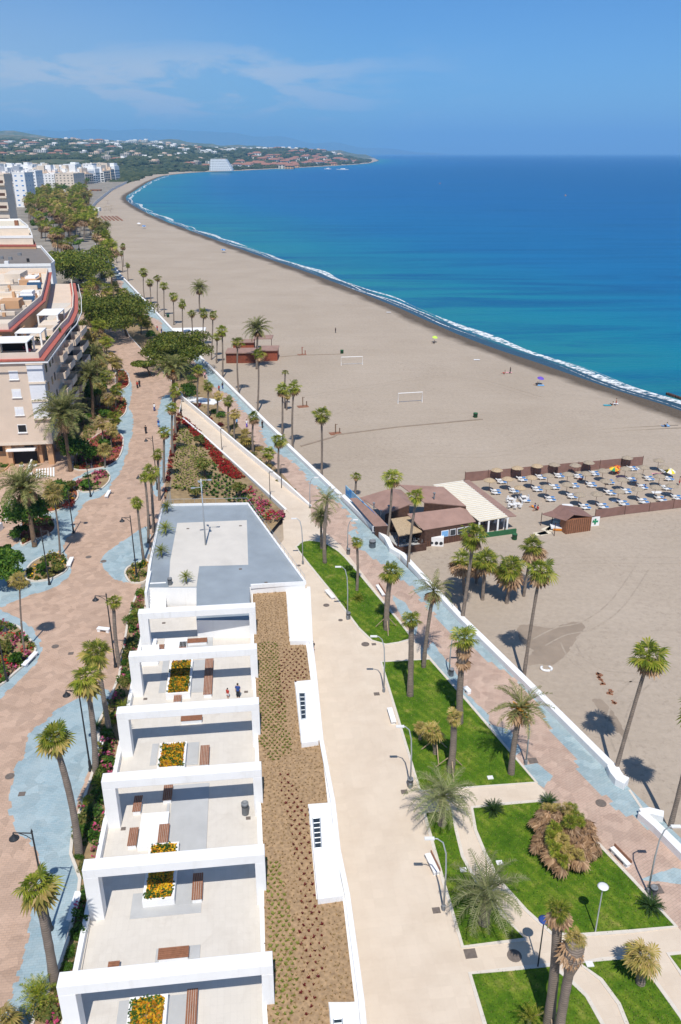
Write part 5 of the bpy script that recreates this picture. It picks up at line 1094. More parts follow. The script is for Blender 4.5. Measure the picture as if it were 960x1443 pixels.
mb = MB(); a = G(305, 570, 0); mb.box((a.x - 4, a.y + 3, .12), (9, 4, .22), AL - .5); tag(mb.build('garden_slab', MT['white'], bevel=.02), 'pale concrete slab in the planted bank below the hedge', 'slab')
# round white ring and debris on the sand
b = G(770, 943, ZB); mb = MB()
mb.tube([(b.x + .62 * math.cos(t), b.y + .5 * math.sin(t), ZB + .12) for t in [math.pi * (.75 + 1.55 * i / 14) for i in range(15)]], .14, 8); tag(mb.build('stone_ring', MT['white'], smooth=True), 'open white ring lying on the sand near the damp patch', 'ring')
rr2 = random.Random(4)
for i, (x, y, n) in enumerate([(847, 957, 14), (860, 976, 5), (867, 989, 4)]):
    b = G(x, y, ZB); mb = MB()
    for _ in range(n):
        mb.box((b.x + rr2.uniform(-.25, .25), b.y + rr2.uniform(-1.2, 1.2) * (n / 14), ZB + .05), (rr2.uniform(.1, .35), rr2.uniform(.15, .5), .12), rr2.uniform(0, 3))
    tag(mb.build('seaweed_heap', MT['wood']), '%s heap of brown washed-up debris on the open sand' % nth(i), 'debris', 'debris heaps on the sand')
# ------------------------------------------------------------------ lamps
def modern_lamp(base, tip, label):
    b = G(base[0], base[1], 0); e = empty('street_lamp', b, label, 'street lamp', 'pale curved street lamps')
    t = RAYY(tip[0], tip[1], b.y); h = min(max(t.z, 5.5), 8.0); dx = max(-1.9, min(1.9, t.x - b.x)); sg = 1 if dx > 0 else -1; dx = sg * max(1.2, abs(dx))
    mb = MB(); mb.tube([(0, 0, 0), (0, 0, h * .55), (dx * .06, 0, h * .8), (dx * .25, 0, h * .95), (dx * .55, 0, h), (dx * .8, 0, h + .02)], [.085, .07, .06, .055, .05, .045], 8); link('pole', mb.mesh('pole', MT['steel'], True), e)
    mb = MB(); mb.box((dx * .95, 0, h + .03), (.75, .28, .1)); l = link('lamp_head', mb.mesh('lamp_head', MT['trim']), e)
    mb = MB(); mb.lathe([(.16, 0), (.16, .5), (.11, .56), (.01, .57)], n=10); link('base', mb.mesh('base', MT['grey']), e); return e
for bs, tp, lab in [((625, 1282), (604, 1182), 'pale street lamp at the lower plaza edge beside a white bench'), ((578, 1110), (565, 1024), 'pale street lamp by the wedge lawn bench'), ((541, 975), (526, 897), 'pale street lamp at the upper corner of the wedge lawn'), ((490, 873), (476, 799), 'pale street lamp beside the middle of the narrow lawn'),
                    ((427, 795), (419, 731), 'pale street lamp at the tip of the narrow lawn'), ((490, 780), (492, 737), 'pale street lamp on the promenade opposite the bar mural'), ((437, 716), (441, 684), 'pale street lamp at the foot of the ramp parapet'), ((913, 1258), (945, 1165), 'pale street lamp on the promenade beside the cylindrical litter bin'),
                    ((633, 950), (638, 905), 'pale street lamp on the promenade beside the swollen-necked palm'), ((741, 1077), (748, 1005), 'pale street lamp on the promenade behind the spiky date palm')]: modern_lamp(bs, tp, lab)
for bs, tp, lab in [((381, 705), (381, 665), 'slim black lamp post near the foot of the ramp'), ((313, 637), (312, 604), 'slim black lamp post half way up the ramp'), ((257, 588), (257, 566), 'slim black lamp post at the top of the ramp'), ((397, 690), (397, 655), 'slim dark post beside the narrow end of the bank')]:
    b = G(bs[0], bs[1], 0.05 if bs[1] > 660 else 1.6); h = hz = RAYY(tp[0], tp[1], b.y).z - b.z; e = empty('ramp_lamp', b, lab, 'lamp post', 'slim lamp posts along the ramp'); mb = MB(); mb.tube([(0, 0, 0), (0, 0, h)], [.07, .05], 7); link('pole', mb.mesh('pole', MT['black']), e); mb = MB(); mb.box((.35, 0, h), (.7, .14, .08)); link('lamp_head', mb.mesh('lamp_head', MT['black']), e)
def disc_lamp(bs, tp, lab, c):
    b = G(bs[0], bs[1], .03); h = RAYY(tp[0], tp[1], b.y).z - .03; e = empty('disc_lamp', b, lab, 'garden lamp', 'disc-topped garden lamps')
    mb = MB(); mb.tube([(0, 0, 0), (0, 0, h - .1)], [.06, .045], 8); link('pole', mb.mesh('pole', MT['steel' if c == 'trim' else 'black']), e); mb = MB(); mb.lathe([(.06, -.22), (.1, -.12), (.38, -.06), (.42, 0), (.3, .05), (.01, .07)], (0, 0, h), 18); link('lamp_shade', mb.mesh('lamp_shade', MT[c], True), e)
disc_lamp((839, 1313), (852, 1249), 'pale disc-topped garden lamp on the big lawn', 'trim'); disc_lamp((758, 1362), (766, 1296), 'dark blue disc-topped garden lamp beside the crossing paths', 'cloth_blue')
def old_lamp(bs, tp, arms, lab, hmax=9.5):
    b = G(bs[0], bs[1], ZL); h = min(RAYY(tp[0], tp[1], b.y).z - ZL, hmax); e = empty('avenue_lamp', b, lab, 'street lamp', 'black avenue lamps')
    mb = MB(); mb.lathe([(.2, 0), (.2, .25), (.14, .35), (.13, 1.1), (.1, 1.2)], n=10); mb.tube([(0, 0, 1.1), (0, 0, h)], [.09, .06], 8); mb.lathe([(.09, 0), (.03, .18), (.01, .3)], (0, 0, h), 8); link('pole', mb.mesh('pole', MT['black']), e)
    for a, hh in arms:
        mb = MB(); s = 1 if a > 0 else -1; L = abs(a); mb.tube([(0, 0, h * hh), (s * L, 0, h * hh + .05)], .045, 6); mb.tube([(0, 0, h * hh - .6), (s * L * .35, 0, h * hh - .2), (s * L * .7, 0, h * hh)], .03, 6); ar = link('arm', mb.mesh('arm', MT['black']), e)
        mb = MB(); mb.lathe([(.04, .05), (.06, -.12), (.14, -.2), (.17, -.32), (.34, -.44), (.35, -.48), (.04, -.48)], (s * L, 0, h * hh), 14); link('lamp_shade', mb.mesh('lamp_shade', MT['black'], True), ar)
        mb = MB(); mb.lathe([(.16, 0), (.17, -.08), (.1, -.16), (.01, -.18)], (s * L, 0, h * hh - .47), 12); link('lamp_glass', mb.mesh('lamp_glass', MT['trim'], True), ar)
    return e
for a in [((72, 1310), (45, 1172), [(-1.3, .985)], 'black avenue lamp over the big blue paving patch, nearest the camera'), ((128, 1086), (111, 970), [(-1.1, .97)], 'black avenue lamp between the two leaning palms'), ((163, 940), (151, 838), [(-1.2, .98)], 'black avenue lamp level with the first white frame'), ((193, 813), (185, 728), [(-1.1, .98)], 'black avenue lamp rising from the teardrop bed'),
          ((104, 751), (97, 692), [(.9, .95), (-.9, .8)], 'black avenue lamp with two arms behind the dark red bush', 7), ((70, 824), (58, 737), [(.9, .97), (-.9, .85)], 'black avenue lamp with two arms in the paved shrub bed', 8), ((222, 690), (216, 616), [(-1.1, .98)], 'black avenue lamp beside the dark red flower row'),
          ((212, 745), (206, 668), [(-1.0, .98)], 'black avenue lamp among the slim palms by the deck'), ((10, 960), (0, 880), [(.9, .97)], 'black avenue lamp at the left bed edge', 8), ((148, 478), (147, 440), [(.9, .95)], 'black avenue lamp in the shade of the umbrella pine'), ((128, 700), (125, 650), [(.8, .95)], 'black avenue lamp in the bright pink flower bed', 6)]: old_lamp(*a)
b = G(290, 768, ZD); e = empty('deck_mast', b, 'tall pale mast with crossed spotlights on the white deck', 'light mast'); mb = MB(); mb.tube([(0, 0, 0), (0, 0, 9.8)], [.12, .07], 8); link('pole', mb.mesh('pole', MT['steel'], True), e)
for i, (a, z) in enumerate([(0.1, 9.6), (2.0, 9.0), (3.4, 8.6), (4.9, 9.3)]):
    mb = MB(); mb.tube([(0, 0, z), (1.0 * math.cos(a), 1.0 * math.sin(a), z)], .045, 6); ar = link('arm', mb.mesh('arm', MT['steel']), e); mb = MB(); mb.box((1.15 * math.cos(a), 1.15 * math.sin(a), z), (.5, .28, .12), a); link('lamp_head', mb.mesh('lamp_head', MT['steel']), ar)
# benches, bins
def bench(px0, px1, z, lab, w=.55, grp='white benches', back=False):
    a, b = G(*px0, z), G(*px1, z); c = (a + b) / 2; d = b - a; L = d.length; rz = math.atan2(d.y, d.x); e = empty('bench', c, lab, 'bench', grp, rz)
    mb = MB(); mb.box((0, 0, .42), (L, w, .12)); link('seat', mb.mesh('seat', MT['white']), e)
    for s in (-1, 1): mb = MB(); mb.box((s * L * .36, 0, .18), (.35, w * .8, .36)); link('leg', mb.mesh('leg', MT['white']), e)
    if back: mb = MB(); mb.box((0, w * .42, .62), (L, .07, .3)); link('backrest', mb.mesh('backrest', MT['wood']), e)
    return e
for a in [((549, 1002), (555, 1022), 0, 'white bench by the wedge lawn lamp on the plaza'), ((603, 1208), (616, 1235), 0, 'white bench at the lower plaza edge, with a wooden back', .6, 'white benches', True), ((460, 835), (470, 846), 0, 'white bench beside the narrow lawn on the plaza'), ((532, 828), (541, 842), 0, 'white bench on the promenade side of the narrow lawn', .5, 'white benches', True),
          ((655, 972), (661, 978), 0, 'short white bench on the promenade by the wedge lawn'), ((862, 1199), (886, 1224), 0, 'white bench with dark back on the promenade by the big lawn', .5, 'white benches', True), ((34, 942), (52, 923), ZL, 'white bench at the edge of the pink flower bed'), ((97, 801), (102, 789), ZL, 'white bench at the end of the mixed shrub bed'), ((150, 703), (155, 694), ZL, 'white bench at the end of the bright pink bed'),
          ((100, 1302), (112, 1262), ZL, 'long white bench on the big blue paving patch'), ((139, 1061), (146, 1045), ZL, 'white bench between the leaning palms'), ((138, 889), (155, 891), ZL, 'blue-shaded bench behind the avenue lamp near the first frame')]: bench(*a)
def litter(px, z, lab, r=.28, h=1.0, mat='grey'):
    b = G(px[0], px[1], z); e = empty('litter_bin', b, lab, 'bin', 'litter bins'); mb = MB(); mb.lathe([(r * .9, 0), (r, .05), (r, h * .85), (r * 1.05, h * .86), (r * 1.05, h * .95), (r * .7, h), (r * .68, h * .93), (.01, h * .92)], n=16); link('body', mb.mesh('body', MT[mat], True), e)
    mb = MB(); mb.lathe([(r * 1.07, 0), (r * 1.07, .06)], (0, 0, h * .7), 16); link('band', mb.mesh('band', MT['black']), e)
for a in [((920, 1262), 0, 'grey cylindrical litter bin beside the promenade lamp'), ((578, 1108), 0, 'dark litter bin at the foot of the wedge lawn lamp'), ((491, 872), 0, 'dark litter bin at the foot of the narrow lawn lamp'), ((491, 781), 0, 'dark litter bin under the promenade lamp by the bar'), ((346, 1147), ZT, 'tall dark litter bin on the fourth terrace bay', .3, 1.3), ((636, 952), 0, 'dark litter bin by the swollen-necked palm'),
          ((240, 824), ZD, 'dark litter bin on the deck by the stair block'), ((525, 771), 0, 'dark bins beside the beach bar wall', .5, 1.2), ((725, 760), ZB, 'green bin on the sand behind the beach bar', .4, 1.0, 'green'), ((482, 498), ZB, 'green bin behind the farther goal', .5, 1.1, 'green'), ((670, 588), ZB, 'green bin at the end of the raked sand line', .5, 1.1, 'green'), ((237, 447), ZB, 'green bin on the sand at the far palm row', .5, 1.1, 'green')]: litter(*a)
b = G(396, 729, .05); e = empty('flower_pot', b, 'round bowl of magenta flowers at the foot of the ramp', 'flower pot'); mb = MB(); mb.lathe([(.5, 0), (.75, .5), (.8, .6), (.7, .6), (.01, .55)], n=16); link('bowl', mb.mesh('bowl', MT['maroon'], True), e); link('flowers', BUSH['pinkflower'][0], e, (0, 0, .45), None, .85)
for i, (x, y) in enumerate([(653, 1226), (701, 1224), (691, 1096), (704, 1216), (831, 1359)]):
    if i in (1,): continue
    b = G(x, y, .03); mb = MB(); mb.box((b.x, b.y, .05), (.55, .45, .1), .1); tag(mb.build('valve_lid', MT['trim']), '%s small white square lid set in the lawns' % nth(i if i == 0 else i - 1), 'lid', 'white lids in the lawns')
for i, (px, dirs) in enumerate([((545, 887), 1), ((635, 1087), 1), ((614, 1062), 1), ((772, 1450), 1)]):
    b = G(*px, 0); e = empty('tree_stakes', b, ['light wooden props around the stout palm of the narrow lawn', 'light wooden props around the fat dead-topped trunk', 'light wooden props around the leaning dead short palm', 'light wooden props around the tall dark-trunked palm'][i], 'props', 'wooden palm props')
    for k in range(3):
        a = 2.1 * k + .6; mb = MB(); mb.tube([(1.5 * math.cos(a), 1.5 * math.sin(a), 0), (.35 * math.cos(a), .35 * math.sin(a), 1.5)], .055, 6); link('prop', mb.mesh('prop', MT['straw']), e)
# ------------------------------------------------------------------ beach bar
bb = G(600, 745, ZB); BAR = empty('beach_bar', bb, 'brown-roofed beach bar with straw awning and slatted white pergola', 'beach bar')
def roofp(pts, mat, name='roof', th=.12, par=None):
    p = [RZ(x, y, z) for x, y, z in pts]; n = (p[1] - p[0]).cross(p[2] - p[0]); n = n if n.z > 0 else -n; n.normalize(); mb = MB()
    q = p if (p[1] - p[0]).cross(p[2] - p[1]).z > 0 else p[::-1]; mb.hexa([v - n * th for v in q], q); o = mb.build(name, MT[mat], par or BAR); return o, p
def RZ(x, y, h): return G(x, y, ZB + h)
def wallz(p, q, h0, h1, mat='darkwood', name='wall', th=.2, par=None):   # vertical wall under two roof points
    mb = MB(); ribbon([p, q], th, ZB + h0, lambda i: (p.z, q.z)[i] - .14 if h1 is None else ZB + h1, mb); return mb.build(name, MT[mat], par or BAR)
o, p1 = roofp([(493, 702, 2.3), (510, 701, 3.2), (547, 741, 3.2), (528, 742, 2.3)], 'felt')
wallz(p1[3] + Vector((.1, .1, 0)), p1[2] + Vector((-.1, .1, 0)), 0, None)
o, p2 = roofp([(508, 701, 3.0), (551, 688, 5.0), (577, 711, 5.0), (543, 724, 3.0)], 'felt')
o, p2b = roofp([(551, 688, 5.0), (565, 690, 4.0), (590, 712, 4.0), (577, 711, 5.0)], 'felt')
wallz(p2[3], p2[2], 0, None)
o, p3 = roofp([(563, 683, 5.0), (625, 686, 5.2), (657, 713, 4.6), (598, 708, 4.4)], 'felt')
wallz(p3[3], p3[2], 0, None)
o, p4 = roofp([(574, 724, 4.3), (655, 714, 4.3), (671, 735, 3.0), (597, 747, 3.0)], 'felt')
f0, f1 = p4[3] + Vector((.2, .25, 0)), p4[2] + Vector((-.2, .25, 0)); wallz(f0, f1, 0, 2.85, 'darkwood')
wallz(f0, p4[0] + Vector((.2, 0, 0)), 0, 2.8)
mb = MB(); d = (f1 - f0).normalized(); nn = Vector((d.y, -d.x, 0)); L = (f1 - f0).length
for k in range(int(L / .3)): a = f0 + d * (.3 * k); mb.tube([(a.x + nn.x * .11, a.y + nn.y * .11, ZB + .02), (a.x + nn.x * .11, a.y + nn.y * .11, ZB + 1.0)], .02, 4)
tb('wall_boards', mb, MT['wood'], BAR)
for f, w in ((.40, 1.3), (.56, 1.1), (.72, 1.3), (.86, 1.2)):
    a = f0 + d * (L * f) + nn * .12; mb = MB(); mb.box((a.x, a.y, ZB + 1.75), (w, .08, 1.1), math.atan2(d.y, d.x)); wn = tb('window', mb, MT['shutter'], BAR); mb = MB(); mb.box((a.x + nn.x * .05, a.y + nn.y * .05, ZB + 1.75), (w - .2, .06, .9), math.atan2(d.y, d.x)); tb('pane', mb, MT['glass'] if f > .5 else MT['cloth_skyblue'], wn)
o, p5 = roofp([(551, 731, 3.0), (578, 727, 3.0), (595, 749, 2.6), (562, 755, 2.6)], 'straw', 'straw_awning', .15)
for q in (p5[2], p5[3]): mb = MB(); mb.tube([(q.x, q.y + .2, ZB), (q.x, q.y + .2, q.z - .1)], .08, 6); tb('post', mb, MT['darkwood'], BAR)
o, p6 = roofp([(610, 683, 3.3), (652, 677, 3.3), (716, 728, 2.9), (676, 735, 2.9)], 'canvas', 'slatted_pergola', .1)
mb = MB()
for k in range(23):
    f = (k + .5) / 23; a, b = p6[0].lerp(p6[3], f), p6[1].lerp(p6[2], f); mb.tube([(a.x, a.y, a.z + .06), (b.x, b.y, b.z + .06)], .05, 4)
tb('slats', mb, MT['trim'], o)
for f in (0, .33, .66, 1):
    a = p6[3].lerp(p6[2], f); mb = MB(); mb.box((a.x, a.y + .1, ZB + 1.35), (.26, .26, 2.7)); tb('post', mb, MT['white'], BAR)
    a = p6[1].lerp(p6[2], f * .9); mb = MB(); mb.box((a.x + .3, a.y, ZB + 1.35), (.2, .2, 2.9)); tb('post', mb, MT['white'], BAR)
mb = MB(); ribbon([p6[3], p6[2] + Vector((1.5, 0, 0))], .25, ZB, ZB + .8, mb); tb('low_wall', mb, MT['green'], BAR)
o, p7 = roofp([(653, 677, 3.3), (661, 676, 3.0), (728, 727, 2.6), (716, 728, 2.9)], 'felt')
mb = MB(); ribbon([G(548, 770, ZB), G(561, 781, ZB), G(600, 775, ZB), G(599, 765, ZB)], .3, ZB, ZB + 1.1, mb); tb('terrace_wall', mb, MT['darkwood'], BAR)
mb = MB(); mb.prism([G(x, y, ZB) for x, y in ((530, 762), (548, 757), (598, 757), (600, 774), (561, 780))], ZB - .1, ZB + .3); tb('terrace_floor', mb, MT['slab'], BAR)
for (x, y, z) in ((527, 714, 3.4), (537, 725, 3.2), (548, 718, 4.0), (555, 720, 3.4), (612, 700, 5.1)):
    a = G(x, y, ZB + z); mb = MB(); mb.tube([(a.x, a.y, a.z - .3), (a.x, a.y, a.z + .6)], .12, 7); mb.lathe([(.2, 0), (.25, .12), (.02, .3)], (a.x, a.y, a.z + .55), 8); tb('vent', mb, MT['grey'], BAR)
mb = MB(); a = G(532, 745, ZB + 1.5); mb.box((a.x, a.y - .5, ZB + 1.7), (1.6, .1, 1.0), .1); w = tb('window', mb, MT['shutter'], BAR); mb = MB(); mb.box((a.x, a.y - .56, ZB + 1.7), (1.3, .06, .75), .1); tb('pane', mb, MT['glass'], w)
# furniture under the pergola and in the courtyard
def chairset(px, z, lab, grp, mat='trim'):
    b = G(px[0], px[1], z); e = empty('table_set', b, lab, 'table', grp); mb = MB(); mb.box((0, 0, .73), (.9, .9, .05)); mb.tube([(0, 0, 0), (0, 0, .72)], .05, 6); link('table', mb.mesh('table', MT[mat]), e)
    for k in range(4):
        a = k * 1.5708 + .4; mb = MB(); x, y = .75 * math.cos(a), .75 * math.sin(a); mb.box((x, y, .43), (.45, .45, .06), a); mb.box((x * 1.28, y * 1.28, .68), (.06, .45, .5), a)
        for u in (-.18, .18):
            for v in (-.18, .18): mb.tube([(x + u, y + v, 0), (x + u, y + v, .42)], .02, 4)
        link('chair', mb.mesh('chair', MT[mat]), e)
for i, (x, y) in enumerate([(684, 738), (693, 737), (703, 735), (690, 727), (700, 729), (711, 732)]): chairset((x, y), ZB, '%s white table set under the slatted pergola' % nth(i), 'white tables under the pergola')
for i, (x, y) in enumerate([(720, 708), (729, 715), (738, 705), (722, 716)]): chairset((x, y), ZB, '%s white table set on the sand between pergola and loungers' % nth(i), 'white tables on the sand')
for i, (x, y) in enumerate([(566, 764), (580, 762), (592, 764)]): chairset((x, y), ZB + .3, '%s dark table set in the bar courtyard' % nth(i), 'dark courtyard tables', 'grey')
b = G(613, 767, ZB); e = empty('ice_cabinet', b, 'white cabinet printed with black patterns in front of the bar', 'cabinet'); mb = MB(); mb.box((0, 0, .75), (2.6, 1.4, 1.5), -.1); link('body', mb.mesh('body', MT['white']), e)
mb = MB()
for k, x in enumerate((-.55, .2, .9)): mb.lathe([(.28, 0), (.28, .02)], (0, 0, 0), 10); [mb.v.__setitem__(i, (x + v[0] - .05, -.72 - x * .1 - v[2], .55 + v[1] * (1 if k else .8))) for i, v in list(enumerate(mb.v))[-20:]]
link('print', mb.mesh('print', MT['black']), e)
# mural along the wall
def muralmat():
    m, nt, b, o = newmat('sea_mural'); v = coord(nt, True); c = ramp(nt, noise(nt, v, .35, 4, .6, 1.0), [(.3, (.02, .10, .32)), (.48, (.05, .25, .55)), (.58, (.35, .55, .62)), (.66, (.03, .2, .5)), (.8, (.05, .16, .05))]); nt.links.new(c, b.inputs['Base Color']); b.inputs['Roughness'].default_value = .8; return m
MT['mural'] = muralmat(); a0 = [G(x, y, 0) + Vector((.55, -.1, 0)) for x, y in ((483, 701), (508, 726), (541, 759))]
mb = MB(); ribbon(a0, .12, -.8, 2.3, mb); tag(mb.build('mural_fence', MT['mural']), 'long blue painted mural board above the white wall of the beach bar', 'mural')
# wooden cabin and windbreaks, first aid board
def windbreak(px, h, lab, sag=0.0):
    p = [G(x, y, ZB) for x, y in px]; e = empty('windbreak', p[0], lab, 'windbreak', 'brown net windbreaks'); q = resample(p, 2.2); r = random.Random(3)
    mb = MB(); ribbon(q, .04, ZB + .05, lambda i: ZB + h - sag * (i % 2) - r.uniform(0, .06), mb); mb.build('net', MT['net'], e)
    for i in range(0, len(q), 2): mb = MB(); mb.tube([(q[i].x, q[i].y - .04, ZB), (q[i].x, q[i].y - .04, ZB + h + .15)], .045, 5); mb.build('post', MT['darkwood'], e)
windbreak([(655, 679), (905, 656)], 1.9, 'long straight brown net windbreak behind the rows of loungers')
windbreak([(838, 731), (880, 725), (965, 715), (1040, 707)], 1.7, 'sagging brown net windbreak in front of the loungers', .12)
a, b2, c2 = G(797, 753, ZB), G(832, 748, ZB), G(786, 741, ZB); e = empty('wooden_cabin', a, 'small brown wooden cabin with an open net-roofed porch beside the loungers', 'cabin'); d = (b2 - a); n = Vector((-d.y, d.x, 0)).normalized() * 4.2; H = 2.4
mb = MB(); mb.prism([a, b2, b2 + n * .45, a + n * .45], ZB, ZB + H); mb.build('body', MT['wood'], e)
mb = MB()
for k in range(12): q = a.lerp(b2, (k + .5) / 12); mb.tube([(q.x - n.x * .004, q.y - .03, ZB), (q.x, q.y - .03, ZB + H)], .035, 4)
mb.build('boards', MT['darkwood'], e)
m0, m1 = (a + b2) / 2, None; l0 = a - d * .45
P_ = lambda q, z: Vector((q.x, q.y, ZB + z))
mb = MB(); r0, r1 = a.lerp(b2, .35) - d * .1, a.lerp(b2, .35) - d * .1 + n
for pts in ([P_(a - d * .05, H), P_(r0, 3.3), P_(r1, 3.3), P_(a - d * .05 + n, H)], [P_(r0, 3.3), P_(b2 + d * .05, H), P_(b2 + d * .05 + n, H), P_(r1, 3.3)], [P_(l0, 2.3), P_(r0, 3.3), P_(r1, 3.3), P_(l0 + n, 2.3)][0:0] or [P_(l0 + n * .9, 2.1), P_(a - d * .05, H + .02), P_(a - d * .05 + n, H + .02), P_(l0 + n * 1.0, 2.1)]):
    nn = (pts[1] - pts[0]).cross(pts[2] - pts[0]).normalized(); nn = nn if nn.z > 0 else -nn; mb.hexa([v - nn * .06 for v in pts], pts)
mb.build('roof', MT['net'], e)
for q in (l0, l0 + n, a + n, b2 + n): mb = MB(); mb.tube([P_(q, 0), P_(q, 2.3)], .06, 6); mb.build('post', MT['darkwood'], e)
b = G(787, 746, ZB); e = empty('massage_bed', b, 'white covered bed with orange edge in the cabin porch', 'bed'); mb = MB(); mb.box((0, 0, .5), (2.6, 1.5, .25), -.1); link('mattress', mb.mesh('mattress', MT['cloth_white']), e); mb = MB(); mb.box((.1, -.72, .3), (2.2, .1, .35), -.1); link('edge', mb.mesh('edge', MT['cloth_orange']), e)
b = G(838, 741, ZB); e = empty('sign_board', b, 'tilted white board with a green cross-like emblem beside the cabin', 'sign'); mb = MB(); mb.box((0, 0, .8), (1.5, .1, 1.6), .2); link('board', mb.mesh('board', MT['white']), e); mb = MB(); mb.box((0, -.07, .8), (1.0, .04, .3), .2); mb.box((0, -.075, .8), (.3, .05, 1.0), .2); mb.box((-.25, -.072, 1.05), (.4, .05, .2), .9); link('emblem', mb.mesh('emblem', MT['cloth_green']), e)
mb = MB(); 
for k in range(5): q = G(762 + 5 * k, 752 - 3.4 * k + (k % 2) * 3, ZB); mb = MB(); mb.box((q.x, q.y, ZB + .03), (2.2, 1.1, .08), .3 + k * .2); tag(mb.build('boardwalk_mat', MT['canvas']), '%s pale board of the little walkway leading to the cabin porch' % nth(k), 'walkway board', 'walkway boards by the cabin')
# loungers and parasols
def lounger():
    e = empty('sun_lounger', (0, 0, 0), 'x', 'sun lounger', 'white sun loungers with blue cushions'); mb = MB(); mb.box((0, 0, .3), (1.25, .68, .06)); mb.hexa([(-.62, -.34, .28), (-.62, .34, .28), (-1.15, .34, .55), (-1.15, -.34, .55)], [(-.62, -.34, .34), (-.62, .34, .34), (-1.12, .34, .61), (-1.12, -.34, .61)])
    link('frame', mb.mesh('frame', MT['trim']), e)
    for x in (-.5, .5):
        for y in (-.28, .28): mb = MB(); mb.box((x, y, .14), (.06, .06, .28)); link('leg', mb.mesh('leg', MT['trim']), e)
    mb = MB(); mb.box((.3, 0, .37), (.62, .56, .07)); link('cushion', mb.mesh('cushion', MT['blue']), e); mb = MB(); mb.box((-.28, 0, .37), (.5, .56, .07)); link('towel', mb.mesh('towel', MT['cloth_white']), e); return e
def parasol(mat):
    e = empty('parasol', (0, 0, 0), 'x', 'parasol', 'thatched parasols among the loungers'); mb = MB(); mb.tube([(0, 0, 0), (0, 0, 2.35)], .04, 6); link('pole', mb.mesh('pole', MT['wood']), e)
    mb = MB(); r = random.Random(3); n = 26; vs = [(0, 0, 2.55)]; 
    for ring, (rr, zz) in enumerate(((.5, 2.42), (.86, 2.24), (1.08, 2.1))):
        for k in range(n): a = 6.2832 * k / n; q = rr * (1 + (r.uniform(-.07, .07) if ring == 2 else 0)); vs.append((q * math.cos(a), q * math.sin(a), zz + r.uniform(-.03, .03)))
    fs = [(0, 1 + k, 1 + (k + 1) % n) for k in range(n)] + [(1 + g * n + k, 1 + (g + 1) * n + k, 1 + (g + 1) * n + (k + 1) % n, 1 + g * n + (k + 1) % n) for g in range(2) for k in range(n)]
    m = len(vs); vs += [(v[0] * .98, v[1] * .98, v[2] - .06) for v in vs]; fs += [tuple(m + i for i in f[::-1]) for f in fs]; fs += [(1 + 2 * n + k, m + 1 + 2 * n + k, m + 1 + 2 * n + (k + 1) % n, 1 + 2 * n + (k + 1) % n) for k in range(n)]
    mb.add(vs, fs); link('canopy', mb.mesh('canopy', MT[mat]), e); return e
UR = [('back row along the straight windbreak', [(708, 680), (737, 677), (764, 674), (790, 672), (817, 673), (839, 669), (892, 662), (938, 666)]), ('second row from the straight windbreak', [(700, 695), (726, 693), (758, 691), (783, 688), (810, 686), (835, 685), (860, 681), (891, 678), (916, 676), (943, 676)]),
      ('third row from the straight windbreak', [(742, 706), (777, 705), (808, 701), (861, 696), (884, 694), (907, 688), (940, 689)]), ('front row behind the sagging windbreak', [(826, 716), (851, 715), (880, 711), (908, 708), (932, 705), (955, 703)])]
LG = lounger(); PA = {m: parasol(m) for m in ('straw', 'greystraw')}; used = set(); rp_ = random.Random(8)
def take(proto, key, loc, rz, lab):
    o = copy_tree(proto) if key in used else proto; used.add(key); o.location = loc; o.rotation_euler = (0, 0, rz); o['label'] = lab; return o
for row, pts in UR:
    for i, (x, y) in enumerate(pts):
        b = G(x, y, ZB); rz = .08 + rp_.uniform(-.1, .1)
        for s, w in ((-1, 'nearer'), (1, 'farther')): take(LG, 'l', (b.x + rp_.uniform(-.08, .08), b.y + s * .62, ZB), rz, '%s blue-cushioned lounger of the %s pair in the %s' % (w, nth(i), row))
        m = 'straw' if x < 770 and row[0] != 'f' else 'greystraw'; take(PA[m], m, (b.x - 1.1 + rp_.uniform(-.3, .3), b.y + .9, ZB), rp_.uniform(0, 6), '%s thatched parasol over the %s pair of the %s' % ('golden' if m == 'straw' else 'greyish', nth(i), row))
def cloth_umbrella(px, z, cols, lab, h=2.0, r=.95, tilt=.2):
    b = G(px[0], px[1], z); e = empty('beach_umbrella', b, lab, 'beach umbrella', 'colourful beach umbrellas'); mb = MB(); mb.tube([(0, 0, 0), (0, 0, h)], .025, 5); link('pole', mb.mesh('pole', MT['trim']), e)
    mb = MB(); n = 8
    for k in range(n):
        a, c = 6.2832 * k / n, 6.2832 * (k + 1) / n; mb.face([(0, 0, h + .05), (r * .6 * math.cos(a), r * .6 * math.sin(a), h - .1), (r * .6 * math.cos(c), r * .6 * math.sin(c), h - .1)], k % len(cols)); mb.face([(r * .6 * math.cos(a), r * .6 * math.sin(a), h - .1), (r * math.cos(a), r * math.sin(a), h - .4), (r * math.cos(c), r * math.sin(c), h - .4), (r * .6 * math.cos(c), r * .6 * math.sin(c), h - .1)], k % len(cols))
    o = link('canopy', mb.mesh('canopy', [MT[c] for c in cols]), e, None, (tilt, tilt * .5, 0)); return e
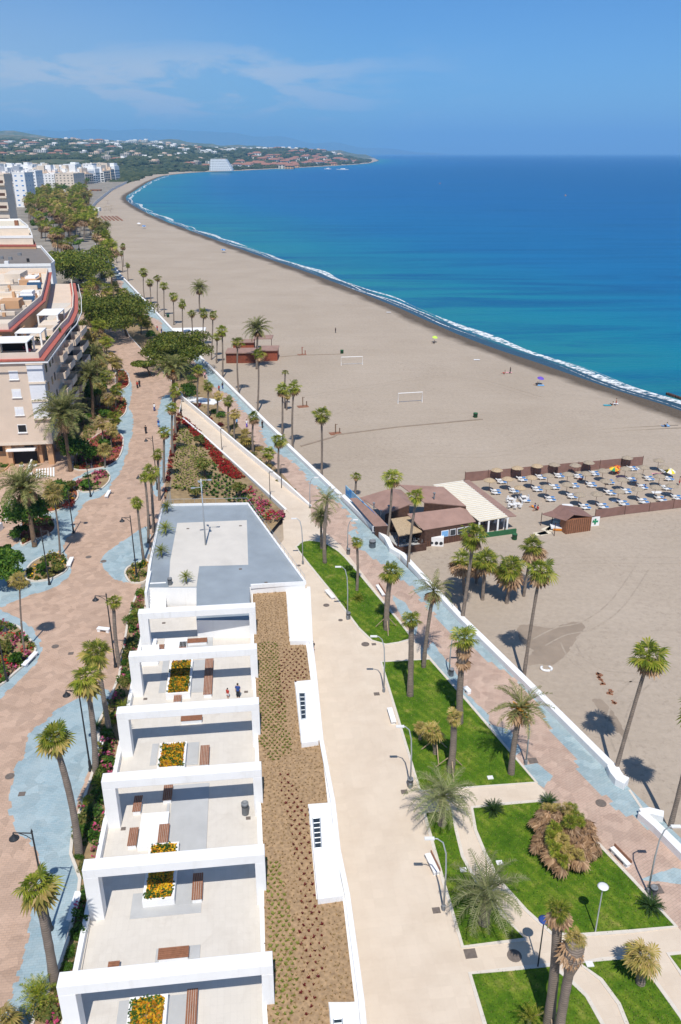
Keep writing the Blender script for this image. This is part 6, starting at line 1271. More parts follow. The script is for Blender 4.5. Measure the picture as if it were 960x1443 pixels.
for a in [((863, 668), ZB, ['cloth_orange', 'cloth_yellow', 'cloth_green'], 'orange, yellow and green beach umbrella by the straight windbreak', 1.5, .9), ((868, 666), ZB, ['cloth_orange', 'cloth_red'], 'orange and red beach umbrella by the straight windbreak', 1.5, .9), ((941, 672), ZB, ['cloth_yellow', 'cloth_white'], 'yellow and white beach umbrella at the end of the lounger rows', 1.7, 1.1), ((760, 541), ZB, ['cloth_violet'], 'violet beach umbrella near the water line'), ((612, 482), ZB, ['cloth_lime'], 'pale lime beach umbrella in the middle of the open sand'),
          ((203, 322), ZB, ['cloth_blue', 'cloth_skyblue'], 'blue beach umbrella shelter far up the beach', 2.4, 1.8), ((315, 356), ZB, ['cloth_skyblue', 'cloth_blue'], 'light blue beach umbrella beside the far surf', 2.2, 1.5), ((196, 318), ZB, ['cloth_white'], 'white beach umbrella far up the beach', 2.3, 1.6)]: cloth_umbrella(*a)
rt = random.Random(6)
for i, (x, y, c) in enumerate([(717, 525, 'cloth_pink'), (672, 507, 'cloth_white'), (762, 543, 'cloth_skyblue'), (856, 571, 'cloth_teal'), (866, 569, 'cloth_white'), (938, 600, 'cloth_skyblue'), (875, 672, 'cloth_pink'), (926, 668, 'cloth_pink'), (905, 660, 'cloth_white'), (926, 694, 'cloth_white'), (869, 706, 'cloth_white'), (548, 440, 'cloth_white'), (800, 712, 'cloth_white')]):
    b = G(x, y, ZB); mb = MB(); n = 6; vs = [(b.x - .9 + 1.8 * u / n, b.y - .5 + 1.0 * v / 3, ZB + .03 + .03 * rt.random()) for v in range(4) for u in range(n + 1)]; mb.add(vs, [(v * (n + 1) + u, v * (n + 1) + u + 1, (v + 1) * (n + 1) + u + 1, (v + 1) * (n + 1) + u) for v in range(3) for u in range(n)])
    o = mb.build('beach_towel', MT[c]); m = o.modifiers.new('thick', 'SOLIDIFY'); m.thickness = .02; tag(o, '%s %s beach towel on the sand, counting from the shore group' % (nth(i), c.split('_')[1].replace('skyblue', 'light blue')), 'towel', 'beach towels')
# goals, posts, raked line
def goal(p0, p1, h, lab):
    a, b = G(*p0, ZB), G(*p1, ZB); e = empty('goal', (a + b) / 2, lab, 'goal', 'white beach goals'); mb = MB(); mb.tube([(a.x, a.y, ZB), (a.x, a.y, ZB + h), (b.x, b.y, ZB + h), (b.x, b.y, ZB)], .1, 6); mb.build('posts', MT['white'], e)
    mb = MB()
    for q in (a, b): mb.tube([(q.x, q.y, ZB + h), (q.x, q.y + 1.6, ZB), (q.x, q.y, ZB + .05)], .04, 5)
    mb.tube([(a.x, a.y + 1.6, ZB + .04), (b.x, b.y + 1.6, ZB + .04)], .04, 5); mb.build('net_frame', MT['white'], e)
goal((481, 515), (511, 514), 2.4, 'white beach goal farther along the sand'); goal((561, 569), (595, 567), 2.6, 'white beach goal nearer the loungers, right of the raked line')
wall_px([(424, 629), (470, 616), (474, 613), (560, 602), (680, 591)], ZB, .55, ZB - .1, ZB + .12, 'low raked ridge of sand crossing the beach between goal and palms', 'sand_ridge', 'damp', None, 'ridge', 4, 0)
wall_px([(392, 503), (420, 501), (480, 499)], ZB, .5, ZB - .1, ZB + .1, 'thin raised path edge from the red-brown hut', 'path_edge', 'damp', None, 'ridge', 4, 0)
for i, (x, y, h, lab) in enumerate([(473, 611, 2.2, 'brown twin-post beach shower on the raked line'), (426, 500, 2.4, 'reddish beach shower post past the red-brown hut'), (427, 573, 2.4, 'small beach shower post beside the palm pair')]):
    b = G(x, y, ZB); e = empty('beach_shower', b, lab, 'beach shower', 'beach showers'); mb = MB(); mb.tube([(0, 0, 0), (0, 0, h)], .12, 7); mb.tube([(0, 0, h - .2), (.5, 0, h - .1)], .05, 5); link('post', mb.mesh('post', MT['redwood' if i == 1 else 'trunk_brown']), e); mb = MB(); mb.box((0, 0, .04), (2.6, 1.8, .1), .3); link('base', mb.mesh('base', MT['wood']), e); mb = MB(); mb.tube([(.9, .2, 0), (.9, .2, h * .55)], .12, 7); link('short_post', mb.mesh('short_post', MT['redwood' if i == 1 else 'trunk_brown']), e)
# red-brown hut
c = G(354, 508, ZB); e = empty('beach_hut', c, 'red-brown wooden beach hut with two flat roofs and a porch', 'hut'); m = mpp(c)
def hb(x0, x1, yb, dep, h, mat='redwood', nm='body', z0=0):
    a, b = G(x0, yb, ZB), G(x1, yb, ZB); mb = MB(); mb.prism([(a.x, a.y), (b.x, b.y + .4), (b.x, b.y + .4 + dep), (a.x, a.y + dep)], ZB + z0, ZB + z0 + h); return mb.build(nm, MT[mat], e)
hb(319, 366, 512, 6, 2.9); hb(318, 367, 512.5, 6.6, .25, 'felt', 'roof', 2.9); hb(366.5, 391, 509, 6, 3.0); hb(366, 392, 509.5, 6.6, .25, 'felt', 'roof', 3.0)
hb(329, 358, 497, 4, 3.0); hb(328, 358.5, 497.5, 4.6, .25, 'felt', 'roof', 3.0); hb(358, 384, 495, 5.5, .25, 'felt', 'porch_roof', 3.6)
for x in (359, 383): a = G(x, 495.2, ZB); mb = MB(); mb.tube([(a.x, a.y + .4, ZB), (a.x, a.y + .4, ZB + 3.7)], .1, 6); mb.build('post', MT['darkwood'], e)
mb = MB()
for k in range(30): a = G(319.5 + 46 * k / 30, 512, ZB); mb.tube([(a.x, a.y - .04 + .4 * k / 30, ZB), (a.x, a.y - .04 + .4 * k / 30, ZB + 2.85)], .05, 4)
mb.build('boards', MT['darkwood'], e)
# ------------------------------------------------------------------ people
def skinbody(J, E_, rr, root=0):
    me = bpy.data.meshes.new('body'); me.from_pydata(J, E_, []); o = bpy.data.objects.new('body', me); COL.objects.link(o); o.modifiers.new('s', 'SKIN')
    for i, v in enumerate(me.skin_vertices[0].data): v.radius = (rr[i], rr[i]); v.use_root = (i == root)
    m = o.modifiers.new('u', 'SUBSURF'); m.levels = 1; m.render_levels = 1; dg = bpy.context.evaluated_depsgraph_get(); r = bpy.data.meshes.new_from_object(o.evaluated_get(dg)); bpy.data.objects.remove(o); r.materials.clear(); r.materials.append(MT['skin']); r.polygons.foreach_set('use_smooth', [True] * len(r.polygons)); return r
def pose(kind):
    if kind == 'walk': leg = [(.09, .03, .9), (.1, .14, .5), (.1, -.06, .1), (.1, .1, .04)], [(-.09, -.02, .9), (-.1, -.06, .5), (-.1, -.36, .14), (-.1, -.26, .04)]
    elif kind == 'sit': leg = [(.1, .1, .12), (.12, .5, .38), (.12, .85, .1), (.12, 1.0, .06)], [(-.1, .1, .12), (-.12, .5, .36), (-.14, .82, .1), (-.14, .98, .06)]
    else: leg = [(.09, 0, .9), (.1, .02, .5), (.1, 0, .1), (.1, .14, .04)], [(-.09, 0, .9), (-.1, .02, .5), (-.1, 0, .1), (-.1, .14, .04)]
    dz = -.78 if kind == 'sit' else 0; ly = -.12 if kind == 'sit' else 0
    J = [(0, 0, .95 + dz), (0, ly * .5, 1.15 + dz), (0, ly, 1.36 + dz), (0, ly, 1.5 + dz), (0, ly + .02, 1.6 + dz), (0, ly + .01, 1.72 + dz)]; rr = [.14, .125, .145, .06, .095, .07]; E_ = [(0, 1), (1, 2), (2, 3), (3, 4), (4, 5)]
    for s, L in ((0, leg[0]), (0, leg[1])):
        n = len(J); J += L; rr += [.095, .065, .045, .04]; E_ += [(0, n), (n, n + 1), (n + 1, n + 2), (n + 2, n + 3)]
    for s in (1, -1):
        n = len(J); sw = .14 * s if kind == 'walk' else .03; J += [(s * .18, ly, 1.4 + dz), (s * .24, ly + sw * .3 + .0, 1.13 + dz), (s * .25, ly + sw + .06, .88 + dz), (s * .25, ly + sw + .09, .78 + dz)]; rr += [.06, .045, .035, .03]; E_ += [(2, n), (n, n + 1), (n + 1, n + 2), (n + 2, n + 3)]
    return skinbody(J, E_, rr)
BODY = {k: pose(k) for k in ('stand', 'walk', 'sit')}
def garment(kind, top):
    mb = MB(); dz = -.78 if kind == 'sit' else 0; ly = -.12 if kind == 'sit' else 0
    def ring(prof, n=12, x0=0, y0=0):
        vs = []
        for rx, ry, y, z in prof: vs += [(x0 + rx * math.cos(6.2832 * k / n), y0 + y + ry * math.sin(6.2832 * k / n), z) for k in range(n)]
        mb.add(vs, [(i * n + k, i * n + (k + 1) % n, (i + 1) * n + (k + 1) % n, (i + 1) * n + k) for i in range(len(prof) - 1) for k in range(n)])
    if top == 'shirt':
        ring([(.19, .155, 0, .9 + dz), (.18, .145, ly * .5, 1.12 + dz), (.215, .16, ly, 1.34 + dz), (.2, .13, ly, 1.43 + dz), (.08, .08, ly, 1.49 + dz)])
        for s in (1, -1): mb.tube([(s * .17, ly, 1.42 + dz), (s * .235, ly + .02, 1.2 + dz)], [.085, .07], 8, 0, False)
    else:
        if kind == 'sit':
            for s in (1, -1): mb.tube([(s * .08, 0, .14), (s * .12, .48, .38)], [.14, .095], 8, 0, True)
        else:
            w = .14 if kind == 'walk' else .02; low = .12 if top == 'trousers' else .55; ring([(.185, .15, 0, .97), (.2, .16, 0, .8)])
            for s, yy in ((1, w), (-1, -w * .5)):
                pts = [(s * .09, 0, .88), (s * .1, yy, .52)] + ([(s * .1, -.06 if s > 0 and kind == 'walk' else (-.34 if kind == 'walk' else 0), .14)] if low < .3 else []); mb.tube(pts, [.125, .1, .085][:len(pts)], 8, 0, True)
    return mb
GARM = {}
def person(px, z, kind, top, bot, lab, rz=0.0, group='people', bottype='trousers', hair=True, s=1.0):
    b = G(px[0], px[1], z); e = empty('person', b, lab, 'person', group, rz); link('body', BODY[kind], e, scale=s)
    for g, c in (('shirt', top), (bottype, bot)):
        if c is None: continue
        k = (kind, g, c)
        if k not in GARM: GARM[k] = garment(kind, g).mesh(g, MT[c], True)
        link(g, GARM[k], e, scale=s)
    dz = -.78 if kind == 'sit' else 0; ly = -.12 if kind == 'sit' else 0
    if 'hair' not in GARM: mb = MB(); mb.lathe([(.085, -.06), (.112, .0), (.105, .07), (.06, .12), (.01, .135)], n=12); GARM['hair'] = mb.mesh('hair', MT['hair'], True)
    link('hair', GARM['hair'], e, (0, ly * s, (1.66 + dz) * s), None, s); return e
PP = [((441, 921), 0, 'walk', 'cloth_dark', 'cloth_red', 'person in dark top and red trousers walking beside the white wall on the plaza', .4), ((336, 983), ZT, 'stand', 'cloth_blue', 'cloth_dark', 'person in dark blue standing on the second terrace bay', 3.0), ((321.5, 984), ZT, 'stand', 'cloth_red', 'cloth_white', 'small person in red and white beside the one in blue on the terrace', 2.6, 'people', 'shorts', True, .72),
      ((218, 579), ZL, 'walk', 'cloth_white', 'cloth_blue', 'person in a white top walking up the avenue by the pine shadow', .1), ((206, 611), ZL, 'walk', 'cloth_dark', 'cloth_dark', 'person in dark clothes walking in the middle of the avenue', .3), ((224, 602), ZL, 'walk', 'cloth_blue', 'cloth_skyblue', 'person in blue at the right-hand edge of the avenue', 3.1), ((197, 545), ZL, 'walk', 'cloth_dark', 'cloth_dark', 'dark-clothed person pushing past in the pine shade', .3), ((194, 547), ZL, 'walk', 'cloth_red', 'cloth_dark', 'person in a red top in the pine shade', .3),
      ((370, 603), 0, 'walk', 'cloth_dark', 'cloth_dark', 'person in black on the seaside path near the palm pair', .5), ((314, 548), 0, 'walk', 'cloth_dark', 'cloth_blue', 'person in dark clothes on the seaside path beside the red-brown hut', .5), ((309, 552), 0, 'walk', 'cloth_red', 'cloth_dark', 'person with a red top on the seaside path', .5), ((348, 602), 0, 'walk', 'cloth_white', 'cloth_violet', 'person in white and violet on the seaside path', .4), ((334, 600), 0, 'walk', 'cloth_skyblue', 'cloth_dark', 'person in light blue on the seaside path', .4), ((289, 533), 0, 'walk', 'cloth_pink', 'cloth_dark', 'person in pink on the seaside path by the pine', .4), ((228, 470), 0, 'walk', 'cloth_dark', 'cloth_blue', 'person in dark clothes on the far seaside path', .4), ((222, 466), 0, 'walk', 'cloth_red', 'cloth_blue', 'person in a red top on the far seaside path', .4),
      ((473, 469), ZB, 'walk', 'cloth_dark', 'cloth_dark', 'lone person in black crossing the open sand', .6), ((719, 526), ZB, 'stand', 'cloth_dark', 'cloth_dark', 'person in black standing beside the pink towel near the water', 1), ((711, 527), ZB, 'sit', None, 'cloth_red', 'sunbather sitting on the pink towel near the water', 1, 'people', 'shorts'), ((757, 543), ZB, 'sit', 'cloth_dark', 'cloth_dark', 'person sitting under the violet umbrella', 1), ((863, 571), ZB, 'sit', None, 'cloth_dark', 'sunbather sitting on the teal and white towels', 1, 'people', 'shorts'), ((868, 571), ZB, 'stand', None, 'cloth_red', 'bather in red shorts standing by the teal towel', 1, 'people', 'shorts'),
      ((939, 601), ZB, 'sit', 'cloth_skyblue', 'cloth_dark', 'person sitting alone near the right edge of the beach', 1), ((612, 484), ZB, 'sit', 'cloth_dark', 'cloth_dark', 'person sitting under the lime umbrella', 1), ((957, 684), ZB, 'stand', None, 'cloth_red', 'bather standing in red shorts at the end of the lounger rows', 1, 'people', 'shorts'), ((872, 668), ZB, 'sit', None, 'cloth_red', 'sunbather beside the orange umbrellas', 1, 'people', 'shorts'), ((935, 706), ZB, 'sit', None, 'cloth_dark', 'sunbather at the sagging windbreak', 1, 'people', 'shorts'), ((753, 716), ZB, 'sit', 'cloth_blue', 'cloth_orange', 'person in blue sitting at the sand tables', 1), ((757, 719), ZB, 'sit', 'cloth_red', 'cloth_dark', 'person in red sitting at the sand tables', 2),
      ((908, 689), ZB, 'sit', 'cloth_blue', 'cloth_dark', 'person in navy sitting among the loungers of the third row', 1), ((820, 677), ZB, 'sit', None, 'cloth_red', 'sunbather between the back row loungers', 1, 'people', 'shorts')]
for p in PP: person(*p)
b = G(197, 546, ZL); 
# ------------------------------------------------------------------ cream apartment block
C0 = G(79, 655, ZL)                                  # ground point below its near seaward corner
ZC = RAYY(57.5, 507, C0.y).z; C0 = Vector((RAYY(57.5, 507, C0.y).x, C0.y, ZL))
AB = empty('apartment_block', C0, 'cream apartment block with red tiled cornices, roof terraces and shaded balconies', 'apartment block')
def ab(s, t, z=0): return C0 + U * s + W * t + Vector((0, 0, z))
def abx(mb, s0, s1, t0, t1, z0, z1, mi=0): mb.prism([ab(s0, t0), ab(s1, t0), ab(s1, t1), ab(s0, t1)], z0, z1, mi)
def part(nm, mb, m, p=None, **k): return mb.build(nm, MT[m], p or AB, **k)
HF = (ZC - ZL) / 6.0
ZG = ZL + HF * 1.25
mb = MB(); mb.prism([ab(-40, 0), ab(0, 0), ab(-1.2, 27), ab(-1.2, 33), ab(-2.6, 47), ab(-6, 67), ab(-11, 92), ab(-40, 96)], ZG, ZC); part('wall', mb, 'cream')
mb = MB(); abx(mb, -40, -2.5, 1.5, 60, ZL, ZG - .003); part('ground_floor', mb, 'orange')
for s, t in ((-.8, .8), (-.8, 8), (-.8, 15), (-.8, 22), (-8, .8)): mb = MB(); abx(mb, s - .5, s + .5, t - .5, t + .5, ZL, ZG - .003); part('arcade_pillar', mb, 'orange')
mb = MB(); abx(mb, -40, -3, 1.1, 1.5, ZG - 1.6, ZG - .35); part('arcade_beam', mb, 'orange')
mb = MB(); abx(mb, -8, -3.4, 1.2, 1.46, ZL + .1, ZL + 3.0); part('shop_door', mb, 'dark')
mb = MB(); abx(mb, -8.2, -3.2, -.6, 1.3, ZL + 3.0, ZL + 3.25); part('shop_awning', mb, 'white')
outl = [(-40, -.6), (.75, -.6), (-.45, 27), (-.45, 33), (-1.85, 47.2), (-5.3, 67.2), (-10.3, 92)]
mb = MB(); q = [ab(*p) for p in outl]; ribbon(q, 1.5, ZC - .05, ZC + .22, mb, side=.5); part('red_cornice', mb, 'redtile')
mb = MB(); ribbon([ab(*p) for p in [(-40, -1.25), (1.45, -1.25), (.25, 27), (.25, 33), (-1.15, 47.4), (-4.6, 67.4), (-9.6, 92)]], .12, ZC - .28, ZC - .06, mb); part('cornice_edge', mb, 'white')
mb = MB(); ribbon([ab(*p) for p in [(-40, .35), (-.35, .35), (-1.5, 27), (-1.5, 33), (-2.9, 47), (-6.3, 67), (-11.3, 92)]], .25, ZC - .1, ZC + 1.25, mb); part('parapet', mb, 'cream_light')
mb = MB(); abx(mb, -39.9, -5.5, .5, 60, ZC - .1, ZC + .03); part('terrace_floor', mb, 'terrace')
# penthouse storey, set back along a diagonal
Z2 = ZC + 3.1; PT = [(-40, 10.4), (-7.2, 10.4), (-8.2, 43), (-12.8, 70), (-16.5, 91), (-40, 94)]
mb = MB(); mb.prism([ab(*p) for p in PT], ZC, Z2); part('penthouse_wall', mb, 'orange')
mb = MB(); ribbon([ab(*p) for p in [(-40, 9.8), (-6.6, 9.8), (-7.6, 43), (-12.2, 70.2), (-15.9, 91)]], 1.1, Z2 - .05, Z2 + .2, mb, side=.5); part('red_cornice', mb, 'redtile')
mb = MB(); ribbon([ab(*p) for p in [(-40, 10.7), (-7.5, 10.7), (-8.5, 43), (-13.1, 70), (-16.8, 90.6), (-40, 93.6)]], .25, Z2 - .1, Z2 + 1.3, mb); part('parapet', mb, 'cream_light')
mb = MB(); mb.prism([ab(*p) for p in [(-40, 11.0), (-7.8, 11.0), (-8.8, 43), (-13.4, 70), (-17.1, 90), (-40, 93)]], Z2 - .05, Z2 + .02); part('roof', mb, 'cream_light')
for s0, s1, t0, t1, h, m in ((-16.5, -13.4, 16, 19.5, 1.5, 'orange'), (-15, -11, 34, 38, 1.7, 'orange'), (-13, -10.5, 44, 47, 2.0, 'white'), (-16, -14.2, 28, 31, 1.0, 'cream_light'), (-20, -17.5, 22, 30, 1.4, 'cream_light'), (-13, -10, 26, 26.6, .8, 'cream_light'), (-21, -12, 50, 52, .9, 'cream_light'), (-13, -9.5, 38.5, 39.2, 1.0, 'cream_light'), (-24, -13, 60, 60.5, 1.1, 'cream_light'), (-18, -14, 64, 70, 1.8, 'orange'), (-17, -14.5, 66, 70, 2.2, 'white'), (-24, -20, 74, 82, 2.0, 'cream_light'), (-24, -17, 78, 78.5, 1.0, 'cream_light'), (-24, -19, 42, 48, 2.2, 'orange')):
    mb = MB(); abx(mb, s0, s1, t0, t1, Z2, Z2 + h); part('roof_box', mb, m, bevel=.04)
for s0, s1, t0, t1 in ((-13.5, -9.5, 22, 31), (-15, -9.8, 40, 43.5), (-15, -9.6, 31.5, 37), (-20, -13, 53, 58), (-22, -16, 71, 77), (-24, -18, 62, 70)): mb = MB(); abx(mb, s0, s1, t0, t1, Z2, Z2 + .06); part('roof_patch', mb, 'roofgrey')
for s, t in ((-17, 20.5), (-17, 25), (-11, 40.5), (-20, 36), (-14, 61.5)):
    mb = MB(); p = [ab(s - 1.7, t - .8, Z2 - ZL + .4), ab(s + 1.7, t - .8, Z2 - ZL + .4), ab(s + 1.7, t + .9, Z2 - ZL + 1.5), ab(s - 1.7, t + .9, Z2 - ZL + 1.5)]; mb.hexa([v - Vector((0, 0, .1)) for v in p], p); sp = part('solar_panel', mb, 'panel')
    mb = MB(); mb.tube([ab(s - 1.3, t + 1.0, Z2 - ZL + 1.6), ab(s + 1.3, t + 1.0, Z2 - ZL + 1.6)], .28, 8); part('tank', mb, 'white', sp)
rk = random.Random(31)
for i in range(60):
    s, t = rk.uniform(-24, -6), rk.uniform(15, 86)
    if s > -9.8 - max(0, t - 43) * .17: continue
    mb = MB(); w = rk.uniform(.3, .8); abx(mb, s, s + w, t, t + w * rk.uniform(.8, 1.5), Z2, Z2 + rk.uniform(.4, 1.4)); part('chimney' if i % 3 else 'air_unit', mb, ['cream_light', 'white', 'orange'][i % 3])
for i in range(3): s, t = (-12, -8, -16)[i], (19, 40, 33)[i]; mb = MB(); mb.tube([ab(s, t, Z2 - ZL), ab(s, t, Z2 - ZL + 3)], .03, 5); mb.tube([ab(s - .6, t, Z2 - ZL + 2.8), ab(s + .6, t, Z2 - ZL + 2.8)], .02, 4); part('antenna', mb, 'steel')
# roof terraces along the sea side
for s0, s1, t0, t1 in ((-8.5, -2.4, 2.2, 7.5), (-6.5, -1.8, 10.5, 15.0), (-6.6, -2.4, 29, 36)):
    mb = MB(); abx(mb, s0, s1, t0, t1, ZC + 2.5, ZC + 2.7); cn = part('terrace_canopy', mb, 'white', bevel=.03)
    for s, t in ((s0 + .2, t0 + .2), (s1 - .2, t0 + .2), (s1 - .2, t1 - .2), (s0 + .2, t1 - .2)): mb = MB(); abx(mb, s - .15, s + .15, t - .15, t + .15, ZC, ZC + 2.503); part('post', mb, 'white', cn)
for s0, s1, t0, t1, m in ((-13.5, -10.2, 4.5, 8, 'orange'), (-9.2, -8.6, 4, 10, 'orange'), (-4.6, -1.6, 19, 20, 'cream_light'), (-2.2, -1.8, 20, 26, 'cream_light'), (-7, -6.6, 15.5, 19, 'orange'), (-5.4, -2.2, 24, 29.5, 'cream_light'), (-21, -14.5, 5, 9, 'orange'), (-4.2, -2.6, 36.5, 44, 'cream_light')):
    mb = MB(); abx(mb, s0, s1, t0, t1, ZC, ZC + (2.4 if m == 'orange' else 1.5)); part('terrace_wall', mb, m, bevel=.03)
for s0, s1, t in ((-8.2, -3, 7.45), (-13, -10.6, 4.45), (-20, -16, 4.95), (-17.5, -14.5, 10.32)): mb = MB(); abx(mb, s0, s1, t, t + .06, ZC + .1, ZC + 2.2); part('terrace_door', mb, 'dark')
for i in range(14):
    s, t = rk.uniform(-5, -1), rk.uniform(3, 30); mb = MB(); c = ab(s, t, ZC - ZL); r = rk.uniform(.25, .5)
    for _ in range(60):
        d = Vector((rk.uniform(-1, 1), rk.uniform(-1, 1), rk.uniform(0, 1.4))) * r; a = Vector((rk.uniform(-1, 1), rk.uniform(-1, 1), rk.uniform(-1, 1))) * .16; b_ = Vector((rk.uniform(-1, 1), rk.uniform(-1, 1), rk.uniform(-1, 1))) * .16; p = c + d + Vector((0, 0, .4)); mb.face([p - a, p + b_, p + a, p - b_])
    part('potted_plant', mb, ['hedge', 'leaf', 'yelflower'][i % 3] if i % 3 < 2 else 'pinkflower')
# windows of the sunny front
for f in range(4):
    for s in (-4.9, -10.6, -16.5, -22):
        z = ZC - 2.55 - HF * f; w = 1.35; mb = MB(); abx(mb, s - w / 2 - .1, s + w / 2 + .1, -.05, .05, z - .75, z + .75); fr = part('window', mb, 'white'); mb = MB(); abx(mb, s - w / 2, s + w / 2, -.085, -.055, z - .62, z + (.62 if f == 3 else .35)); part('pane' if f == 3 else 'shutter', mb, 'dark' if f == 3 else 'shutter', fr); mb = MB(); abx(mb, s - w / 2 - .2, s + w / 2 + .2, -.2, -.05, z - .88, z - .752); part('sill', mb, 'white', fr)
    if f < 3:
        z = ZC - 2.3 - HF * f; mb = MB(); abx(mb, -2.5, .15, -.3, .5, z - 1.6, z + 1.5); ly = part('corner_loggia', mb, 'shutter'); mb = MB(); abx(mb, -2.6, .35, -.45, .55, z - 1.85, z - 1.62); part('sill', mb, 'cream_light', ly); mb = MB(); abx(mb, -2.6, .3, -.4, .52, z + 1.52, z + 1.75); part('lintel', mb, 'cream_light', ly)
mb = MB(); abx(mb, -40, -.1, -.04, .02, ZG, ZG + .5); part('band', mb, 'cream_light')
for s in (-4.5, -10): mb = MB(); abx(mb, s - .8, s + .8, 1.0, 1.09, ZG - 1.4, ZG - .5); part('window', mb, 'dark')
# balconies of the shaded sea front
for f in range(4):
    z = ZC - 3.2 - HF * f
    for t0, t1 in ((13, 17.5), (20, 25), (27.5, 33), (36, 43)):
        off = (-.35 - .045 * t0) if t0 < 26 else -1.2 - max(0, t0 - 33) * .1; mb = MB(); abx(mb, off, off + 1.9, t0, t1, z - .25, z - .05); abx(mb, off + 1.75, off + 1.9, t0, t1, z - .05, z + .95); abx(mb, off + .0, off + 1.75, t0, t0 + .15, z - .05, z + .95); abx(mb, off, off + 1.75, t1 - .15, t1, z - .05, z + .95); bl = part('balcony', mb, 'cream'); mb = MB(); abx(mb, off + .01, off + .07, t0 + .4, t1 - .4, z, z + 2.2); part('balcony_door', mb, 'dark', bl)
    for t in (3.5, 7.5, 10.5): mb = MB(); abx(mb, -.5, .08 - .045 * t, t - .5, t + .5, z + .2, z + 1.6); part('window', mb, 'glass')
# entrance steps and round topiaries in front
for i, (x, y, r_) in enumerate([(31, 632, 6), (27, 642, 6), (31, 653, 5), (50, 652, 7), (44, 664, 4)]):
    b = G(x, y + 6, ZL); e = empty('topiary', b, '%s clipped round bush in a white pot by the block entrance, counted towards the camera' % nth(i), 'topiary', 'topiaries by the entrance'); mb = MB(); mb.lathe([(.3, 0), (.42, .6), (.35, .62), (.01, .58)], n=10); link('pot', mb.mesh('pot', MT['white'], True), e); link('foliage', BUSH['yellow'][i % 2], e, (0, 0, .5), (0, 0, i), r_ * mpp(b) * .85)
s_ = G(52, 668, ZL); mb = MB()
for i in range(7): mb.box((s_.x + .45 * i, s_.y + .15 * i, ZL + .08), (.28, 4.5, .16), AL + .2)
tag(mb.build('entrance_steps', MT['white']), 'row of white striped entrance steps in front of the apartment block', 'steps')
for px, lab in (([(46, 655), (40, 672), (33, 688)], 'white stair rail wall beside the entrance steps'), ([(8, 735), (14, 722), (16, 712)], 'white stair rail wall at the left edge below the date palm'), ([(-4, 752), (4, 745)], 'short white rail wall at the photo edge')): wall_px(px, ZL, .3, ZL, ZL + 1.1, lab, 'stair_wall', step=1)
bed([(-30, 655), (5, 650), (18, 645), (12, 658), (2, 665), (-30, 672)], ZL, [('hedge', 1, 'greenery')], 'brick-edged green bed in front of the orange ground floor', kmat='orange')
# ------------------------------------------------------------------ blocks further along
def block(px0, px1, yb, yt, dep, lab, wallm='white', roofm='cream_light', z=ZL, rows=0, cols=0, name='town_block', group=None, winm='glass', balc=False, cat='building', roof_parts=True):
    a, b = G(px0, yb, z), G(px1, yb, z); h = RAYY((px0 + px1) / 2, yt, a.y).z - z; d = (b - a); L = d.length; d.normalize(); n = Vector((-d.y, d.x, 0)); e = empty(name, a, lab, cat, group)
    if cols: cols = max(2, min(9, int(L / 5))); rows = max(3, min(7, int(h / 3.6)))
    def bx(mb, s0, s1, t0, t1, z0, z1): mb.prism([a + d * s0 + n * t0, a + d * s1 + n * t0, a + d * s1 + n * t1, a + d * s0 + n * t1], z + z0, z + z1)
    mb = MB(); bx(mb, 0, L, 0, dep, -.5, h); mb.build('wall', MT[wallm], e)
    mb = MB(); bx(mb, .3, L - .3, .3, dep - .3, h - .2, h + .05); mb.build('roof', MT[roofm], e)
    q = [a, b, b + n * dep, a + n * dep, a]; mb = MB(); ribbon(q, .3, z + h - .1, z + h + .8, mb); mb.build('parapet', MT[wallm], e)
    for r in range(rows):
        zz = h - (r + .55) * h / rows
        if balc: mb = MB(); bx(mb, -.2, L + .2, -1.4, .0, zz - 1.6, zz - .5); mb.build('balcony', MT[wallm], e); mb = MB(); bx(mb, .8, L - .8, -.05, .02, zz - .5, zz + 1.1); mb.build('window', MT[winm], e)
        else:
            for c in range(cols): s = L * (c + .5) / cols; w = min(L / cols * .2, 1.1); mb = MB(); bx(mb, s - w, s + w, -.06, .02, zz - .6, zz + .6); mb.build('window', MT[winm], e)
            nd = max(1, min(6, int(dep / 7)))
            for c in range(nd): t = (c + .5) * dep / nd; mb = MB(); bx(mb, L - .02, L + .06, t - .6, t + .6, zz - .6, zz + .6); mb.build('window', MT[winm], e)
    if roof_parts:
        r = random.Random(int(px0 * 3 + yb)); 
        for k in range(4): s, t, w = r.uniform(.1, .75) * L, r.uniform(.15, .8) * dep, r.uniform(.8, 3); mb = MB(); bx(mb, s, s + w, t, t + w, h, h + r.uniform(.8, 2.4)); mb.build('roof_box', MT[wallm], e)
    return e
def roofblock(poly, z1, lab, wallm, roofm, name='town_block', par=.5, boxes=(), edge='white'):
    p = poly_px(poly, z1); c = sum(p, Vector()) / len(p); e = empty(name, (c.x, c.y, ZL), lab, 'building'); mb = MB(); mb.prism([(q.x, q.y) for q in p], ZL - .5, z1 - .02); mb.build('wall', MT[wallm], e)
    mb = MB(); mb.prism([(c.x + (q.x - c.x) * .985, c.y + (q.y - c.y) * .985) for q in p], z1 - .5, z1); mb.build('roof', MT[roofm], e)
    mb = MB(); ribbon(list(p) + [p[0]], .45, z1 - .1, z1 + par, mb); mb.build('parapet', MT[edge], e)
    for x, y, w, h, m in boxes: q = G(x, y, z1); mb = MB(); mb.box((q.x, q.y, z1 + h / 2), (w, w, h), AL); mb.build('roof_box', MT[m], e)
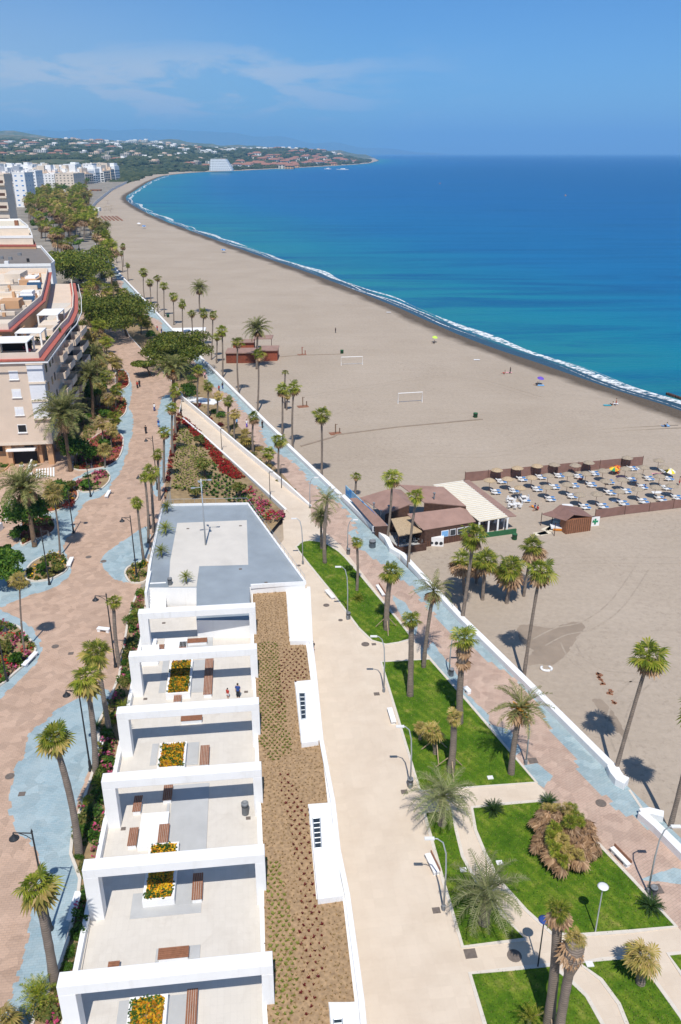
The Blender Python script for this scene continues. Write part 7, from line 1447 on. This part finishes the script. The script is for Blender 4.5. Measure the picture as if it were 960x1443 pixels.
roofblock([(-120, 377), (72, 375), (77, 371), (58, 349), (-120, 351)], 19, 'large low block with a flat dark grey gravel roof beside the apartment block', 'white', 'roofgrey', 'flat_roofed_block', .9, [(28, 360, 1.2, 1, 'grey'), (15, 366, 1.2, 1, 'grey'), (10, 372, 1.4, 1, 'white'), (3, 365, 1, 1, 'grey'), (40, 369, .8, 1.2, 'dark')])
roofblock([(-80, 347), (51, 347), (46, 338), (-80, 339)], 20, 'lower tier of the stepped cream block with a red edge', 'orange', 'cream_light', 'stepped_block', .7, edge='redtile')
roofblock([(-80, 336), (46, 335), (42, 324), (-80, 326)], 23, 'middle tier of the stepped cream block', 'cream_light', 'cream_light', 'stepped_block', .9, [(6, 331, 3, 1, 'orange')])
roofblock([(-80, 323), (40, 321), (28, 311), (-80, 312)], 26, 'top tier of the stepped cream block below the balcony tower', 'cream_light', 'canvas', 'stepped_block', .9, [(24, 318, 1.5, 2.2, 'wood')])
block(-40, 21, 352, 247, 12, 'tall cream tower with brown shaded balconies at the avenue edge', 'cream_light', 'canvas', rows=6, name='balcony_tower', winm='darkwood', balc=True)
ROW = [(24, 41, 292, 244, 26, 'white', 7, 4, 'blue and white flats tower beyond the balcony tower'), (42, 54, 272, 241, 30, 'white', 6, 3, 'white flats with a blue glass side beyond the flats tower'), (56, 79, 267, 246, 60, 'white', 6, 6, 'long white balconied block facing the town square'), (80, 106, 268, 245, 60, 'cream_light', 6, 6, 'cream striped block behind the dark round tree'),
       (108, 117, 254, 237, 30, 'white', 6, 2, 'narrow white tower at the far end of the avenue'), (119, 132, 254, 231, 36, 'white', 6, 3, 'white seafront tower with blue balconies'), (133, 146, 251, 230, 36, 'cream_light', 6, 3, 'cream seafront tower second from the beach end'), (148, 158, 248, 231, 36, 'white', 5, 3, 'last white seafront tower at the beach end of town')]
for x0, x1, yb, yt, dp, m, r, c, lab in ROW: block(x0, x1, yb, yt, dp, lab, m, 'cream_light', rows=r, cols=c, winm='glass' if c != 4 else 'blue', name='seafront_block')
# white town houses in ranks, then red roofed houses
rh = random.Random(17); PROT = {}
def house_mesh(i, wallm, roofm, gable):
    mb = MB(); r = random.Random(i); w, d, h = 1, 1, 1
    if gable:
        mb.prism([(-.5, -.5), (.5, -.5), (.5, .5), (-.5, .5)], 0, .7); mb.add([(-.56, -.56, .7), (.56, -.56, .7), (.56, .56, .7), (-.56, .56, .7), (-.3, 0, 1.05), (.3, 0, 1.05)], [(0, 1, 5, 4), (1, 2, 5), (2, 3, 4, 5), (3, 0, 4), (3, 2, 1, 0)], 1)
    else:
        k = r.uniform(.6, .85); mb.prism([(-.5, -.5), (.5, -.5), (.5, .5), (-.5, .5)], 0, k); mb.prism([(-.45, -.45), (.45, -.45), (.45, .45), (-.45, .45)], k, k + .01, 1); s = r.uniform(-.3, 0); mb.prism([(s, -.3), (s + .4, -.3), (s + .4, .4), (s, .4)], k, 1.0); mb.prism([(.15, -.1), (.4, -.1), (.4, .2), (.15, .2)], k, k + .12)
    rows, cols = (2, 3) if gable else (4, 4)
    for a in range(rows):
        for c in range(cols):
            x, z = -.5 + (c + .5) / cols, .62 * (a + .55) / rows; q = .09 if not gable else .07; hh = .05 if not gable else .09; mb.face([(x - q, -.503, z - hh), (x + q, -.503, z - hh), (x + q, -.503, z + hh), (x - q, -.503, z + hh)], 2); mb.face([(.503, x - q, z - hh), (.503, x + q, z - hh), (.503, x + q, z + hh), (.503, x - q, z + hh)], 2)
    return mb.mesh('house', [MT[wallm], MT[roofm], MT['glass']])
ROOFR = M('far_haze_muted_tile', (0.32, 0.15, 0.10), .15, .2, .8); MT['far_tile'] = ROOFR  # red muted in the colour itself, standing in for distance haze
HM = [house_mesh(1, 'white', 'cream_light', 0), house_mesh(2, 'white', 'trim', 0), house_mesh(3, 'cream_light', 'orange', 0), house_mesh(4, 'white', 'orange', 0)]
MT['dull'] = M('far_haze_dulled_wall', (0.50, 0.45, 0.40), .15, .2, .85); HMF = [house_mesh(11, 'dull', 'dull', 0), house_mesh(12, 'dull', 'far_tile', 1), house_mesh(13, 'cream', 'orange', 0)]  # walls dulled in their base colour to imitate haze over the far coast
HR_ = [house_mesh(5, 'white', 'far_tile', 1), house_mesh(6, 'cream_light', 'far_tile', 1), house_mesh(7, 'orange', 'far_tile', 1)]
def row(n, x0, x1, y0, y1, w, h, meshes, desc, name='town_house', cat='house', group=None, zf=None):
    for i in range(n):
        px = x0 + (x1 - x0) * (i + rh.uniform(.2, .8)) / n; py = y0 + (y1 - y0) * i / max(1, n - 1) + rh.uniform(-.8, .8); p = G(px, py, ZL)
        if zf:
            yy = zf(py); X = (px - 480) / FPX * yy / 1.09; p = Vector((X, yy, land_z(X, yy) - .5))
        k = rh.uniform(.75, 1.25); o = link(name, rh.choice(meshes), None, p, (0, 0, rh.uniform(-.3, .3)), (w * k, w * rh.uniform(.7, 1.2), h * rh.uniform(.75, 1.3))); tag(o, desc % nth(i), cat, group or 'houses of the town')
row(12, 112, 160, 259, 253, 30, 26, HM, '%s pale block from the left in the rank before the seafront towers')
row(14, 56, 112, 262, 259, 26, 26, HM, '%s white block from the left just behind the far avenue palms')
row(12, 26, 56, 272, 266, 18, 20, HM, '%s white block from the left in the low rank beside the far avenue')
row(14, 25, 60, 259, 254, 20, 22, HM, '%s white block from the left in the middle rank beside the far avenue')
row(9, 2, 24, 262, 258, 26, 26, HM, '%s white block from the photo edge in the rank behind the balcony tower')
row(13, -4, 44, 254, 250, 26, 26, HM, '%s white block from the photo edge in the second town rank')
row(15, -4, 62, 247, 245, 30, 24, HM, '%s white block from the photo edge in the third town rank')
row(16, 30, 118, 249, 243, 32, 22, HM, '%s pale block from the left in the rank behind the long white block')
row(14, 44, 110, 242.5, 240, 34, 20, HM, '%s pale block from the left in the rear town rank')
row(16, -4, 56, 239, 238, 34, 20, HM, '%s white block from the photo edge in the last white rank')
row(20, -4, 54, 230.5, 229, 34, 16, HR_, '%s red-roofed house from the photo edge in the lower red-roofed quarter', group='red-roofed houses')
row(18, -4, 54, 225.5, 225, 40, 18, HR_, '%s red-roofed house from the photo edge in the upper red-roofed quarter', group='red-roofed houses')
row(8, 70, 98, 231, 231, 34, 18, HR_, '%s red-roofed house in the short terrace behind the seafront towers', group='red-roofed houses')
# headland: white hotel, villas
def far_pt(px, y): X = (px - 480) / FPX * y / 1.09; return Vector((X, y, land_z(X, y)))
e = None
hp = G(314, 240.3, 4.0); e = empty('hotel', hp, 'large white stepped hotel on the shore of the headland', 'hotel'); m = mpp(hp)
mb = MB(); w = 32 * m
for k in range(7): mb.box((k * 1.2 * m * .9, 12 * k * .3, 4.2 * k + 2.1), (w - k * 2.4 * m, 46, 4.2)) if False else mb.box((-1.2 * m + (-k * .5) * m, 0, 4.9 * k + 2.4), (w - k * 1.7 * m, 46, 4.9 - .003))
link('wall', mb.mesh('wall', MT['white']), e)
for k in range(7):
    mb = MB(); ww = w - k * 1.7 * m; n = 12
    for c in range(n): mb.box((-1.2 * m - k * .5 * m - ww / 2 + ww * (c + .5) / n, -23, 4.9 * k + 2.6), (ww / n * .42, .8, 1.7))
    link('window_row', mb.mesh('window_row', MT['glass']), e)
row(20, 332, 420, 0, 0, 34, 18, HR_, '%s villa from the hotel side in the front row of the headland', 'villa', 'villa', 'villas of the headland', lambda py: rh.uniform(3500, 4000))
row(22, 350, 470, 0, 0, 40, 19, HR_, '%s villa from the hotel side in the middle row of the headland', 'villa', 'villa', 'villas of the headland', lambda py: rh.uniform(4300, 5000))
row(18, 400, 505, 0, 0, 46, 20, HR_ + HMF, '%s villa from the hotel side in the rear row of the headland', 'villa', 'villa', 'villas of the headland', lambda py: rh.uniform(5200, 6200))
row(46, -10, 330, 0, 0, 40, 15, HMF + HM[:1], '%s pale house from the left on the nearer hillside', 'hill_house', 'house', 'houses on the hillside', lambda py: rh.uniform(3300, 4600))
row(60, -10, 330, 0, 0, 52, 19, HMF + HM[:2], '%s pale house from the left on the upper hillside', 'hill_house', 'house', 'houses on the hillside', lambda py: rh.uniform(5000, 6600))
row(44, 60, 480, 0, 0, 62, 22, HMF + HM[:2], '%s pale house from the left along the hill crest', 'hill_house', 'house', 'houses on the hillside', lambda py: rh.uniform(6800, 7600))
# woods on the slopes read as one mass
mb = MB(); rw_ = random.Random(23); ico = bmesh.new(); bmesh.ops.create_icosphere(ico, subdivisions=1, radius=1); IV = [v.co.copy() for v in ico.verts]; IF = [tuple(v.index for v in f.verts) for f in ico.faces]; ico.free()
def blob(p, r, h):
    for q in range(2):
        c = p + Vector((rw_.uniform(-.5, .5) * r, rw_.uniform(-.5, .5) * r, 0)); k = rw_.uniform(.6, 1)
        mb.add([(c.x + v.x * r * k * rw_.uniform(.8, 1.2), c.y + v.y * r * k * rw_.uniform(.8, 1.2), c.z + h * .45 * k + v.z * h * .6 * k * rw_.uniform(.8, 1.2)) for v in IV], IF)
cnt = 0
while cnt < 3000:
    px = rw_.uniform(-60, 522); y = rw_.choice([rw_.uniform(1750, 2700), rw_.uniform(2300, 4200), rw_.uniform(3300, 7000)]); X = (px - 480) / FPX * y / 1.09
    if mnoise.noise((X / 260, y / 420, 7)) < -.06 and px < 330 and y > 2500: continue
    if px < 62 and y < 3000 and rw_.random() < .7: continue
    if not inside((X, y), SHP) or shore_dist([(X, y)])[0] < 40: continue
    s = 5 + y / 420; blob(Vector((X, y, land_z(X, y) - 1)), s * rw_.uniform(.8, 1.6), s * rw_.uniform(.8, 1.3)); cnt += 1
tag(mb.build('woods', leafmat('far_woods', [(0.03, 0.045, 0.02), (0.045, 0.06, 0.026), (0.065, 0.075, 0.032)], .05, .9)), 'dark woods covering the slopes behind the bay and the headland', 'woods', kind='stuff')
# beach restaurants far up the beach
for x0, x1, yb, yt, m, rf_, lab in ((112, 124, 288.5, 283, 'redwood', 'redtile', 'red-roofed beach restaurant far up the beach'), (102, 116, 296, 291, 'white', 'trim', 'white-roofed beach restaurant nearest the avenue palms'), (119, 140, 298, 294, 'white', 'trim', 'long white awning restaurant on the far beach'), (124, 136, 304, 299, 'white', 'trim', 'white canopy with dark front on the far beach'), (104, 124, 307, 301, 'trim', 'white', 'pale beach pavilion beside the far avenue palms'), (128, 142, 273, 268, 'wood', 'felt', 'brown beach hut under the seafront towers')):
    block(x0, x1, yb, yt, 9, lab, m, rf_, ZB, name='beach_restaurant', cat='restaurant', roof_parts=False, rows=1, cols=3)
mb = MB()
for i in range(5):
    a, b = G(143 + 5.2 * i, 305, ZB), G(150 + 5.6 * i, 311, ZB); mb = MB(); ribbon([b, a], 1.6, ZB, ZB + .5, mb); tag(mb.build('sunbed_row', MT['wood']), '%s brown row of stacked beach beds on the far sand, from the avenue' % nth(i), 'beach bed row', 'bed rows on the far sand')
for i in range(12): x, y = [(150, 296), (154, 296.5), (158, 295), (147, 297), (156, 299), (150, 268), (156, 268.5), (162, 268), (168, 268), (140, 283), (144, 280), (152, 287)][i]; b = G(x, y, ZB); o = copy_tree(PA['greystraw']); o.location = b; o.scale = (1.7,) * 3; o['label'] = '%s grey parasol among the far beach restaurants' % nth(i); o['group'] = 'parasols of the far beach'
# cars on the avenue road
def car(px, col, lab, rz):
    b = G(px[0], px[1], ZL); e = empty('parked_car', b, lab, 'car', 'cars on the avenue road', rz); mb = MB(); prof = [(-2.1, .35), (-2.1, .8), (-1.3, .95), (-.8, 1.42), (.7, 1.42), (1.25, .95), (2.1, .85), (2.1, .35)]
    mb.hexa([(-.85, y, z) for y, z in prof], [(.85, y, z) for y, z in prof]); link('body', mb.mesh('body', MT[col]), e); mb = MB(); mb.hexa([(-.87, y, z) for y, z in [(-1.1, 1.0), (-.75, 1.34), (.62, 1.34), (1.0, 1.0)]], [(.87, y, z) for y, z in [(-1.1, 1.0), (-.75, 1.34), (.62, 1.34), (1.0, 1.0)]]); link('windows', mb.mesh('windows', MT['glass']), e)
    for x in (-.8, .8):
        for y in (-1.3, 1.3): mb = MB(); mb.tube([(x - .1, y, .33), (x + .1, y, .33)], .33, 10); link('wheel', mb.mesh('wheel', MT['black']), e)
for i, (px, c, l) in enumerate([((98, 372), 'cloth_white', 'white car on the avenue road beside the grey flat roof'), ((114, 396), 'cloth_dark', 'dark car at the near end of the avenue road'), ((124, 407), 'cloth_red', 'red car at the near end of the avenue road'), ((119, 402), 'steel', 'silver car at the near end of the avenue road'), ((92, 360), 'trim', 'pale car half way along the avenue road'), ((84, 343), 'cloth_white', 'white van-like car far along the avenue road'), ((92, 270.5), 'cloth_white', 'white car by the dark round tree on the square'), ((97, 271), 'cloth_skyblue', 'light blue car by the dark round tree on the square')]): car(px, c, l, .35 if px[1] > 300 else 1.5)
for i, (x, y) in enumerate([(797, 276), (620, 259)]):
    b = G(x, y, ZS); e = empty('buoy', b, ['orange buoy floating on the open sea', 'small far orange buoy on the open sea'][i], 'buoy', 'buoys'); mb = MB(); mb.lathe([(.3, -.5), (1.0, 0), (.8, .7), (.25, 1.6), (.02, 2.2)], n=12); link('body', mb.mesh('body', MT['cloth_orange'], True), e); mb = MB(); mb.lathe([(.84, .5), (.7, .9)], n=12); link('band', mb.mesh('band', MT['white'], True), e)
for i, (x, y) in enumerate([(462, 238.5), (483, 239.2)]):
    b = G(x, y, ZS); e = empty('boat', b, ['white boat moored off the headland villas', 'longer white boat moored nearer the headland tip'][i], 'boat', 'boats off the headland'); mb = MB(); L = 14 + 8 * i; mb.hexa([(-L, 0, 0), (-L * .6, -2.5, 0), (L, -2.5, 0), (L, 2.5, 0), (-L * .6, 2.5, 0)], [(-L * 1.15, 0, 3), (-L * .6, -3.2, 2.4), (L, -3, 2.2), (L, 3, 2.2), (-L * .6, 3.2, 2.4)]); link('hull', mb.mesh('hull', MT['white']), e); mb = MB(); mb.box((1, 0, 3.6), (L * .8, 3.6, 2.4)); link('cabin', mb.mesh('cabin', MT['trim']), e)
# dark post groyne at the right-hand water line
b = G(948, 559, ZS); mb = MB()
for i in range(7): p = G(941 + 3.2 * i, 556.5 + 1.1 * i, ZS); mb.box((p.x, p.y, ZS + .2), (.8, .7, .7), i * .4)
tag(mb.build('rocks', MT['darkwood']), 'short line of dark rocks at the edge of the surf', 'rocks')
# ------------------------------------------------------------------ haze, light, camera
HAZE = 5.4e-5
def haze():
    m = bpy.data.materials.new('haze'); m.use_nodes = True; nt = m.node_tree; nt.nodes.clear(); o = nt.nodes.new('ShaderNodeOutputMaterial'); v = nt.nodes.new('ShaderNodeVolumePrincipled')
    v.inputs['Color'].default_value = (0.30, 0.62, 0.93, 1); v.inputs['Density'].default_value = HAZE; v.inputs['Anisotropy'].default_value = 0.0; nt.links.new(v.outputs[0], o.inputs['Volume'])
    mb = MB(); mb.prism([(-46000, -2000), (46000, -2000), (46000, 64000), (-46000, 64000)], -8, 1350); tag(mb.build('haze', m), 'pale blue sea haze over the bay', 'haze', kind='stuff')
haze()
w = bpy.data.worlds.new('World'); SC.world = w; w.use_nodes = True; nt = w.node_tree; nt.nodes.clear(); o = nt.nodes.new('ShaderNodeOutputWorld'); bg = nt.nodes.new('ShaderNodeBackground'); sky = nt.nodes.new('ShaderNodeTexSky'); sky.sky_type = 'NISHITA'; sky.sun_disc = False
EL = 58.5; sky.sun_elevation = rad(EL); sky.sun_rotation = rad(180); sky.altitude = 50; sky.air_density = 0.9; sky.dust_density = 0.3; sky.ozone_density = 4.0
tc = nt.nodes.new('ShaderNodeTexCoord'); sep = nt.nodes.new('ShaderNodeSeparateXYZ'); nt.links.new(tc.outputs['Generated'], sep.inputs[0])
def mr(src, a, b, c=0.0, d=1.0):
    n = nt.nodes.new('ShaderNodeMapRange'); n.interpolation_type = 'SMOOTHSTEP'; nt.links.new(src, n.inputs[0])
    for i, v in enumerate((a, b, c, d)): n.inputs[i + 1].default_value = v
    return n.outputs[0]
mp = nt.nodes.new('ShaderNodeMapping'); mp.inputs['Scale'].default_value = (7, 7, 30); nt.links.new(tc.outputs['Generated'], mp.inputs[0])
n1 = noise(nt, mp.outputs[0], 1.1, 7, .62, .5); cl = mr(n1, .42, .60)
band = math_(nt, 'MULTIPLY', mr(sep.outputs['Z'], .012, .035), mr(sep.outputs['Z'], .125, .07)); side = mr(sep.outputs['X'], .2, -.15)
fac = math_(nt, 'MULTIPLY', math_(nt, 'MULTIPLY', cl, band), math_(nt, 'MULTIPLY', side, .85))
veil = math_(nt, 'MULTIPLY', math_(nt, 'MULTIPLY', mr(sep.outputs['X'], .05, -.42), mr(sep.outputs['Z'], .22, .05)), .40); fac = math_(nt, 'MAXIMUM', fac, veil)
hs = nt.nodes.new('ShaderNodeHueSaturation'); hs.inputs['Saturation'].default_value = 1.1; nt.links.new(sky.outputs[0], hs.inputs['Color'])
low = mix(nt, 1.0, hs.outputs[0], (0.42, 0.67, 0.92), "MULTIPLY"); base = mix(nt, mr(sep.outputs['Z'], .22, .6), low, hs.outputs[0])
c = mix(nt, fac, base, (5.6, 5.9, 6.6)); nt.links.new(c, bg.inputs[0]); bg.inputs[1].default_value = 0.095; nt.links.new(bg.outputs[0], o.inputs[0])
ld = bpy.data.lights.new('sun', 'SUN'); ld.energy = 3.9; ld.angle = rad(.5); ld.color = (1.0, .955, .89); lo = bpy.data.objects.new('sun', ld); COL.objects.link(lo)
d = Vector((-0.02, math.cos(rad(EL)), -math.sin(rad(EL)))); lo.rotation_euler = d.to_track_quat('-Z', 'Y').to_euler()
cd = bpy.data.cameras.new('camera'); co = bpy.data.objects.new('camera', cd); COL.objects.link(co); co.location = (0, 0, CH); co.rotation_euler = (rad(90) - TH, 0, 0)
cd.sensor_fit = 'VERTICAL'; cd.sensor_height = 36; cd.lens = FPX / 1443 * 36; cd.clip_end = 120000; cd.clip_start = 1; SC.camera = co
SC.view_settings.view_transform = 'Standard'; SC.view_settings.look = 'None'; SC.view_settings.exposure = 0.35; SC.view_settings.gamma = 1.0
SC.cycles.volume_bounces = 1; SC.cycles.max_bounces = 6; SC.cycles.volume_max_steps = 64; SC.cycles.use_adaptive_sampling = True
